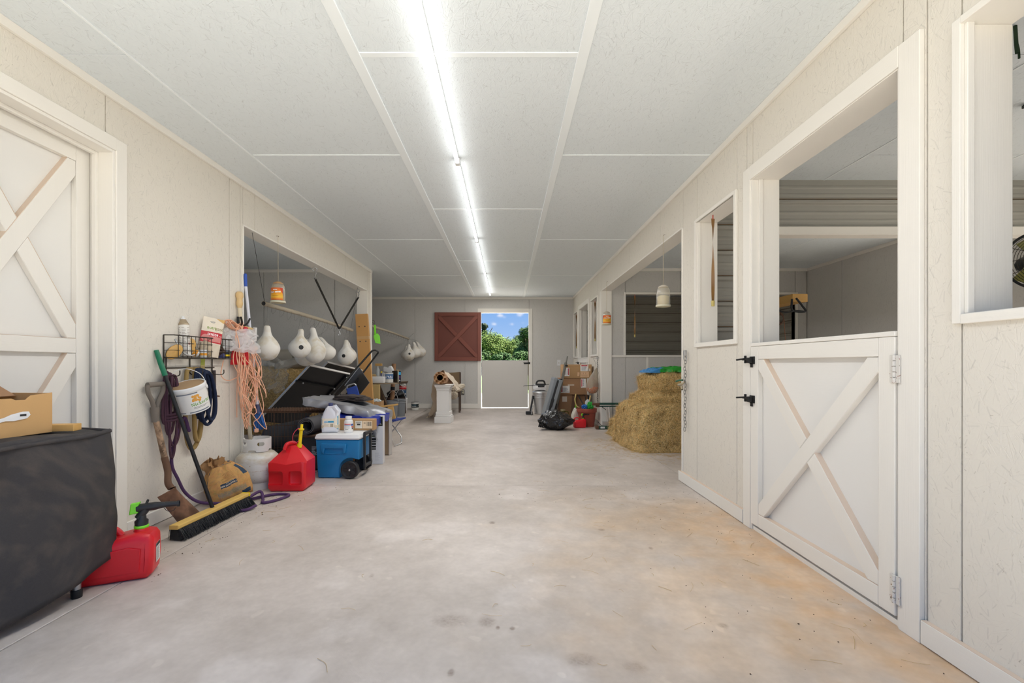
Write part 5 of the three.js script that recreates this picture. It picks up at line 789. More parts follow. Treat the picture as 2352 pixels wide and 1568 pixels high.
// --- black folding tables with bright metal edges
{
  const t = thing('folding_table', 'black folding table with metal edging tipped up behind the wire crate', 'table', [0, 0, 0]);
  const edge = std(lin(0.72, 0.69, 0.65), 0.4, { metalness: 0.3 }), blk = std(lin(0.016, 0.016, 0.017), 0.45, { bumpMap: rep(T.fine, 0.1), bumpScale: 0.0002 });
  const P = V(-2.60, 1.078, 6.0), U = new THREE.Vector3(-0.70, -0.615, -0.30).normalize(), Vv = new THREE.Vector3(0.26, -0.19, -0.55), N = new THREE.Vector3(); Vv.addScaledVector(U, -Vv.dot(U)).normalize(); N.crossVectors(U, Vv).normalize();
  const basis = new THREE.Matrix4().makeBasis(U, Vv, N).setPosition(P), leaf = (u0, u1, v0, v1, z0, z1, b = 0.003) => box(u1 - u0, v1 - v0, z1 - z0, (u0 + u1) / 2, (v0 + v1) / 2, (z0 + z1) / 2, b).applyMatrix4(basis);
  const pt = (u, v, z) => new THREE.Vector3(u, v, z).applyMatrix4(basis);
  part(t, 'leaf', leaf(0.012, 1.25, 0.012, 0.66, -0.018, 0), blk);
  part(t, 'edging', [leaf(0, 1.25, 0, 0.014, -0.022, 0.008), leaf(0, 0.014, 0, 0.66, -0.022, 0.008)], edge);
  part(t, 'cross_rail', leaf(0.30, 0.335, 0.0, 0.66, 0.0, 0.026), M.blackMetal);
  part(t, 'side_rail', leaf(0.02, 0.60, 0.60, 0.645, 0.0, 0.03), M.blackMetal);
  for (const [u, v] of [[0.318, 0.10], [0.318, 0.60], [0.05, 0.62], [0.45, 0.62]]) part(t, 'bolt', new THREE.SphereGeometry(0.013, 12, 8).translate(...pt(u, v, 0.032).toArray()), M.steel);
  const lA = V(-2.40, 0.60, 6.1), lB = V(-1.935, 1.285, 6.55), lC = V(-1.90, 1.27, 6.72), lD = V(-2.33, 0.62, 6.52);
  part(t, 'leg_frame', tube([lA, V(-2.16, 0.955, 6.33), V(-1.955, 1.26, 6.53), lB, V(-1.91, 1.292, 6.60), lC, V(-1.915, 1.245, 6.73), V(-2.1, 0.96, 6.63), lD], 0.013, 90, 10, false, 0.12), std(lin(0.02, 0.02, 0.02), 0.3, { metalness: 0.5 }));
  part(t, 'leg_brace', [rod(V(-2.42, 0.66, 6.2), V(-2.0, 0.50, 6.0), 0.011), rod(V(-2.30, 0.69, 6.25), V(-1.95, 0.47, 6.0), 0.011)], std(lin(0.1, 0.1, 0.1), 0.3, { metalness: 0.7 }));
  const s = thing('folding_table_half', 'second black table leaf with metal edging standing behind the first', 'table', [0, 0, 0]);
  s.name = numbered('table_leaf');
  const b2 = new THREE.Matrix4().makeBasis(U, Vv, N).setPosition(V(-2.66, 1.12, 6.75)), lf2 = (u0, u1, v0, v1, z0, z1, b = 0.003) => box(u1 - u0, v1 - v0, z1 - z0, (u0 + u1) / 2, (v0 + v1) / 2, (z0 + z1) / 2, b).applyMatrix4(b2);
  part(s, 'leaf', lf2(0.012, 0.9, 0.012, 0.66, -0.018, 0), blk); part(s, 'edging', [lf2(0, 0.9, 0, 0.014, -0.022, 0.006), lf2(0, 0.014, 0, 0.66, -0.022, 0.006)], edge);
  const q = thing('tin_panel', 'small shiny grey panel wedged between the table legs', 'panel', [0, 0, 0]);
  part(q, 'sheet', box(0.40, 0.30, 0.012, 0, 0, 0, 0.003).rotateZ(0.75).rotateY(-0.5).translate(-2.18, 0.80, -6.62), std(lin(0.13, 0.12, 0.11), 0.3, { metalness: 0.5 })); part(q, 'edging', box(0.40, 0.014, 0.016, 0, 0.15, 0, 0.002).rotateZ(0.75).rotateY(-0.5).translate(-2.18, 0.80, -6.62), edge);
}
{
  const t = thing('camp_chair', 'folded blue camp chair with white script leaning by the tall carton', 'chair', [-2.03, 0.36, 6.30], 0.1); t.rotation.z = 0.34; t.rotation.x = -0.2;
  part(t, 'backrest', extrude(rrect(-0.075, 0.075, 0.0, 0.44, 0.012), 0.03, 0.01), std(0xffffff, 0.8, { map: (() => { const m = canvasTex(256, 512, (c, w, h) => { c.fillStyle = '#2f4a9c'; c.fillRect(0, 0, w, h); c.strokeStyle = '#eef'; c.lineWidth = 12; c.beginPath(); c.moveTo(70, 150); c.quadraticCurveTo(40, 330, 110, 300); c.moveTo(130, 240); c.quadraticCurveTo(150, 330, 190, 250); c.moveTo(150, 190); c.lineTo(200, 330); c.stroke(); }, true, true); m.repeat.set(1 / 0.15, 1 / 0.44); m.offset.set(0.5, 0); return m; })() }), 'k');
  part(t, 'frame', [tube([new THREE.Vector3(-0.062, 0.40, -0.012), new THREE.Vector3(-0.062, 0.455, -0.005), new THREE.Vector3(-0.045, 0.475, 0), new THREE.Vector3(0.045, 0.475, 0), new THREE.Vector3(0.062, 0.455, -0.005), new THREE.Vector3(0.062, 0.40, -0.012)], 0.011, 60, 10, false, 0.1)], std(lin(0.5, 0.49, 0.47), 0.3, { metalness: 0.8 }));
}
// --- wire crate and what lies in and on it
{
  const t = thing('wire_crate', 'rusty brown wire dog crate behind the propane cylinder', 'crate', [0, 0, 0]);
  const x0 = -2.93, x1 = -2.13, d0 = 5.22, d1 = 5.72, y0 = 0.012, y1 = 0.535, w = (a, b, r = 0.0024) => rod(a, b, r, r, 5);
  part(t, 'frame', [[x0, d0], [x1, d0], [x0, d1], [x1, d1]].map(([x, d]) => w(V(x, y0, d), V(x, y1, d), 0.0045)).concat([y0, y1].flatMap((y) => [w(V(x0, y, d0), V(x1, y, d0), 0.0045), w(V(x0, y, d1), V(x1, y, d1), 0.0045), w(V(x0, y, d0), V(x0, y, d1), 0.0045), w(V(x1, y, d0), V(x1, y, d1), 0.0045)])), M.rust);
  const grid = (name, list) => part(t, name, list, M.rust);
  const front = []; for (let i = 1; i < 21; i++) front.push(w(V(x0 + i * (x1 - x0) / 21, y0, d0), V(x0 + i * (x1 - x0) / 21, y1, d0))); for (const y of [0.13, 0.26, 0.385]) front.push(w(V(x0, y, d0), V(x1, y, d0), 0.003));
  tag(grid('front_grid', front), null, null, null, 'stuff');
  const top = []; for (let i = 1; i < 21; i++) top.push(w(V(x0 + i * (x1 - x0) / 21, y1, d0), V(x0 + i * (x1 - x0) / 21, y1 + 0.002, d1))); for (let i = 1; i < 9; i++) top.push(w(V(x0, y1 + 0.004, d0 + i * 0.055), V(x1, y1 + 0.004, d0 + i * 0.055), 0.003));
  tag(grid('top_grid', top), null, null, null, 'stuff');
  const side = []; for (let i = 1; i < 10; i++) side.push(w(V(x1, y0, d0 + i * 0.05), V(x1, y1, d0 + i * 0.05))); for (const y of [0.13, 0.26, 0.385]) side.push(w(V(x1, y, d0), V(x1, y, d1), 0.003));
  tag(grid('side_grid', side), null, null, null, 'stuff');
  part(t, 'tray', span(x0 + 0.02, x1 - 0.02, 0.012, 0.035, d0 + 0.02, d1 - 0.02, 0.006), M.blackPlastic);
  const rub = std(lin(0.075, 0.072, 0.074), 0.75, { bumpMap: rep(T.grain, 0.1, 0.1), bumpScale: 0.001 });
  const m = thing('foam_mat', 'thick grey rubber mat folded inside the wire crate', 'mat', [0, 0, 0]);
  part(m, 'fold', warp(new THREE.CylinderGeometry(0.17, 0.17, 0.42, 40, 8).rotateZ(Math.PI / 2).translate(-2.66, 0.26, -5.48), (v) => { v.y = 0.24 + (v.y - 0.26) * (1.0 + 0.35 * (v.x + 2.45)) + 0.14 * (v.x + 2.6); v.y = Math.max(v.y, 0.04); }), rub);
  const b = thing('blue_jacket', 'navy and black bundle of cloth stuffed at the right of the crate', 'cloth', [0, 0, 0]);
  part(b, 'bundle', warp(new THREE.IcosahedronGeometry(0.2, 8), (v) => { v.multiplyScalar(1 + 0.22 * noise3(v.x * 6, v.y * 6, v.z * 6)); v.y *= 1.05; v.x *= 0.72; v.x -= 2.32; v.y = Math.max(0.045, v.y + 0.26); v.z -= 5.48; }), std(lin(0.01, 0.02, 0.07), 0.85));
  const lat = thing('lattice_panel', 'dark brown woven lattice panel lying on top of the wire crate', 'panel', [0, 0, 0]), sl = [];
  for (let i = -2; i < 26; i++) { for (const s of [1, -1]) { const a = -2.91 + i * 0.034, q = [a, a + s * 0.2].map((x) => Math.min(-2.15, Math.max(-2.93, x))); if (Math.abs(q[0] - q[1]) < 0.03) continue; const k = (x) => (x - a) / (s * 0.2); sl.push(bar(V(q[0], 0.548 + (s > 0 ? 0 : 0.006), 5.24 + 0.44 * k(q[0])), V(q[1], 0.548 + (s > 0 ? 0 : 0.006), 5.24 + 0.44 * k(q[1])), 0.005, 0.004, 1.57, 0)); } }
  tag(part(lat, 'strips', sl, M.rust), null, null, null, 'stuff');
  const bin = thing('black_bin', 'black plastic storage bin under the rolled rubber mat', 'bin', [-2.02, 0, 4.88]);
  part(bin, 'body', box(0.30, 0.35, 0.42, 0, 0.176, 0, 0.02), std(lin(0.022, 0.022, 0.026), 0.55)); part(bin, 'rim', box(0.33, 0.025, 0.45, 0, 0.352, 0, 0.01), M.rust);
  part(bin, 'paper_label', plate(0.08, 0.11).translate(0.05, 0.2, 0.2115), std(0xffffff, 0.6, { map: canvasTex(128, 160, (c, w, h) => { c.fillStyle = '#20242c'; c.fillRect(0, 0, w, h); c.fillStyle = '#cdd3da'; for (let i = 0; i < 9; i++) c.fillRect(12, 14 + i * 16, rr(40, 104), 6); }) }), 'k');
  const roll = thing('rolled_mat', 'rolled black rubber mat lying on the dark bin with its hollow end forward', 'mat', [-2.015, 0.462, 4.86], -0.06);
  const sp = []; for (let i = 0; i <= 90; i++) { const a = i / 90 * Math.PI * 2 * 2.6, r = 0.058 + 0.036 * i / 90; sp.push([r * Math.cos(a + 1), r * Math.sin(a + 1) * 0.97]); } const inn = sp.map(([x, y]) => { const L = Math.hypot(x, y); return [x * (1 - 0.009 / L), y * (1 - 0.009 / L)]; }).reverse();
  part(roll, 'spiral', extrude([...sp, ...inn], 0.52, 0), rub); part(roll, 'core_shadow', lathe([[0, 0], [0.05, 0]], 20).rotateX(Math.PI / 2).translate(0, 0, -0.2), M.blackPlastic);
}
// --- cooler and what stands on it
{
  const t = thing('cooler', 'blue wheeled cooler with white lid in front of the tarps', 'cooler', [-1.617, 0, 4.53], -0.03);
  const blue = phys(lin(0.008, 0.19, 0.45), 0.4, { bumpMap: rep(T.fine, 0.06), bumpScale: 0.0002 }), w = 0.42, d = 0.36;
  const wheelCut = []; for (let i = 0; i <= 10; i++) { const a = Math.PI - i / 10 * (Math.PI * 0.62); wheelCut.push([0.128 + 0.107 * Math.cos(a), 0.086 + 0.107 * Math.sin(a)]); }
  part(t, 'body', crease(extrude([[-0.188, 0.012], [-0.18, 0.004], [0.02, 0.004], ...wheelCut, [0.205, 0.18], [0.212, 0.365], [-0.21, 0.365]], d, 0.012, [], 3), 0.5), blue);
  part(t, 'side_handle', crease(extrude([[-0.145, 0.245], [-0.125, 0.235], [-0.115, 0.285], [0.055, 0.285], [0.065, 0.235], [0.085, 0.245], [0.097, 0.325], [0.085, 0.338], [-0.145, 0.338], [-0.157, 0.325]], 0.03, 0.01).translate(0, 0, d / 2 + 0.004), 0.5), blue);
  part(t, 'recess_edge', crease(extrude([[-0.112, 0.232], [0.048, 0.232], [0.052, 0.242], [-0.116, 0.242]], 0.012, 0.004).translate(0, 0, d / 2 + 0.002), 0.5), blue);
  part(t, 'lid', crease(warp(box(w + 0.022, 0.052, d + 0.022, 0.001, 0.394, 0, 0.018), (v) => { if (v.y > 0.40) { v.x *= 0.97; v.z *= 0.97; } }), 0.6), phys(lin(0.80, 0.80, 0.80), 0.45));
  for (const s of [1, -1]) { const wh = part(t, 'wheel', turned(lathe([[0.03, -0.026], [0.078, -0.026], [0.085, -0.018], [0.085, 0.018], [0.078, 0.026], [0.066, 0.024], [0.058, 0.012], [0.02, 0.014], [0.018, 0.022], [0, 0.022]], 36), Math.PI / 2).translate(0.128, 0.0855, s * (d / 2 + 0.006)), std(lin(0.017, 0.017, 0.018), 0.5)); part(wh, 'axle_cap', new THREE.SphereGeometry(0.011, 12, 8).translate(0.128, 0.0855, s * (d / 2 + 0.028)), M.steel); for (let k = 0; k < 5; k++) part(wh, 'spoke', box(0.03, 0.052, 0.006, 0, 0.038, 0, 0.003).rotateZ(k * 1.2566 + 0.3).translate(0.128, 0.0855, s * (d / 2 + 0.022)), M.blackPlastic); }
  part(t, 'pull_handle', [box(0.022, 0.35, 0.028, 0.232, 0.235, 0.085, 0.006), box(0.022, 0.35, 0.028, 0.232, 0.235, -0.085, 0.006), box(0.03, 0.035, 0.20, 0.235, 0.415, 0, 0.01), box(0.026, 0.03, 0.20, 0.23, 0.10, 0, 0.006)], M.blackPlastic);
}
{
  const top = 0.4205;
  const t = thing('bleach_jug', 'white gallon jug with blue cap and label standing on the cooler', 'jug', [-1.742, top, 4.50], 0.12);
  const body = crease(extrude([[-0.078, 0.006], [-0.07, 0], [0.07, 0], [0.078, 0.006], [0.08, 0.14], [0.078, 0.172], [0.066, 0.182], [0.05, 0.215], [0.026, 0.248], [0.02, 0.258], [-0.022, 0.258], [-0.042, 0.232], [-0.062, 0.195], [-0.076, 0.15]], 0.115, 0.032, [[[0.022, 0.19], [0.046, 0.186], [0.05, 0.2], [0.028, 0.228], [0.014, 0.222]]], 4), 0.7);
  part(t, 'body', body, phys(lin(0.78, 0.79, 0.84), 0.35));
  part(t, 'cap', lathe([[0.021, 0.256], [0.0215, 0.282], [0.019, 0.285], [0, 0.286]], 24), std(lin(0.05, 0.06, 0.17), 0.45));
  part(t, 'label', extrude([[-0.0808, 0.03], [0.0808, 0.03], [0.0815, 0.14], [0.080, 0.165], [-0.0785, 0.155], [-0.0795, 0.14]], 0.1172, 0.032, [], 4), std(0xffffff, 0.5, { map: (() => { const m = canvasTex(512, 512, (c, w, h) => { c.fillStyle = '#f1ead9'; c.fillRect(0, 0, w, h); c.fillStyle = '#1f9cc9'; c.fillRect(0, 190, w * 0.78, 62); c.fillStyle = '#fff'; for (let i = 0; i < 9; i++) c.fillRect(30 + i * 22, 206, 16, 28); c.fillStyle = '#9a8f7c'; c.font = '44px serif'; c.fillText('RTA', 30, 120); c.fillStyle = '#b4a890'; for (let i = 0; i < 11; i++) c.fillRect(36, 280 + i * 19, rr(120, 230), 6); c.fillRect(290, 290, 90, 170); c.fillStyle = '#d8cdb4'; c.fillRect(400, 30, 100, 440); }, true, true); m.repeat.set(1 / 0.155, 1 / 0.138); m.offset.set(0.5, -0.21); return m; })() }), 'k');
  const s = thing('pill_bottle', 'small white screw-cap bottle with red and blue label on the cooler', 'bottle', [-1.555, top, 4.47]);
  part(s, 'body', lathe([[0, 0], [0.039, 0], [0.042, 0.004], [0.042, 0.105], [0.036, 0.122], [0.027, 0.128], [0.027, 0.134]], 32), M.whitePlastic); part(s, 'cap', lathe([[0.03, 0.132], [0.031, 0.158], [0.028, 0.16], [0, 0.161]], 28), M.whitePlastic);
  part(s, 'label', sleeve(0.0425, 0.085, -2.6, 2.6, 30).translate(0, 0.055, 0), std(0xffffff, 0.5, { map: canvasTex(768, 256, (c, w, h) => { c.fillStyle = '#f4f3f0'; c.fillRect(0, 0, w, h); c.fillStyle = '#d9463a'; c.fillRect(250, 26, 260, 22); c.fillStyle = '#2f59a8'; c.fillRect(250, 54, 260, 18); c.fillRect(520, 30, 110, 60); c.fillStyle = '#d9463a'; c.fillRect(530, 100, 100, 34); c.fillStyle = '#222'; c.fillRect(545, 140, 60, 50); c.fillStyle = '#555'; c.fillRect(300, 180, 120, 14); c.fillStyle = '#aaa'; for (let i = 0; i < 5; i++) c.fillRect(270, 90 + i * 16, 200, 5); }) }), 'k');
  const b = thing('shipping_carton', 'flat brown cardboard carton with white labels on the back of the cooler', 'box', [-1.545, top, 4.66], -0.06);
  part(b, 'carton', box(0.40, 0.11, 0.09, 0, 0.056, 0, 0.003), M.cardboard);
  for (const [x, w, k] of [[0.045, 0.07, 0], [0.135, 0.1, 1]]) part(b, 'paper_label', plate(w, 0.075).translate(x, 0.058, 0.0458), std(0xffffff, 0.6, { map: canvasTex(160, 128, (c, W, h) => { c.fillStyle = k ? '#e8cfae' : '#e4ded2'; c.fillRect(0, 0, W, h); c.fillStyle = '#33302c'; if (k) { for (let i = 0; i < 9; i++) c.fillRect(70 + i * 9, 16, rr(2, 6), 70); c.fillRect(20, 30, 30, 10); } else { c.fillRect(40, 50, 80, 24); for (let i = 0; i < 4; i++) c.fillRect(16, 14 + i * 8, 120, 3); } }) }), 'k');
}
// --- tarps heaped behind the cooler
function slab(x0, x1, y0, y1, d0, d1, f) { return crease(warp(new THREE.BoxGeometry(x1 - x0, y1 - y0, d1 - d0, 48, 6, 26).translate((x0 + x1) / 2, (y0 + y1) / 2, -(d0 + d1) / 2), f), 0.9); }
{
  solo('silver_tarp', 'silver grey tarp folded in a long slab on top of the heap', 'tarp', slab(-2.21, -1.40, 0.585, 0.665, 4.93, 5.5, (v) => { const u = (v.x + 2.21) / 0.77, s = -v.z - 5.25; v.y += 0.055 * (0.5 - u) * 2 - 0.055 * Math.pow(u, 3) + 0.016 * noise3(v.x * 2.5, s * 5, 1) + 0.006 * noise3(v.x * 9, s * 13, 4); v.x += 0.03 * noise3(s * 5, v.y * 6, 2); v.z += 0.03 * noise3(v.x * 4, v.y * 5, 8); if (u > 0.92) v.y -= (u - 0.92) * 1.5 * smooth(0.02, -0.2, s); }), std(lin(0.36, 0.36, 0.38), 0.36, { metalness: 0.35, bumpMap: rep(T.fine, 0.05), bumpScale: 0.0003 }));
  solo('blue_tarp', 'bright blue tarp folded beneath the silver tarp', 'tarp', slab(-1.93, -1.38, 0.485, 0.56, 4.84, 5.35, (v) => { const u = (v.x + 1.93) / 0.55, s = -v.z - 5.1; v.y += -0.045 * u + 0.014 * noise3(v.x * 4, s * 6, 5) + 0.006 * noise3(v.x * 15, s * 14, 2); v.z += 0.018 * noise3(v.x * 5, v.y * 8, 3); }), phys(lin(0.012, 0.03, 0.33), 0.35, { bumpMap: rep(T.fine, 0.05), bumpScale: 0.0004 }));
  const f = thing('folded_cloth', 'dark brown folded sheets lying on the silver tarp', 'cloth', [0, 0, 0]);
  for (let i = 0; i < 4; i++) part(f, 'fold', slab(-1.98 + i * 0.01, -1.60 - i * 0.025, 0.676 + i * 0.013, 0.687 + i * 0.013, 5.16, 5.44 - i * 0.01, (v) => { v.y += 0.008 * noise3(v.x * 7, v.z * 7, i) - 0.055 * (v.x + 1.8) ; }), std(lin(0.055, 0.042, 0.038), 0.8));
  // what the heap rests on
  const b = thing('storage_carton', 'brown storage carton supporting the folded tarps behind the cooler', 'box', [-1.86, 0, 5.26]);
  part(b, 'carton', box(0.58, 0.45, 0.40, 0, 0.226, 0, 0.004), M.cardboardDark); part(b, 'tape', box(0.05, 0.003, 0.402, 0, 0.4515, 0, 0.001), phys(lin(0.5, 0.35, 0.2), 0.3));
}
{
  const t = thing('speaker_carton', 'white carton with black top band and rows of black bars by the cooler', 'box', [-1.435, 0, 5.02], 0.06);
  const W = 0.15, h = 0.52;
  part(t, 'carton', box(W, h, 0.10, 0, h / 2 + 0.001, 0, 0.002), std(lin(0.72, 0.72, 0.74), 0.5));
  part(t, 'printed_front', plate(W - 0.004, h - 0.004).translate(0, h / 2, 0.0508), std(0xffffff, 0.45, { map: canvasTex(256, 900, (c, w, H) => { c.fillStyle = '#dcdde2'; c.fillRect(0, 0, w, H); c.fillStyle = '#0c100e'; c.fillRect(0, 0, w, 180); c.fillStyle = '#6d8a2a'; c.fillRect(60, 84, 60, 20); c.fillStyle = '#f2f2f2'; c.font = 'bold 60px sans-serif'; c.fillText('ilson.', 82, 150); c.fillStyle = '#15181a'; const rows = [[200, 20], [262, 14], [318, 20], [360, 20], [408, 44], [466, 22], [504, 32], [552, 36], [602, 24]]; rows.forEach(([y, q], i) => { c.fillStyle = i === 3 ? '#4a5a1c' : '#15181a'; c.fillRect(30, y, 100, q); }); c.fillStyle = '#b9bbc4'; for (let i = 0; i < 7; i++) c.fillRect(110, 690 + i * 22, rr(60, 110), 5); }) }), 'k');
  const p = thing('edged_panel', 'tan board with bright metal edges standing behind the white carton', 'panel', [-1.47, 0, 5.50], -0.35); p.scale.set(0.8, 1, 1);
  part(p, 'board', box(0.16, 0.50, 0.05, 0, 0.255, 0, 0.003), std(lin(0.40, 0.30, 0.19), 0.6)); for (const s of [-1, 1]) part(p, 'metal_edge', box(0.022, 0.52, 0.056, s * 0.085, 0.262, 0, 0.006), std(lin(0.62, 0.6, 0.58), 0.35, { metalness: 0.5 }));
  const c = thing('camp_stool', 'small folding stool with blue seat and silver tube legs', 'stool', [-1.575, 0, 6.15], -0.2), al = std(lin(0.7, 0.69, 0.67), 0.28, { metalness: 0.8 });
  part(c, 'seat', slab(-0.13, 0.15, 0.325, 0.345, -0.16, 0.16, (v) => { v.y -= 0.025 * Math.cos(v.x * 9) * Math.cos(v.z * 6) - 0.02; }), std(lin(0.03, 0.055, 0.27), 0.75));
  for (const s of [-1, 1]) part(c, 'leg_loop', tube([new THREE.Vector3(-0.11 * s, 0.33, -0.14), new THREE.Vector3(0.09 * s, 0.10, -0.14), new THREE.Vector3(0.11 * s, 0.015, -0.1), new THREE.Vector3(0.11 * s, 0.012, 0.1), new THREE.Vector3(0.09 * s, 0.10, 0.14), new THREE.Vector3(-0.11 * s, 0.33, 0.14)], 0.010, 60, 8, false, 0.2), al);
  for (const [i, l] of ['long thin orange wood stick lying over the camp stool', 'short orange wood offcut on the left of the camp stool', 'short orange wood block standing on the camp stool'].entries()) solo('wood_offcut', l, 'wood', [box(0.26, 0.022, 0.03, 0, 0, 0, 0.003).rotateZ(0.12).rotateY(0.2).translate(-1.60, 0.53, -6.14), box(0.10, 0.13, 0.05, 0, 0, 0, 0.003).rotateZ(0.08).translate(-1.665, 0.413, -6.16), box(0.075, 0.17, 0.03, 0, 0, 0, 0.003).rotateZ(0.2).translate(-1.555, 0.434, -6.14)][i], M.timber, 'g');
}
// --- loose hay and odds and ends in the bay
M.hayCore = std(lin(0.72, 0.50, 0.22), 0.95, { map: field(512, (u, v) => { const n = wrapNoise(u, v, 40, 51, 4) * 90 + wrapNoise(u, v, 9, 5, 3) * 40, f = (rnd() - 0.5) * 40; return [205 + n + f, 200 + n + f, 190 + n + f]; }), bumpMap: rep(T.osbBump, 0.4), bumpScale: 0.012 }); M.hayCore.map.repeat.set(1.6, 1.6);
const hayTones = [lin(0.95, 0.66, 0.28), lin(0.88, 0.57, 0.22), lin(1.0, 0.80, 0.42), lin(0.66, 0.40, 0.13), lin(0.80, 0.62, 0.26)];
function strawCoat(parent, name, geo, n, len, out, droop = 0.3) {   // many flat stalks lying on and sticking out of a surface
  const p = geo.attributes.position, idx = geo.index, tri = (idx ? idx.count : p.count) / 3, area = [], A = new THREE.Vector3(), B = new THREE.Vector3(), Cc = new THREE.Vector3(), e1 = new THREE.Vector3(), e2 = new THREE.Vector3(), N = new THREE.Vector3(); let tot = 0;
  const at = (t, k, v) => v.fromBufferAttribute(p, idx ? idx.getX(t * 3 + k) : t * 3 + k);
  for (let t = 0; t < tri; t++) { at(t, 0, A); at(t, 1, B); at(t, 2, Cc); tot += e1.subVectors(B, A).cross(e2.subVectors(Cc, A)).length(); area.push(tot); }
  const pos = new Float32Array(n * 18), col = new Float32Array(n * 18), nor = new Float32Array(n * 18), dir = new THREE.Vector3(), sd = new THREE.Vector3(), O = new THREE.Vector3(), q = [0, 1, 2, 3].map(() => new THREE.Vector3());
  for (let i = 0; i < n; i++) {
    const r = rnd() * tot; let lo = 0, hi = tri - 1; while (lo < hi) { const m = (lo + hi) >> 1; area[m] < r ? lo = m + 1 : hi = m; }
    at(lo, 0, A); at(lo, 1, B); at(lo, 2, Cc); let u = rnd(), v = rnd(); if (u + v > 1) { u = 1 - u; v = 1 - v; }
    O.copy(A).addScaledVector(e1.subVectors(B, A), u).addScaledVector(e2.subVectors(Cc, A), v); N.crossVectors(e1, e2).normalize();
    dir.set(rr(-1, 1), rr(-1, 1) - droop, rr(-1, 1)); dir.addScaledVector(N, -dir.dot(N)).normalize().addScaledVector(N, rr(0.02, out)).normalize();
    sd.crossVectors(dir, N).normalize(); const w = rr(0.0006, 0.0015), L = rr(0.4, 1) * len; O.addScaledVector(N, rr(0, 0.006)).addScaledVector(dir, -L * 0.4);
    q[0].copy(O).addScaledVector(sd, -w); q[1].copy(O).addScaledVector(sd, w); q[2].copy(O).addScaledVector(dir, L).addScaledVector(sd, w * 0.6).addScaledVector(N, -L * 0.10); q[3].copy(q[2]).addScaledVector(sd, -w * 1.2);
    for (const k of q) if (k.y < 0.002) k.y = 0.002;
    const c = hayTones[(rnd() * 5) | 0], b = rr(0.75, 1.15);
    [0, 1, 2, 0, 2, 3].forEach((k, j) => { const o = i * 18 + j * 3; pos[o] = q[k].x; pos[o + 1] = q[k].y; pos[o + 2] = q[k].z; nor[o] = N.x; nor[o + 1] = N.y; nor[o + 2] = N.z; col[o] = c.r * b; col[o + 1] = c.g * b; col[o + 2] = c.b * b; });
  }
  const g = new THREE.BufferGeometry(); g.setAttribute('position', new THREE.BufferAttribute(pos, 3)); g.setAttribute('normal', new THREE.BufferAttribute(nor, 3)); g.setAttribute('color', new THREE.BufferAttribute(col, 3));
  const m = meshOf(g, M.strawCoat ??= new THREE.MeshStandardMaterial({ vertexColors: true, roughness: 0.85, side: THREE.DoubleSide })); m.name = numbered(name); m.userData.kind = 'stuff'; parent.add(m); return m;
}
function hayBale(label, x, y, d, w, h, l, turn = 0, n = 9000, o = {}) {
  const t = thing('hay_bale', label, 'hay bale', [x, y, d], turn, o.group), sag = o.sag ?? 0.06;
  const g = warp(new THREE.BoxGeometry(w, h, l, 26, 14, 26).translate(0, h / 2, 0), (v) => {
    const a = Math.abs(v.x) / (w / 2), b = Math.abs(v.z) / (l / 2), c = v.y / h, e = (q) => Math.pow(q, 5);
    const k = 1 - 0.10 * e(a) * e(b) - 0.09 * (e(c) + (o.floor ? 0 : e(1 - c))) ; v.x *= k; v.z *= k; v.y -= sag * h * e(c) * (e(a) + e(b)) * 1.4;
    const s = 0.05 * Math.min(1, (c + (o.floor ? 0.5 : 0.2))); v.x += s * fbm(v.x * 5 + x, v.y * 5 + y * 3, v.z * 5, 3); v.z += s * fbm(v.x * 5, v.y * 5 + 9 + y, v.z * 5 + d, 3); v.y = Math.max(0.0, v.y + 0.6 * s * fbm(v.x * 6 + 3, v.z * 6, y + 2, 3) * c);
    if (o.floor) { const f = Math.pow(1 - c, 3) * 0.045; v.x += Math.sign(v.x) * f * a; v.z += Math.sign(v.z) * f * b; }
  });
  part(t, 'bale', g, M.hayCore);
  strawCoat(t, 'loose_straw', g, n * 2.2 | 0, 0.19, 0.16, 0.35);
  return t;
}
hayBale('tan hay bale standing in the left bay behind the black tables', -3.74, 0, 7.42, 1.12, 1.04, 0.8, 0.0, 9000);
{
  solo('grey_cushion', 'pale grey cushion lying on top of the hay in the left bay', 'cushion', warp(new THREE.BoxGeometry(0.46, 0.2, 0.4, 14, 10, 12).translate(-3.42, 1.10, -7.35), (v) => { const a = (v.x + 3.42) / 0.23, b = (v.z + 7.35) / 0.2; v.y = 1.10 + (v.y - 1.10) * (1 - 0.55 * Math.pow(Math.max(Math.abs(a), Math.abs(b)), 4)) + 0.06 * a; }), std(lin(0.40, 0.36, 0.30), 0.9));
  solo('clear_sheet', 'clear plastic sheeting hanging over the hay in the left bay', 'plastic sheet', crease(warp(new THREE.PlaneGeometry(0.36, 0.40, 40, 44).translate(-3.0, 0.95, -5.9), (v) => { const u = v.x + 3.0, w = v.y - 0.95; v.z += 0.10 * noise3(u * 6, w * 5, 2) + 0.05 * Math.abs(noise3(u * 13, w * 11, 7)) + 0.012 * noise3(u * 30, w * 26, 3); v.x += 0.05 * noise3(w * 7, u * 3, 4) - 0.25 * u * smooth(-0.05, -0.2, w); v.y += 0.04 * noise3(u * 9, 1, 5); }), 0.7), phys(lin(0.93, 0.93, 0.91), 0.16, { transmission: 0.9, thickness: 0, side: THREE.DoubleSide }));
  const lamp = thing('heat_duct', 'beige plastic duct piece lying above the hay in the left bay', 'duct', [-3.62, 1.20, 7.3], 0.2); part(lamp, 'cone', lathe([[0.16, -0.2], [0.09, 0.2], [0, 0.2]], 24).rotateZ(1.45), std(lin(0.42, 0.37, 0.29), 0.7));
}
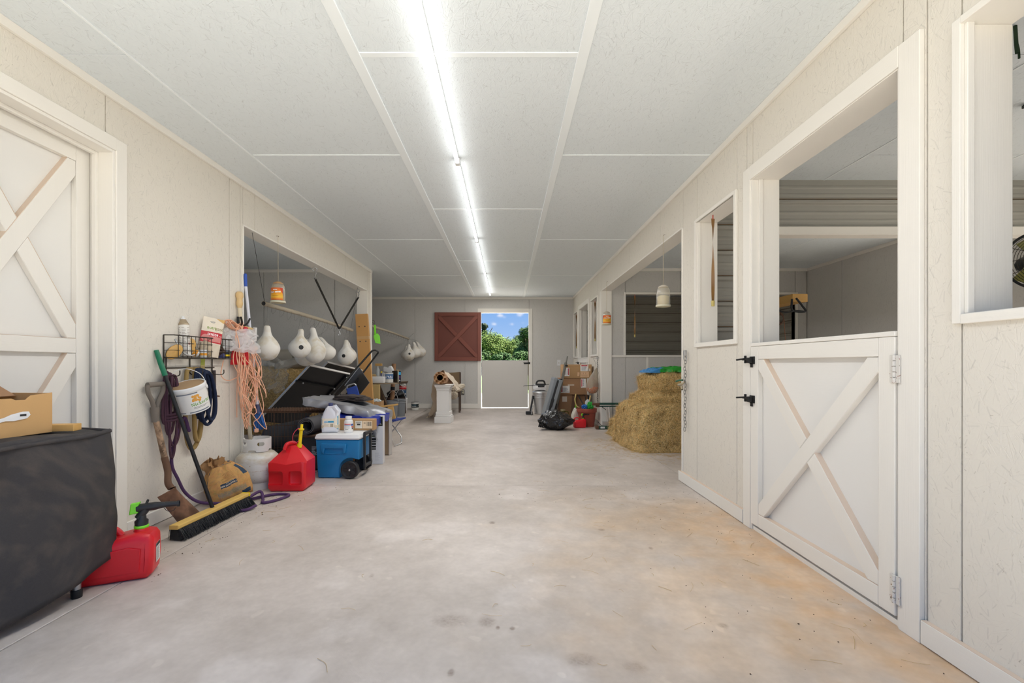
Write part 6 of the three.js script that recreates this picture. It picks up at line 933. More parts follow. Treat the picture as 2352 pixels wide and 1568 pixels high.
// ---------------------------------------------------------------- far left corner: shelf, paint, buckets
function paintTin(name, label, pos, r, h, art, rotY = 0) {
  const t = thing(name, label, 'paint can', pos, rotY);
  part(t, 'body', lathe([[r, 0.004], [r, h - 0.006]], 36).rotateY(Math.PI), std(0xffffff, 0.42, { map: art }), 'k');
  part(t, 'rims', [lathe([[0, 0.001], [r + 0.003, 0.0], [r + 0.003, 0.006], [r, 0.007]], 32), lathe([[r, h - 0.008], [r + 0.003, h - 0.006], [r + 0.003, h], [r - 0.006, h], [r - 0.012, h - 0.004], [0, h - 0.004]], 32)], M.steel);
  part(t, 'bail', tube([new THREE.Vector3(-r - 0.002, h * 0.75, 0), new THREE.Vector3(-r * 0.8, h * 0.52, r * 0.62), new THREE.Vector3(0, h * 0.42, r * 1.03), new THREE.Vector3(r * 0.8, h * 0.52, r * 0.62), new THREE.Vector3(r + 0.002, h * 0.75, 0)], 0.0022, 24, 5), M.steel);
  return t;
}
const royal = canvasTex(512, 192, (c, w, h) => { c.fillStyle = '#e9e7e2'; c.fillRect(0, 0, w, h); c.fillStyle = '#3f6fa6'; c.fillRect(60, 22, 400, 100); c.fillStyle = '#6f97c4'; c.beginPath(); c.moveTo(60, 22); c.lineTo(240, 22); c.lineTo(150, 70); c.lineTo(60, 60); c.fill(); c.fillStyle = '#fff'; c.font = 'bold 62px sans-serif'; c.fillText('ROYAL', 150, 98, 230); c.fillStyle = '#dfe8f2'; c.fillRect(180, 108, 160, 6); });
const royal2 = canvasTex(512, 192, (c, w, h) => { c.fillStyle = '#2f5278'; c.fillRect(0, 0, w, h); c.fillStyle = '#fff'; c.font = 'bold 66px sans-serif'; c.fillText('ROYAL', 160, 120, 210); });
const redTin = canvasTex(512, 192, (c, w, h) => { c.fillStyle = '#1a1a1c'; c.fillRect(0, 0, w, h); c.fillStyle = '#c41f2a'; c.fillRect(40, 100, 430, 80); c.fillStyle = '#e8e2da'; c.beginPath(); c.ellipse(270, 66, 90, 44, 0.3, 0, 7); c.fill(); c.fillStyle = '#1a1a1c'; c.fillRect(220, 50, 60, 12); c.fillRect(250, 78, 80, 10); c.fillStyle = '#f0e8e0'; c.fillRect(140, 128, 250, 8); });
const smallTin = canvasTex(512, 192, (c, w, h) => { c.fillStyle = '#e4e2da'; c.fillRect(0, 0, w, h); c.fillStyle = '#1d2a30'; c.fillRect(110, 40, 250, 92); c.fillStyle = '#9fc3d0'; c.fillRect(160, 62, 120, 12); c.fillStyle = '#e8e8e8'; c.fillRect(170, 96, 110, 16); c.fillStyle = '#23563f'; c.fillRect(360, 40, 70, 92); });
{
  const s = thing('plank_shelf', 'rough board shelf on a leaning brace in the far left corner', 'shelf', [0, 0, 0]);
  part(s, 'board', span(-2.80, -2.16, 0.705, 0.722, 8.75, 9.35, 0.003), std(lin(0.36, 0.27, 0.18), 0.8, { bumpMap: rep(T.grain, 0.6, 0.15), bumpScale: 0.001 }), 'g'); part(s, 'board', bar(V(-2.30, 0.71, 9.1), V(-2.02, 0.725, 9.25), 0.012, 0.10), std(lin(0.22, 0.17, 0.13), 0.8), 'g');
  part(s, 'post', box(0.12, 0.70, 0.09, -2.50, 0.352, -8.72, 0.004), M.pine, 'g'); part(s, 'brace', bar(V(-2.55, 0.70, 8.95), V(-2.33, 0.02, 9.1), 0.04, 0.09), std(lin(0.14, 0.09, 0.055), 0.8), 'g');
  const fb = thing('foam_box', 'white foam box on the front edge of the plank shelf', 'box', [-2.50, 0.7225, 8.80]); part(fb, 'body', crease(warp(box(0.27, 0.13, 0.16, 0, 0.066, 0, 0.02), (v) => { v.z += v.x < -0.02 ? 0.02 : 0; v.y += 0.004 * noise3(v.x * 20, v.z * 20, 1); }), 0.6), M.whitePlastic); part(fb, 'lid_line', box(0.272, 0.004, 0.162, 0, 0.10, 0, 0.001), std(lin(0.6, 0.6, 0.58), 0.6));
  for (const [i, [x, y, l]] of [[-2.60, 0.862, 'lower of two yellow pine strips lying on the white foam box'], [-2.615, 0.886, 'upper of two yellow pine strips lying on the white foam box']].entries()) solo('pine_strip', l, 'wood', box(0.14, 0.02, 0.05, x, y, -8.80, 0.003).clone(), i ? M.pine : M.timber, 'g');
  const gb = thing('solvent_bottle', 'clear bottle under an orange wood block behind the foam box', 'bottle', [-2.55, 0.7225, 8.98]); part(gb, 'body', lathe([[0, 0], [0.034, 0], [0.034, 0.26], [0.014, 0.30], [0.014, 0.33]], 20), phys(lin(0.85, 0.88, 0.88), 0.2, { transmission: 0.5, thickness: 0 })); 
  solo('orange_block', 'orange wood block balanced on top of the clear bottle', 'wood', box(0.13, 0.048, 0.05, -2.53, 1.078, -8.98, 0.004), M.timber, 'g');
  for (const [i, [x, d, c, l]] of [[-2.435, 8.83, M.yellow, 'small bottle with a yellow cap on the foam box'], [-2.405, 8.80, M.steel, 'left one of the small clear bottles on the foam box'], [-2.378, 8.82, M.whitePlastic, 'rightmost small clear bottle on the foam box']].entries()) { const b = thing('small_bottle', l, 'bottle', [x, 0.8545, d]); part(b, 'body', lathe([[0, 0], [0.018 - i * 0.002, 0], [0.018 - i * 0.002, 0.05], [0.01, 0.065]], 16), phys(i ? lin(0.8, 0.8, 0.82) : lin(0.12, 0.12, 0.3), 0.2, { transmission: i ? 0.5 : 0, thickness: 0 })); part(b, 'cap', lathe([[0.016, 0.06], [0.016, 0.095 - i * 0.02], [0, 0.096 - i * 0.02]], 14), c); }
  paintTin('paint_can', 'white paint can with blue ROYAL label on the plank shelf', [-2.345, 0.7225, 9.02], 0.088, 0.20, royal, 0.2);
  const jg = thing('white_jug', 'white jug with a hollow handle behind the labelled paint can', 'jug', [-2.40, 0.7225, 9.23]); part(jg, 'body', crease(extrude([[-0.02, 0], [0.10, 0], [0.105, 0.24], [0.08, 0.30], [0.055, 0.33], [0.02, 0.33], [-0.01, 0.30], [-0.09, 0.315], [-0.10, 0.28], [-0.10, 0.22], [-0.02, 0.20]], 0.10, 0.02, [[[-0.07, 0.24], [-0.015, 0.24], [-0.015, 0.285], [-0.07, 0.288]]], 3), 0.6), M.whitePlastic);
  const st = thing('solvent_tin', 'dark rectangular solvent tin with blue edge label on the plank shelf', 'tin', [-2.215, 0.7225, 9.12], -0.5); part(st, 'body', box(0.15, 0.235, 0.10, 0, 0.118, 0, 0.008), std(lin(0.07, 0.055, 0.04), 0.35, { metalness: 0.6 })); part(st, 'label', plate(0.09, 0.22).rotateY(Math.PI / 2).translate(0.0756, 0.118, 0), std(0xffffff, 0.5, { map: canvasTex(96, 256, (c, w, h) => { c.fillStyle = '#20242e'; c.fillRect(0, 0, w, h); c.fillStyle = '#efe6c8'; c.fillRect(0, 0, 22, h); c.fillStyle = '#4ab0e2'; c.fillRect(26, 20, 66, 70); c.fillStyle = '#6a4a8c'; c.fillRect(40, 110, 40, 60); c.fillStyle = '#ddd'; c.fillRect(40, 200, 34, 30); }) }), 'k'); part(st, 'cap', lathe([[0.02, 0.234], [0.02, 0.252], [0, 0.253]], 16).translate(0.03, 0, 0), M.timber);
  const tb = thing('cardboard_tube', 'brown cardboard tube standing behind the plank shelf', 'tube', [-2.42, 0, 9.52]); tb.rotation.z = -0.05; part(tb, 'tube', lathe([[0.036, 0.35], [0.044, 0.35], [0.044, 1.10], [0.036, 1.10], [0.036, 0.36]], 24), M.cardboardDark); part(tb, 'tape', lathe([[0.0448, 0.55], [0.0448, 0.62]], 24), M.blackPlastic); part(tb, 'lower_tube', lathe([[0, 0.001], [0.036, 0.001], [0.036, 0.36]], 24), M.cardboard);
  const op = thing('open_carton', 'open orange cardboard carton full of crumpled paper beside the grey buckets', 'box', [-2.49, 0, 8.30], 0.1);
  const W = 0.42, D = 0.3, hh = 0.415; for (const [w, d, x, z] of [[W, 0.006, 0, D / 2], [W, 0.006, 0, -D / 2], [0.006, D, -W / 2, 0], [0.006, D, W / 2, 0]]) part(op, 'side_panel', box(w, hh, d, x, hh / 2 + 0.002, z, 0.001), M.cardboard); part(op, 'bottom', box(W, 0.006, D, 0, 0.3, 0, 0.001), M.cardboardDark); part(op, 'flap', box(0.12, 0.004, D, 0, 0, 0, 0.001).rotateZ(-0.6).translate(-W / 2 - 0.045, hh - 0.03, 0), M.cardboardDark);
  part(op, 'packing_tape', box(0.10, 0.09, 0.002, 0.02, hh - 0.045, D / 2 + 0.004, 0), M.cardboardLight);
  for (const [x, z, c, l] of [[0.12, 0.02, lin(0.72, 0.78, 0.8), 'crumpled bluish paper in the open orange carton'], [0.02, 0.05, lin(0.8, 0.78, 0.74), 'crumpled white paper in the open orange carton']]) solo('crumpled_paper', l, 'paper', crease(M.film(-2.49 + x, 0.405, 8.30 - z, 0.085, 0.055, 0.08, x * 40), 0.4), std(c, 0.6, { side: THREE.DoubleSide }));
  const bk = (label, x, d, h, r) => { const t = thing('grey_bucket', label, 'bucket', [x, 0, d]); part(t, 'pail', lathe([[0, 0.004], [r * 0.86, 0], [r, h], [r - 0.006, h], [r * 0.85, 0.01], [0, 0.01]], 40), std(lin(0.25, 0.27, 0.29), 0.5)); for (const k of [0.985, 0.9, 0.80]) part(t, 'ridge', lathe([[r * (0.86 + 0.14 * k), h * k - 0.008], [r * (0.86 + 0.14 * k) + 0.009, h * k - 0.004], [r * (0.86 + 0.14 * k) + 0.009, h * k + 0.004], [r * (0.86 + 0.14 * k), h * k + 0.008]], 40), std(lin(0.28, 0.30, 0.32), 0.45)); part(t, 'bail', tube([new THREE.Vector3(-r - 0.005, h * 0.88, 0), new THREE.Vector3(-r * 0.85, h * 1.15, -0.02), new THREE.Vector3(-r * 0.2, h * 1.5, -0.05), new THREE.Vector3(r * 0.4, h * 1.5, -0.05), new THREE.Vector3(r * 0.95, h * 1.1, -0.02), new THREE.Vector3(r + 0.005, h * 0.88, 0)], 0.0035, 40, 6), M.whitePaint); return t; };
  bk('nearer grey plastic bucket with raised wire handle below the plank shelf', -2.31, 9.12, 0.36, 0.125); bk('farther grey plastic bucket just right of the nearer one', -2.26, 9.56, 0.36, 0.125);
  const db = thing('dark_tote', 'dark box with black bag on top under the plank shelf', 'box', [-2.50, 0, 9.95]); part(db, 'box', box(0.5, 0.36, 0.35, 0, 0.181, 0, 0.005), std(lin(0.06, 0.035, 0.025), 0.8)); part(db, 'bag', warp(new THREE.IcosahedronGeometry(0.13, 6), (v) => { v.multiplyScalar(1 + 0.25 * noise3(v.x * 9, v.y * 9, v.z * 9)); v.x *= 1.4; v.y *= 0.7; v.x += 0.08; v.y = Math.max(0.362, v.y + 0.43); }), M.blackPlastic);
  const wb = thing('white_bucket', 'white plastic bucket under the stacked paint cans by the back wall', 'bucket', [-2.46, 0, 10.72]); part(wb, 'pail', lathe([[0, 0], [0.10, 0], [0.112, 0.27], [0.118, 0.275], [0.118, 0.295], [0, 0.297]], 32), M.whitePlastic); part(wb, 'label', sleeve(0.1085, 0.1, -0.9, -0.2, 8, 0.104).translate(0, 0.13, 0), std(lin(0.15, 0.16, 0.17), 0.5));
  paintTin('paint_can', 'dark blue ROYAL paint can in the middle of the stack by the back wall', [-2.46, 0.2985, 10.72], 0.088, 0.19, royal2, 0.2);
  paintTin('paint_can', 'black and red paint can on top of the stack by the back wall', [-2.455, 0.49, 10.72], 0.085, 0.19, redTin, 0.2);
  paintTin('paint_can', 'small paint can with dark label standing alone by the back wall', [-2.20, 0, 10.88], 0.088, 0.19, smallTin, 0.2);
}
// --- pedestal, rug roll and chair
{
  const t = thing('pedestal', 'white square pedestal with moulded cap and base in the middle of the aisle', 'pedestal', [-1.185, 0, 8.56], -0.05), wm = std(lin(0.84, 0.82, 0.79), 0.5);
  const sq = (w, y0, y1, b = 0.006) => box(w, y1 - y0, w, 0, (y0 + y1) / 2, 0, b);
  part(t, 'plinth', [sq(0.31, 0, 0.115), sq(0.285, 0.115, 0.145, 0.012), sq(0.265, 0.145, 0.21)], wm); part(t, 'shaft', [sq(0.228, 0.21, 0.60, 0.004)], wm);
  for (const s of [-1, 1]) part(t, 'corner_strip', box(0.014, 0.39, 0.236, s * 0.111, 0.405, 0, 0.003), wm);
  part(t, 'capital', [sq(0.25, 0.60, 0.635), sq(0.275, 0.635, 0.665, 0.012), sq(0.30, 0.665, 0.70), sq(0.335, 0.70, 0.712, 0.004)], wm);
  const r = thing('rolled_rug', 'rolled brown and cream rug lying from the pedestal to the patio chair', 'rug', [0, 0, 0]);
  const a = V(-1.235, 0.842, 8.36), b = V(-1.30, 0.70, 10.15), sp = []; for (let i = 0; i <= 150; i++) { const th = i / 150 * Math.PI * 2 * 5, q = 0.062 + 0.058 * i / 150 + 0.002 * Math.sin(th * 7); sp.push([q * Math.cos(th), q * Math.sin(th)]); } const inn = sp.map(([x, y]) => { const L = Math.hypot(x, y); return [x * (1 - 0.0085 / L), y * (1 - 0.0085 / L)]; }).reverse();
  const put = (g) => g.applyQuaternion(new THREE.Quaternion().setFromUnitVectors(new THREE.Vector3(0, 0, -1), b.clone().sub(a).normalize())).translate((a.x + b.x) / 2, (a.y + b.y) / 2, (a.z + b.z) / 2), L = a.distanceTo(b);
  part(r, 'spiral', put(extrude([...sp, ...inn], L, 0)), std(0xffffff, 0.95, { map: field(256, (u, v) => { const k = ((Math.floor(u * 26) + Math.floor(v * 26)) % 3) - 1; const d = k * 52 + (rnd() - 0.5) * 60; return [170 + d, 126 + d, 88 + d]; }) }));
  part(r, 'card_core', put(new THREE.CylinderGeometry(0.06, 0.06, L + 0.01, 28, 1, true).rotateX(Math.PI / 2)), std(lin(0.10, 0.055, 0.03), 0.9, { side: THREE.DoubleSide })); part(r, 'core_rim', put(new THREE.TorusGeometry(0.060, 0.005, 6, 30).translate(0, 0, L / 2 + 0.004)), M.cardboard);
  const cloth = std(lin(0.66, 0.55, 0.42), 0.92, { side: THREE.DoubleSide, bumpMap: rep(T.fine, 0.06), bumpScale: 0.0006 });
  const dr = thing('dust_sheet', 'cream dust sheet draped over the rug roll and hanging to the floor', 'cloth', [0, 0, 0]);
  const sheet = new THREE.PlaneGeometry(1, 1, 60, 40), p = sheet.attributes.position;
  const prof = [[-1.54, 0.03], [-1.50, 0.10], [-1.44, 0.30], [-1.47, 0.56], [-1.42, 0.74], [-1.35, 0.93], [-1.26, 0.965], [-1.175, 0.90], [-1.09, 0.78], [-1.04, 0.68], [-1.0, 0.60]].map(([x, y]) => new THREE.Vector3(x, y, 0)), cv = new THREE.CatmullRomCurve3(prof);
  for (let i = 0; i < p.count; i++) { const u = p.getX(i) + 0.5, v = 0.5 - p.getY(i), q = cv.getPoint(u), d = 8.78 + v * 0.95; p.setXYZ(i, q.x + 0.035 * noise3(u * 6, v * 4, 2) - 0.04 * v * (u < 0.4 ? 1 : 0), q.y - 0.07 * v + 0.02 * noise3(u * 7, v * 6, 9) + (u < 0.06 ? 0.03 : 0), -d + 0.05 * noise3(u * 5, v * 3, 5) + (u < 0.4 ? 0.12 * (0.4 - u) : 0)); }
  sheet.computeVertexNormals(); part(dr, 'sheet', sheet, cloth);
  const wd = thing('bunched_cloth', 'pale bunched cloth lying over the arm of the patio chair', 'cloth', [0, 0, 0]);
  part(wd, 'bundle', warp(new THREE.IcosahedronGeometry(1, 10), (v) => { v.multiplyScalar(0.85 + 0.3 * Math.abs(noise3(v.x * 2.4, v.y * 2.4, v.z * 2.4))); const u = v.x; v.set(u * 0.20 - 1.13, v.y * 0.085 + 0.545 + u * 0.07, v.z * 0.13 - 10.02); }), std(lin(0.72, 0.63, 0.5), 0.9)); part(wd, 'hanging_end', warp(new THREE.IcosahedronGeometry(1, 8), (v) => { v.multiplyScalar(0.85 + 0.3 * Math.abs(noise3(v.x * 2.4 + 4, v.y * 2.4, v.z * 2.4))); v.set(v.x * 0.10 - 1.17, v.y * 0.10 + 0.42, v.z * 0.10 - 9.95); }), std(lin(0.72, 0.63, 0.5), 0.9));
  const c = thing('patio_chair', 'brown sling patio chair facing the aisle by the back wall', 'chair', [-1.33, 0, 10.45], 0.04), fr = std(lin(0.10, 0.065, 0.045), 0.5), sl = std(lin(0.235, 0.155, 0.085), 0.85, { bumpMap: rep(T.fine, 0.05), bumpScale: 0.0008 });
  for (const s of [-1, 1]) { part(c, 'leg', bar(new THREE.Vector3(s * 0.25, 0.0, 0.20), new THREE.Vector3(s * 0.25, 0.56, 0.20), 0.042, 0.05), fr); part(c, 'leg', bar(new THREE.Vector3(s * 0.24, 0.0, -0.24), new THREE.Vector3(s * 0.235, 0.90, -0.30), 0.035, 0.04), fr); part(c, 'armrest', bar(new THREE.Vector3(s * 0.25, 0.565, 0.23), new THREE.Vector3(s * 0.24, 0.60, -0.28), 0.05, 0.03), fr); }
  part(c, 'seat', slab(-0.235, 0.235, 0.365, 0.38, -0.20, 0.24, (v) => { v.y -= 0.03 * Math.cos(v.x * 6.6) - 0.02; }), sl); part(c, 'front_rail', box(0.5, 0.04, 0.03, 0, 0.365, 0.19, 0.005), fr);
  part(c, 'backrest', crease(warp(new THREE.BoxGeometry(0.45, 0.53, 0.012, 16, 12, 1).translate(0, 0.645, -0.28), (v) => { v.z -= (v.y - 0.38) * 0.10 + 0.03 * Math.cos(v.x * 6.8) - 0.03; v.y -= v.y > 0.88 ? 0.02 * Math.cos(v.x * 6.8) : 0; })), sl);
  // plates on the back wall
  const o = thing('power_outlet', 'black-rimmed double power outlet low on the back wall', 'outlet', [0, 0, 0]); part(o, 'plate', box(0.075, 0.13, 0.006, -1.095, 0.40, -11.246, 0.002), M.blackPlastic); part(o, 'insert', box(0.045, 0.10, 0.006, -1.095, 0.40, -11.242, 0.003), std(lin(0.7, 0.65, 0.5), 0.5));
  for (const y of [0.425, 0.375]) part(o, 'socket', box(0.028, 0.022, 0.003, -1.095, y, -11.2385, 0.001), M.blackPlastic);
  const sw = thing('light_switch', 'white light switch plate on the back wall right of the door', 'switch', [0, 0, 0]); part(sw, 'plate', box(0.085, 0.14, 0.006, 1.275, 1.125, -11.246, 0.002), M.whitePlastic); part(sw, 'toggle', box(0.012, 0.028, 0.014, 1.275, 1.12, -11.24, 0.003), std(lin(0.4, 0.33, 0.25), 0.5));
}
// ---------------------------------------------------------------- right side: bin, cartons, pot, hay
{
  const t = thing('trash_can', 'galvanized steel trash can with a backpack sprayer on top', 'trash can', [0.735, 0, 10.0]);
  part(t, 'can', lathe([[0, 0.006], [0.135, 0.002], [0.14, 0.02], [0.172, 0.44], [0.18, 0.445], [0.18, 0.47], [0.174, 0.475]], 44), M.galv); for (const [r, y] of [[0.1665, 0.36], [0.170, 0.40]]) part(t, 'bead', new THREE.TorusGeometry(r, 0.006, 6, 44).rotateX(Math.PI / 2).translate(0, y, 0), M.galv);
  part(t, 'lid', lathe([[0.184, 0.465], [0.184, 0.485], [0.16, 0.50], [0.05, 0.525], [0, 0.527]], 44), M.galv);
  const s = thing('backpack_sprayer', 'white backpack sprayer with black handle and wand lying on the trash can', 'sprayer', [0.715, 0.505, 9.98]);
  part(s, 'tank', crease(warp(box(0.30, 0.16, 0.22, 0, 0.06, 0, 0.06), (v) => { v.y += 0.02 * Math.cos(v.x * 10); if (v.y < 0.022) v.y = 0.022; }), 0.6), M.whitePlastic); part(s, 'pump_head', [box(0.20, 0.05, 0.12, 0.01, 0.135, 0.04, 0.015), box(0.14, 0.03, 0.08, 0.02, 0.105, 0.09, 0.01)], M.blackPlastic);
  part(s, 'handle', tube([new THREE.Vector3(-0.09, 0.13, 0.06), new THREE.Vector3(-0.065, 0.205, 0.06), new THREE.Vector3(-0.03, 0.225, 0.06), new THREE.Vector3(0.06, 0.225, 0.06), new THREE.Vector3(0.09, 0.205, 0.06), new THREE.Vector3(0.115, 0.13, 0.06)], 0.018, 40, 8, false, 0.2), M.blackPlastic);
  part(s, 'wand', tube([new THREE.Vector3(0.2, 0.145, 0.02), new THREE.Vector3(-0.05, 0.135, 0.1), new THREE.Vector3(-0.34, 0.115, 0.1), new THREE.Vector3(-0.36, 0.10, 0.1)], 0.006, 30, 6), M.blackPlastic);
  const w = thing('sprayer_harness', 'black harness straps and foot of the sprayer beside the trash can', 'harness', [0, 0, 0]);
  part(w, 'strap', bar(V(0.565, 0.40, 9.95), V(0.50, 0.04, 9.9), 0.06, 0.03), M.blackPlastic); part(w, 'foot', box(0.15, 0.07, 0.09, 0.475, 0.036, -9.86, 0.012), M.blackPlastic); part(w, 'hose', tube([V(0.56, 0.2, 9.8), V(0.53, 0.12, 9.78), V(0.52, 0.02, 9.76), V(0.515, 0.012, 9.7)], 0.012, 20, 7), M.steel);
}
{
  const t = thing('folded_table', 'grey plastic folding table folded in half and leaning behind the trash bag', 'table', [0.70, 0, 8.55]); t.rotation.z = -0.285;
  const gm = std(lin(0.24, 0.26, 0.275), 0.55, { bumpMap: rep(T.fine, 0.06), bumpScale: 0.0004 });
  for (const [x, d, h] of [[-0.045, -0.04, 0.84], [0.045, 0, 0.83]]) { part(t, 'leaf', box(0.062, h, 0.56, x, h / 2 + 0.02, d, 0.014), gm); part(t, 'rim', box(0.070, 0.05, 0.565, x, h - 0.01, d, 0.012), gm); }
  part(t, 'hinge_block', box(0.05, 0.16, 0.02, -0.005, 0.40, 0.285, 0.006), M.blackPlastic); part(t, 'inner_gap', box(0.03, 0.8, 0.53, 0, 0.42, 0, 0), M.blackPlastic); part(t, 'latch', box(0.03, 0.10, 0.05, 0.088, 0.36, 0.2, 0.008), M.blackPlastic);
  const r = thing('steel_rail', 'grey slotted steel rail leaning against the stacked cartons', 'rail', [0, 0, 0]);
  part(r, 'rail', bar(V(0.86, 0.006, 8.55), V(1.08, 1.12, 8.38), 0.05, 0.028), std(lin(0.24, 0.23, 0.2), 0.45, { metalness: 0.6 })); part(r, 'upper_tube', rod(V(1.045, 0.95, 8.39), V(1.105, 1.235, 8.36), 0.013), std(lin(0.22, 0.22, 0.2), 0.45, { metalness: 0.5 })); part(r, 'clamp', [box(0.06, 0.035, 0.06, 0.985, 0.80, -8.43, 0.006), box(0.05, 0.03, 0.05, 1.085, 1.06, -8.36, 0.006)], M.blackMetal);
}
{
  const t = thing('trash_bag', 'shiny black trash bag slumped on the floor before the cartons', 'trash bag', [0.82, 0, 7.62]);
  const bm = phys(lin(0.008, 0.008, 0.009), 0.24, { clearcoat: 0.3 });
  const bg = warp(new THREE.IcosahedronGeometry(1, 40), (v) => { let n = 1 + 0.10 * noise3(v.x * 1.3, v.y * 1.3, v.z * 1.3 + 2); const fold = Math.abs(noise3(v.x * 2.1, v.y * 1.2, v.z * 2.1)), f2 = Math.abs(noise3(v.x * 4 + 3, v.y * 2.2, v.z * 4)); n += 0.055 * Math.pow(1 - Math.min(1, fold * 2.6), 2) + 0.028 * Math.pow(1 - Math.min(1, f2 * 3), 2) - 0.02; v.multiplyScalar(n); v.set(v.x * 0.285 + 0.02 * v.y, v.y * 0.165 * (1 - 0.35 * Math.max(0, v.x)) + 0.14 + 0.02 * (v.x < 0 ? 1 : 0), v.z * 0.22); if (v.y < 0.012) v.y = 0.002 + 0.3 * Math.max(0, v.y); });
  part(t, 'bag', bg, bm);
  part(t, 'gathered_neck', crease(warp(new THREE.CylinderGeometry(0.05, 0.03, 0.10, 30, 6, true).rotateZ(1.2).translate(-0.245, 0.09, 0.12), (v) => { v.y += 0.012 * noise3(v.x * 40, v.y * 40, v.z * 40); v.z += 0.012 * noise3(v.x * 40 + 3, v.y * 40, v.z * 40); }), 0.5), phys(lin(0.008, 0.008, 0.009), 0.26, { side: THREE.DoubleSide }));
  const j = thing('glass_jug', 'squat olive glass jug standing behind the trash bag', 'jug', [1.005, 0, 8.22]); part(j, 'body', lathe([[0, 0.002], [0.088, 0.002], [0.098, 0.02], [0.098, 0.16], [0.085, 0.19], [0.04, 0.215], [0.036, 0.23], [0.042, 0.235], [0.042, 0.26], [0.034, 0.262]], 32), phys(lin(0.10, 0.085, 0.02), 0.15, { clearcoat: 0.5 })); part(j, 'cap', lathe([[0.043, 0.25], [0.043, 0.275], [0, 0.277]], 24), std(lin(0.25, 0.2, 0.1), 0.5)); part(j, 'handle', tube([new THREE.Vector3(0.04, 0.235, 0), new THREE.Vector3(0.085, 0.235, 0), new THREE.Vector3(0.095, 0.20, 0), new THREE.Vector3(0.088, 0.17, 0)], 0.009, 16, 7), phys(lin(0.12, 0.10, 0.02), 0.2));
}
function carton(label, x0, x1, y0, y1, d0, d1, mat, labels, turn = 0) {
  const w = x1 - x0, h = y1 - y0, l = d1 - d0, t = thing('carton', label, 'box', [(x0 + x1) / 2, y0, (d0 + d1) / 2], turn);
  part(t, 'carton', crease(warp(box(w, h, l, 0, h / 2, 0, 0.004), (v) => { v.z += 0.004 * noise3(v.x * 5, v.y * 5, d0); }), 0.5), mat);
  part(t, 'flap_seam', box(w - 0.004, 0.003, 0.003, 0, h * 0.86, l / 2 + 0.002, 0.001), M.cardboardDark);
  for (const [lx, ly, lw, lh, kind] of labels) part(t, kind === 'tape' ? 'clear_tape' : 'paper_label', plate(lw, lh).translate(lx, ly, l / 2 + 0.0068), kind === 'tape' ? phys(lin(0.7, 0.6, 0.5), 0.2) : std(0xffffff, 0.6, { map: shipLabel(kind) }), 'k');
  return t;
}
const shipCache = {};
function shipLabel(kind) { return shipCache[kind] ??= canvasTex(160, 160, (c, w, h) => { c.fillStyle = kind === 'tan' ? '#dfb891' : '#ece8e4'; c.fillRect(0, 0, w, h); if (kind === 'tan') { c.strokeStyle = '#a87a5c'; c.lineWidth = 4; for (let i = 0; i < 3; i++) c.strokeRect(14 + i * 46, 30, 36, 50); c.fillStyle = '#a87a5c'; for (let i = 0; i < 4; i++) c.fillRect(16, 100 + i * 13, 120, 4); return; } c.fillStyle = '#c22b38'; if (kind === 'redtop') c.fillRect(20, 10, 120, 26); else if (kind === 'side') c.fillRect(118, 10, 24, 130); else c.fillRect(14, 12, 26, 130); c.fillStyle = '#3c4a6a'; for (let i = 0; i < 10; i++) kind === 'redtop' || kind === 'plain' ? c.fillRect(24, 48 + i * 10, rr(60, 112), 3) : c.fillRect(50 + (kind === 'side' ? -30 : 10), 16 + i * 12, 26, rr(3, 7)); c.fillStyle = '#7a8496'; for (let i = 0; i < 8; i++) kind === 'plain' ? 0 : c.fillRect(84, 20 + i * 14, 22, 4); }); }
carton('lowest brown carton of the tall stack beside the trash bag', 0.98, 1.23, 0, 0.515, 8.62, 9.0, M.cardboardDark, [[-0.02, 0.43, 0.09, 0.10, 'tape']]);
carton('brown carton half hidden behind the terracotta pot', 1.27, 1.56, 0, 0.50, 8.72, 9.02, M.cardboardDark, []);
carton('middle brown carton of the tall stack with two white labels', 0.99, 1.50, 0.518, 0.825, 8.58, 9.0, M.cardboardDark, [[-0.165, 0.10, 0.18, 0.13, 'plain'], [0.185, 0.215, 0.095, 0.17, 'left'], [-0.05, 0.18, 0.12, 0.02, 'tape']], 0.02);
carton('top orange carton of the tall stack with red and white labels', 1.05, 1.585, 0.828, 1.085, 8.56, 8.98, M.cardboard, [[-0.20, 0.115, 0.10, 0.155, 'side'], [0.13, 0.19, 0.15, 0.12, 'redtop'], [0.135, 0.07, 0.16, 0.11, 'tan'], [0.02, 0.075, 0.04, 0.07, 'tan'], [0.22, 0.155, 0.05, 0.05, 'tape']]);
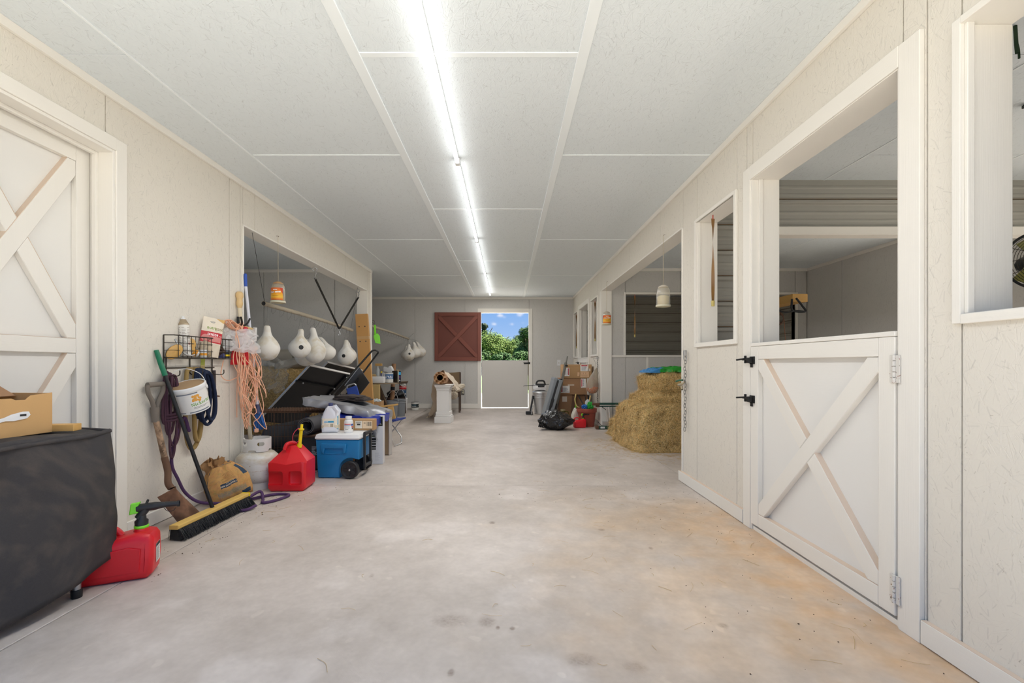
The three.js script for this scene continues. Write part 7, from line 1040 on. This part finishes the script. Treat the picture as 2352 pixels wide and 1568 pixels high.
{
  const h = thing('yellow_hose', 'loop of yellow hose hanging in front of the lower cartons', 'hose', [0, 0, 0]); part(h, 'loop', tube([V(1.285, 0.53, 8.52), V(1.255, 0.42, 8.45), V(1.29, 0.31, 8.4), V(1.39, 0.285, 8.38), V(1.49, 0.36, 8.4), V(1.555, 0.50, 8.5)], 0.0125, 48, 8), std(lin(0.72, 0.52, 0.2), 0.5));
  const g = thing('garden_stakes', 'bundle of dark and green stakes leaning between the lower cartons', 'stakes', [0, 0, 0]); part(g, 'stake', bar(V(1.28, 0.01, 8.42), V(1.29, 0.50, 8.68), 0.02, 0.02), M.lime); part(g, 'stake', bar(V(1.42, 0.28, 8.25), V(1.33, 0.51, 8.55), 0.02, 0.012), M.blackPlastic); part(g, 'stake', bar(V(1.43, 0.28, 8.25), V(1.46, 0.51, 8.55), 0.012, 0.012), M.blackPlastic); part(g, 'stake', bar(V(1.20, 0.005, 8.5), V(1.25, 0.50, 8.58), 0.05, 0.02), M.rust); part(g, 'stake', bar(V(1.53, 0.01, 8.5), V(1.54, 0.50, 8.66), 0.03, 0.02), M.blackPlastic);
  const t = thing('plant_pot', 'terracotta coloured plastic pot filled with green and blue bags', 'pot', [1.40, 0, 8.02]), tm = std(lin(0.34, 0.075, 0.045), 0.6);
  part(t, 'pot', lathe([[0, 0.004], [0.128, 0.001], [0.155, 0.24], [0.16, 0.245], [0.172, 0.25], [0.178, 0.315], [0.165, 0.318], [0.152, 0.25], [0.12, 0.03], [0, 0.03]], 44), tm); part(t, 'foot_ring', lathe([[0.128, 0.0], [0.133, 0.004], [0.13, 0.02]], 40), tm); part(t, 'soil', lathe([[0.155, 0.26], [0, 0.27]], 30), M.blackPlastic);
  solo('seed_bag', 'bright green and white bag poking out of the pot', 'bag', crease(M.film(1.455, 0.355, 8.0, 0.06, 0.075, 0.05, 11), 0.4), phys(lin(0.03, 0.42, 0.05), 0.35)); solo('blue_bag', 'bright blue crumpled bag poking out of the pot', 'bag', crease(M.film(1.35, 0.335, 7.98, 0.05, 0.05, 0.05, 14), 0.4), phys(lin(0.02, 0.16, 0.5), 0.35)); solo('white_bag', 'white bag end standing behind the green bag in the pot', 'bag', crease(M.film(1.43, 0.39, 8.1, 0.045, 0.07, 0.03, 17), 0.4), phys(lin(0.75, 0.75, 0.75), 0.35));
  fuelCan('fuel_can', 'small red fuel can standing in front of the terracotta pot', [1.245, 0, 7.83], 0.1, 0.62);
  const j = thing('water_jug', 'cloudy white plastic jug behind the small fuel can', 'jug', [1.20, 0, 8.06], 0.3); part(j, 'body', crease(extrude([[-0.06, 0], [0.06, 0], [0.065, 0.18], [0.03, 0.26], [0.02, 0.30], [-0.015, 0.30], [-0.04, 0.25], [-0.064, 0.19]], 0.10, 0.025, [], 3), 0.6), phys(lin(0.72, 0.68, 0.58), 0.35)); part(j, 'cap', lathe([[0.02, 0.298], [0.02, 0.318], [0, 0.32]], 18), M.whitePlastic);
}
{   // net bag and its chain
  function chain(t, x, y0, y1, d, n, r = 0.0035, w = 0.013) { const step = (y1 - y0) / n; for (let i = 0; i < n; i++) { const g = new THREE.TorusGeometry(w, r, 6, 14).scale(0.85, step * 0.62 / w, 1); if (i % 2) g.rotateY(Math.PI / 2); part(t, 'link', g.rotateY(0.5).translate(x + 0.004 * Math.sin(i * 1.7), y1 - (i + 0.5) * step, -d), M.chain); } }
  M.chain = std(lin(0.36, 0.35, 0.33), 0.4, { metalness: 0.7 });
  const c1 = thing('wall_chain', 'long light chain hanging on the near edge of the hay opening', 'chain', [0, 0, 0]); chain(c1, 1.60, 0.49, 1.155, 4.10, 22); part(c1, 'snap', [box(0.03, 0.05, 0.02, 1.60, 1.19, -4.10, 0.006), new THREE.TorusGeometry(0.018, 0.0045, 6, 16).scale(0.8, 1.5, 1).translate(1.60, 1.15, -4.10)], M.steel); part(c1, 'knotted_cord', [tube([V(1.60, 0.93, 4.1), V(1.585, 0.91, 4.14), V(1.575, 0.90, 4.2), V(1.59, 0.89, 4.16), V(1.58, 0.86, 4.12)], 0.010, 24, 6)], std(lin(0.45, 0.38, 0.26), 0.9)); part(c1, 'green_tie', tube([V(1.595, 0.945, 4.14), V(1.58, 0.94, 4.2), V(1.575, 0.93, 4.25)], 0.008, 14, 6), std(lin(0.05, 0.17, 0.1), 0.8));
  const c2 = thing('corner_chain', 'dark chain hanging at the far corner of the hay opening', 'chain', [0, 0, 0]); chain(c2, 1.585, 0.42, 1.22, 8.0, 24, 0.004, 0.014); part(c2, 'snap', new THREE.TorusGeometry(0.02, 0.005, 6, 16).translate(1.585, 1.2, -7.98), M.steel);
  const t = thing('net_bag', 'knotted net bag of seed and gourd hanging beside the top carton', 'net bag', [1.49, 0.575, 7.98]);
  const fill = warp(lathe([[0, 0], [0.055, 0.012], [0.092, 0.05], [0.104, 0.10], [0.098, 0.15], [0.07, 0.20], [0.045, 0.26], [0.035, 0.29], [0, 0.295]], 30), (v) => { v.x += 0.01 * noise3(v.y * 9, v.z * 9, 1); v.z += 0.01 * noise3(v.y * 9, v.x * 9, 4); });
  part(t, 'contents', fill, std(0xffffff, 0.9, { map: field(256, (u, v) => { const k = rnd(), n = wrapNoise(u, v, 5, 66, 3); return n > 0.05 ? [170 + k * 40, 110 + k * 40, 80 + k * 40] : [165 + k * 60, 150 + k * 60, 130 + k * 60]; }) }));
  part(t, 'loose_net', warp(lathe([[0.106, 0.10], [0.105, 0.16], [0.09, 0.24], [0.06, 0.33], [0.03, 0.40], [0.012, 0.45]], 24), (v) => { v.x += 0.02 * (v.y - 0.1) + 0.008 * noise3(v.y * 20, v.z * 20, 1); v.x += v.y > 0.2 ? (v.y - 0.2) * 0.26 : 0; }), phys(lin(0.8, 0.75, 0.66), 0.6, { transmission: 0.85, thickness: 0, side: THREE.DoubleSide }));
  const net = []; for (let k = 0; k < 14; k++) for (const s of [1, -1]) { const pts = []; for (let i = 0; i <= 12; i++) { const y = i / 12 * 0.44, r = [0.02, 0.09, 0.108, 0.107, 0.102, 0.1, 0.094, 0.084, 0.07, 0.055, 0.04, 0.025, 0.012][i], a = k / 14 * 6.283 + s * i * 0.16; pts.push(new THREE.Vector3(r * Math.cos(a) + (y > 0.2 ? (y - 0.2) * 0.26 : 0) + 0.02 * Math.max(0, y - 0.1), y, r * Math.sin(a))); } net.push(tube(pts, 0.0014, 30, 4)); }
  tag(part(t, 'netting', net, std(lin(0.5, 0.45, 0.36), 0.9)), null, null, null, 'stuff');
  part(t, 'hanging_wire', tube([new THREE.Vector3(0.075, 0.44, 0), new THREE.Vector3(0.05, 0.55, 0), new THREE.Vector3(0.02, 0.62, 0.01), new THREE.Vector3(0.085, 0.60, 0)], 0.002, 24, 4), M.wire);
}
{
  const t = thing('work_stand', 'folded stand with green rails and white tube legs beside the hay', 'stand', [0, 0, 0]), gr = std(lin(0.012, 0.07, 0.05), 0.5), wt = std(lin(0.62, 0.58, 0.53), 0.4, { metalness: 0.3 });
  part(t, 'top_rail', span(1.54, 2.05, 0.405, 0.44, 7.66, 7.70, 0.005), gr); part(t, 'lower_rail', span(1.52, 2.05, 0.365, 0.385, 7.72, 7.75, 0.004), gr); part(t, 'foot', span(1.49, 1.79, 0.004, 0.055, 7.60, 7.68, 0.01), gr); part(t, 'foot_cap', span(1.48, 1.53, 0.003, 0.06, 7.595, 7.685, 0.008), M.rust); part(t, 'foot_label', span(1.555, 1.63, 0.018, 0.048, 7.597, 7.601, 0.0005), M.whitePlastic);
  for (const [a, b, r] of [[[1.735, 0.05, 7.64], [1.715, 0.37, 7.69], 0.02], [[1.695, 0.05, 7.66], [1.68, 0.36, 7.70], 0.013], [[2.0, 0.0, 7.66], [1.985, 0.40, 7.69], 0.018]]) part(t, 'leg', rod(V(...a), V(...b), r, r, 12), wt);
  part(t, 'brace', [rod(V(1.60, 0.37, 7.7), V(1.69, 0.30, 7.7), 0.005), rod(V(1.62, 0.06, 7.64), V(1.70, 0.13, 7.64), 0.004), rod(V(1.52, 0.12, 7.64), V(1.60, 0.05, 7.64), 0.004)], M.blackMetal); part(t, 'clamp', [span(1.43, 1.56, 0.395, 0.435, 7.655, 7.70, 0.008), span(1.49, 1.55, 0.365, 0.40, 7.66, 7.70, 0.006)], M.rust); part(t, 'weight', span(1.60, 1.70, 0.056, 0.13, 7.63, 7.66, 0.004), M.galv);
}
hayBale('lowest big hay bale of the pile, its front spilling onto the floor', 2.09, 0, 6.18, 1.02, 0.60, 1.05, 0.06, 20000, { floor: true, sag: 0.07 });
hayBale('small heap of loose hay at the left foot of the hay pile', 1.95, 0, 6.95, 0.62, 0.36, 0.62, 0.2, 7000, { floor: true, sag: 0.3 });
hayBale('middle hay bale lying across the lowest bale', 2.26, 0.44, 6.28, 1.0, 0.32, 0.95, -0.05, 11000, { sag: 0.25 });
hayBale('top hay bale of the pile with a plastic bag on it', 2.38, 0.70, 6.32, 0.98, 0.30, 0.85, 0.04, 10000, { sag: 0.15 });
{
  const b = thing('feed_sack', 'green and blue plastic feed sack lying flat on top of the hay pile', 'sack', [2.30, 0.985, 6.25], 0.04);
  part(b, 'sack', slab(-0.30, 0.36, 0, 0.05, -0.26, 0.26, (v) => { v.y = Math.max(0, v.y + 0.022 * noise3(v.x * 8, v.z * 8, 4) * (v.y > 0.02 ? 1 : 0) + (v.y > 0.02 ? 0.012 * Math.cos(v.x * 7) : 0)); v.z += 0.02 * noise3(v.x * 9, v.y * 9, 1); }), phys(lin(0.015, 0.36, 0.02), 0.3)); part(b, 'blue_end', slab(-0.42, -0.24, 0, 0.045, -0.24, 0.25, (v) => { v.y = Math.max(-0.01, v.y - (v.x < -0.32 ? (-0.32 - v.x) * 0.35 : 0) + 0.02 * noise3(v.x * 14, v.z * 9, 2)); }), phys(lin(0.05, 0.27, 0.62), 0.3));
}
// --- sticky tapes hanging in the openings
for (const [x, yt, yb, d, l] of [[1.67, 2.300, 1.56, 3.70, 'brown fly tape hanging in the stall window next to the split door'], [2.20, 2.292, 1.555, 7.86, 'brown fly tape hanging in the opening behind the hay'], [1.68, 2.300, 1.53, 8.72, 'brown fly tape in the far window nearer the hay'], [1.67, 2.300, 1.47, 11.0, 'brown fly tape in the farthest small window']]) {
  const t = thing('fly_tape', l, 'fly tape', [x, yb, d], 0.3), n = 26, h = yt - yb, pos = [], idx = []; for (let i = 0; i <= n; i++) { const a = i / n * 3.2, w = i > n - 3 ? 0.017 : 0.013, y = 0.04 + (h - 0.07) * i / n; pos.push(-w * Math.cos(a), y, -w * Math.sin(a), w * Math.cos(a), y, w * Math.sin(a)); if (i) { const k = 2 * i; idx.push(k - 2, k - 1, k + 1, k - 2, k + 1, k); } }
  const g = new THREE.BufferGeometry(); g.setAttribute('position', new THREE.Float32BufferAttribute(pos, 3)); g.setIndex(idx); g.computeVertexNormals(); part(t, 'strip', g, M.tape ??= phys(lin(0.26, 0.13, 0.035), 0.3, { side: THREE.DoubleSide }));
  part(t, 'canister', lathe([[0, 0], [0.013, 0], [0.014, 0.045], [0, 0.046]], 14), std(lin(0.62, 0.5, 0.16), 0.5)); part(t, 'thumb_tack', rod(new THREE.Vector3(0, h - 0.035, 0), new THREE.Vector3(0, h - 0.0005, 0), 0.004), std(lin(0.5, 0.05, 0.03), 0.5));
}
// --- beyond the openings
{
  const t = thing('saddle_beam', 'short timber beam sticking out of the far partition wall', 'beam', [0, 0, 0]); part(t, 'beam', span(4.10, 4.32, 1.985, 2.10, 6.55, 7.87, 0.006), M.timber, 'g');
  const b = thing('bridle_hook', 'black metal bridle bracket hanging on the timber beam', 'bracket', [0, 0, 0]); const z = 6.5; part(b, 'bracket', tube([V(4.06, 2.02, z), V(4.07, 1.86, z), V(4.25, 1.84, z), V(4.20, 1.93, z), V(4.12, 2.03, z)], 0.014, 40, 7), M.blackMetal); part(b, 'arm', tube([V(3.86, 1.85, z), V(3.98, 1.83, z), V(4.12, 1.85, z), V(4.25, 1.84, z)], 0.012, 20, 7), M.blackMetal); part(b, 'coiled_cord', [0, 1, 2].map((i) => new THREE.TorusGeometry(0.07 - i * 0.008, 0.008, 6, 24).scale(0.7, 1.2, 1).translate(3.89 + i * 0.012, 1.74, -z - i * 0.012)), M.rust); part(b, 'twine', rod(V(3.95, 1.72, z), V(3.97, 1.35, z), 0.003), std(lin(0.4, 0.14, 0.06), 0.9));
  const f = thing('barn_fan', 'round black cage fan showing at the edge of the near stall window', 'fan', [3.28, 1.73, 2.80], -0.35);
  part(f, 'cage_rim', new THREE.TorusGeometry(0.174, 0.008, 8, 60), M.blackMetal); const rings = []; for (let i = 1; i < 14; i++) rings.push(new THREE.TorusGeometry(0.012 * i + 0.006, 0.0016, 5, 48).translate(0, 0, 0.05 * Math.cos(i / 14 * 1.5))); tag(part(f, 'cage_rings', rings, M.rackWire), null, null, null, 'stuff');
  for (let i = 0; i < 12; i++) { const a = i / 12 * 6.283; part(f, 'cage_spoke', tube([new THREE.Vector3(0.02 * Math.cos(a), 0.02 * Math.sin(a), 0.052), new THREE.Vector3(0.1 * Math.cos(a), 0.1 * Math.sin(a), 0.038), new THREE.Vector3(0.174 * Math.cos(a), 0.174 * Math.sin(a), 0)], 0.0022, 10, 5), M.rackWire); }
  for (let i = 0; i < 3; i++) part(f, 'blade', crease(warp(new THREE.BoxGeometry(0.13, 0.085, 0.004, 10, 8, 1).translate(0.085, 0, 0), (v) => { v.z += v.y * 0.45 - 0.02; v.y *= 0.6 + 4 * (v.x - 0.02); }).rotateZ(i * 2.094), 0.6), std(lin(0.30, 0.28, 0.06), 0.4));
  part(f, 'motor', new THREE.CapsuleGeometry(0.05, 0.08, 6, 20).rotateX(Math.PI / 2).translate(0, 0, -0.09), M.blackMetal); part(f, 'drop_pole', [rod(new THREE.Vector3(0, 0, -0.1), new THREE.Vector3(0, 1.014, -0.1), 0.016), box(0.05, 0.02, 0.05, 0, 1.004, -0.1, 0.004)], M.blackMetal);
  const k = thing('hanging_rope', 'short dark green cord hanging from the near stall ceiling', 'cord', [0, 0, 0]); part(k, 'cord', tube([V(2.485, 2.744, 2.23), V(2.49, 2.66, 2.23), V(2.495, 2.61, 2.23)], 0.008, 12, 6), std(lin(0.03, 0.06, 0.03), 0.9)); part(k, 'frayed_end', tube([V(2.488, 2.68, 2.23), V(2.502, 2.63, 2.23), V(2.505, 2.585, 2.23)], 0.005, 12, 5), std(lin(0.03, 0.06, 0.03), 0.9));
}
// --- chaff, straw and dead leaves on the floor
{
  const scatter = (name, label, n, place, mk, mat) => { const gs = []; for (let i = 0; i < n; i++) { const [x, d] = place(); gs.push(mk().rotateY(rnd() * 6.28).translate(x, 0.0022, -d)); } const m = solo(name, label, 'litter', gs, mat); m.userData.kind = 'stuff'; return m; };
  const stalk = () => { const L = rr(0.02, 0.11); return tube([new THREE.Vector3(-L / 2, 0, 0), new THREE.Vector3(0, rr(0, 0.006), rr(-0.012, 0.012)), new THREE.Vector3(L / 2, 0, rr(-0.015, 0.015))], rr(0.0005, 0.0009), 6, 4); };
  scatter('straw_litter', 'straw stalks scattered over the concrete floor', 150, () => rnd() < 0.5 ? [1.5 - Math.pow(rnd(), 1.6) * 1.6, rr(1.6, 6)] : rnd() < 0.5 ? [rr(-2.2, 1.4), rr(1.5, 8)] : [-1.75 + rr(-0.3, 0.35), rr(2.4, 5)], stalk, M.straw);
  scatter('hay_litter', 'loose hay fallen on the floor around the hay pile', 420, () => { const a = rr(2.4, 4.9), r = 0.55 + Math.pow(rnd(), 2) * 0.5; return [2.0 + r * 1.0 * Math.cos(a), 6.1 + r * 1.15 * Math.sin(a)]; }, stalk, M.straw);
  const crumb = () => warp(new THREE.IcosahedronGeometry(rr(0.0012, 0.003) * (rnd() < 0.06 ? 2 : 1), 1), (v) => { v.y = Math.max(-0.002, v.y * 0.4); v.x *= rr(0.7, 1.3); });
  scatter('dirt_litter', 'dark crumbs of dirt scattered along the floor joints', 380, () => { const k = rnd(); return k < 0.4 ? [-1.93 + rr(-0.25, 0.18), rr(2.2, 4.5)] : k < 0.7 ? [rr(-1.9, 1.5), 4.09 + rr(-0.5, 0.15)] : [1.55 - Math.pow(rnd(), 2) * 0.9, rr(1.6, 4.2)]; }, crumb, std(lin(0.10, 0.055, 0.03), 0.95));
}
// ---------------------------------------------------------------- outside
{
  const apron = structure('ground');
  const gm = std(lin(0.56, 0.53, 0.47), 0.9, { bumpMap: rep(T.fine, 0.6), bumpScale: 0.002 });
  part(apron, 'yard', span(-26, 26, -0.30, -0.02, -26, NEAR - 0.1, 0), gm);
  for (const s of [-1, 1]) part(apron, 'yard', span(Math.min(s * 5.6, s * 26), Math.max(s * 5.6, s * 26), -0.30, -0.02, NEAR - 0.1, END + 0.1, 0), gm);
  part(apron, 'yard', span(-26, 26, -0.30, -0.02, END + 0.1, END + 6, 0), gm);
  part(apron, 'lawn', span(-90, 90, -0.32, -0.03, END + 6, 150, 0), std(lin(0.10, 0.17, 0.04), 0.95));
  const bark = std(lin(0.10, 0.075, 0.055), 0.95), leafMat = [0, 1, 2].map(() => new THREE.MeshStandardMaterial({ vertexColors: true, roughness: 0.8, side: THREE.DoubleSide }));
  function tree(label, x, d, h, w, col, n, leaf, o = {}) {
    const t = thing(o.pine ? 'pine_tree' : 'leafy_tree', label, 'tree', [x, -0.03, d], 0, o.group);
    part(t, 'trunk', [tube([new THREE.Vector3(0, 0, 0), new THREE.Vector3(0.1, h * 0.4, 0), new THREE.Vector3(0, h * 0.85, 0)], w * 0.035 + 0.05, 12, 8), ...[0, 1, 2, 3].map((i) => tube([new THREE.Vector3(0, h * (0.3 + i * 0.12), 0), new THREE.Vector3(Math.cos(i * 2) * w * 0.2, h * (0.45 + i * 0.1), Math.sin(i * 2) * w * 0.2), new THREE.Vector3(Math.cos(i * 2) * w * 0.35, h * (0.6 + i * 0.09), Math.sin(i * 2) * w * 0.35)], 0.05, 8, 5))], bark);
    const cl = []; for (let i = 0; i < (o.cl ?? 30); i++) { const y = o.pine ? rr(0.45, 1) : rr(0.12, 0.94), s = o.pine ? rr(0.3, 0.8) * (1.25 - y) : Math.sqrt(Math.max(0.05, 1 - Math.pow((y - 0.42) / 0.6, 2))), a = rnd() * 6.28, q = Math.sqrt(rnd()) * s * w * 0.4; cl.push([q * Math.cos(a), y * h * 0.93, q * Math.sin(a), rr(0.12, 0.24) * w * (o.pine ? 0.6 : 1)]); }
    const pos = new Float32Array(n * 18), nor = new Float32Array(n * 18), c3 = new Float32Array(n * 18), v = new THREE.Vector3(), ax = new THREE.Vector3(), bx2 = new THREE.Vector3(), N = new THREE.Vector3();
    for (let i = 0; i < n; i++) { const [cx, cy, cz, r] = cl[(rnd() * cl.length) | 0]; v.set(rr(-1, 1), rr(-1, 1), rr(-1, 1)).normalize(); N.copy(v).add(ax.set(rr(-0.8, 0.8), rr(-0.3, 0.9), rr(-0.8, 0.8))).normalize(); v.multiplyScalar(r * Math.pow(rnd(), 0.35)); v.set(cx + v.x, cy + v.y * 0.8, cz + v.z); ax.set(rr(-1, 1), rr(-1, 1), rr(-1, 1)).cross(N).normalize(); bx2.crossVectors(N, ax); const L = leaf * rr(0.6, 1.2), k = rr(0.7, 1.25);
      const q = [v.clone().addScaledVector(ax, -L), v.clone().addScaledVector(bx2, -L * 0.5), v.clone().addScaledVector(ax, L), v.clone().addScaledVector(bx2, L * 0.5)];
      [0, 1, 2, 0, 2, 3].forEach((m, j) => { const e = i * 18 + j * 3; pos.set([q[m].x, q[m].y, q[m].z], e); nor.set([N.x, N.y, N.z], e); c3.set([col.r * k, col.g * k, col.b * k * rr(0.8, 1.1)], e); }); }
    const g = new THREE.BufferGeometry(); g.setAttribute('position', new THREE.BufferAttribute(pos, 3)); g.setAttribute('normal', new THREE.BufferAttribute(nor, 3)); g.setAttribute('color', new THREE.BufferAttribute(c3, 3));
    const m = meshOf(g, leafMat[0]); m.name = numbered('foliage'); m.userData.kind = 'stuff'; t.add(m); return t;
  }
  tree('broad bright green tree filling the middle of the door view', -1.5, 52, 4.9, 5.0, lin(0.125, 0.190, 0.032), 42000, 0.085, { cl: 64 });
  tree('darker green tree just right of the middle in the door view', 0.95, 55, 4.3, 3.0, lin(0.055, 0.117, 0.023), 22000, 0.09, { cl: 40 });
  tree('tall green tree at the right edge of the door view', 2.45, 50, 5.6, 3.6, lin(0.078, 0.136, 0.031), 34000, 0.09, { cl: 60 });
  tree('olive green tree behind the tall tree at the right of the door view', 2.0, 58, 5.2, 3.6, lin(0.075, 0.12, 0.028), 22000, 0.1, { cl: 44 });
  tree('tall dark pine rising at the left edge of the door view', -3.1, 62, 7.0, 3.2, lin(0.027, 0.047, 0.020), 6000, 0.13, { pine: true, cl: 34 });
  tree('low dark shrub below the bright tree in the door view', -0.4, 44, 2.2, 3.2, lin(0.035, 0.086, 0.016), 8000, 0.11, { cl: 26 });
  tree('low green shrub at the right of the door view', 1.6, 45, 2.4, 3.0, lin(0.047, 0.101, 0.020), 8000, 0.11, { cl: 26 });
  tree('low green shrub at the left of the door view', -2.6, 46, 2.5, 3.0, lin(0.047, 0.101, 0.020), 6000, 0.11, { cl: 22 });
  for (const [x, d, h, w, l] of [[-8, 55, 6.5, 6, 'green tree left of the door view'], [7.5, 56, 6.5, 6, 'green tree right of the door view'], [13, 58, 7, 7, 'green tree far right of the door view'], [-14, 58, 7, 7, 'green tree far left of the door view']]) tree(l, x, d, h, w, lin(0.058, 0.117, 0.022), 6000, 0.2, { cl: 30 });
}
scene.traverse((o) => { if (o.isMesh) { o.castShadow = true; o.receiveShadow = true; } });
renderer.render(scene, camera);
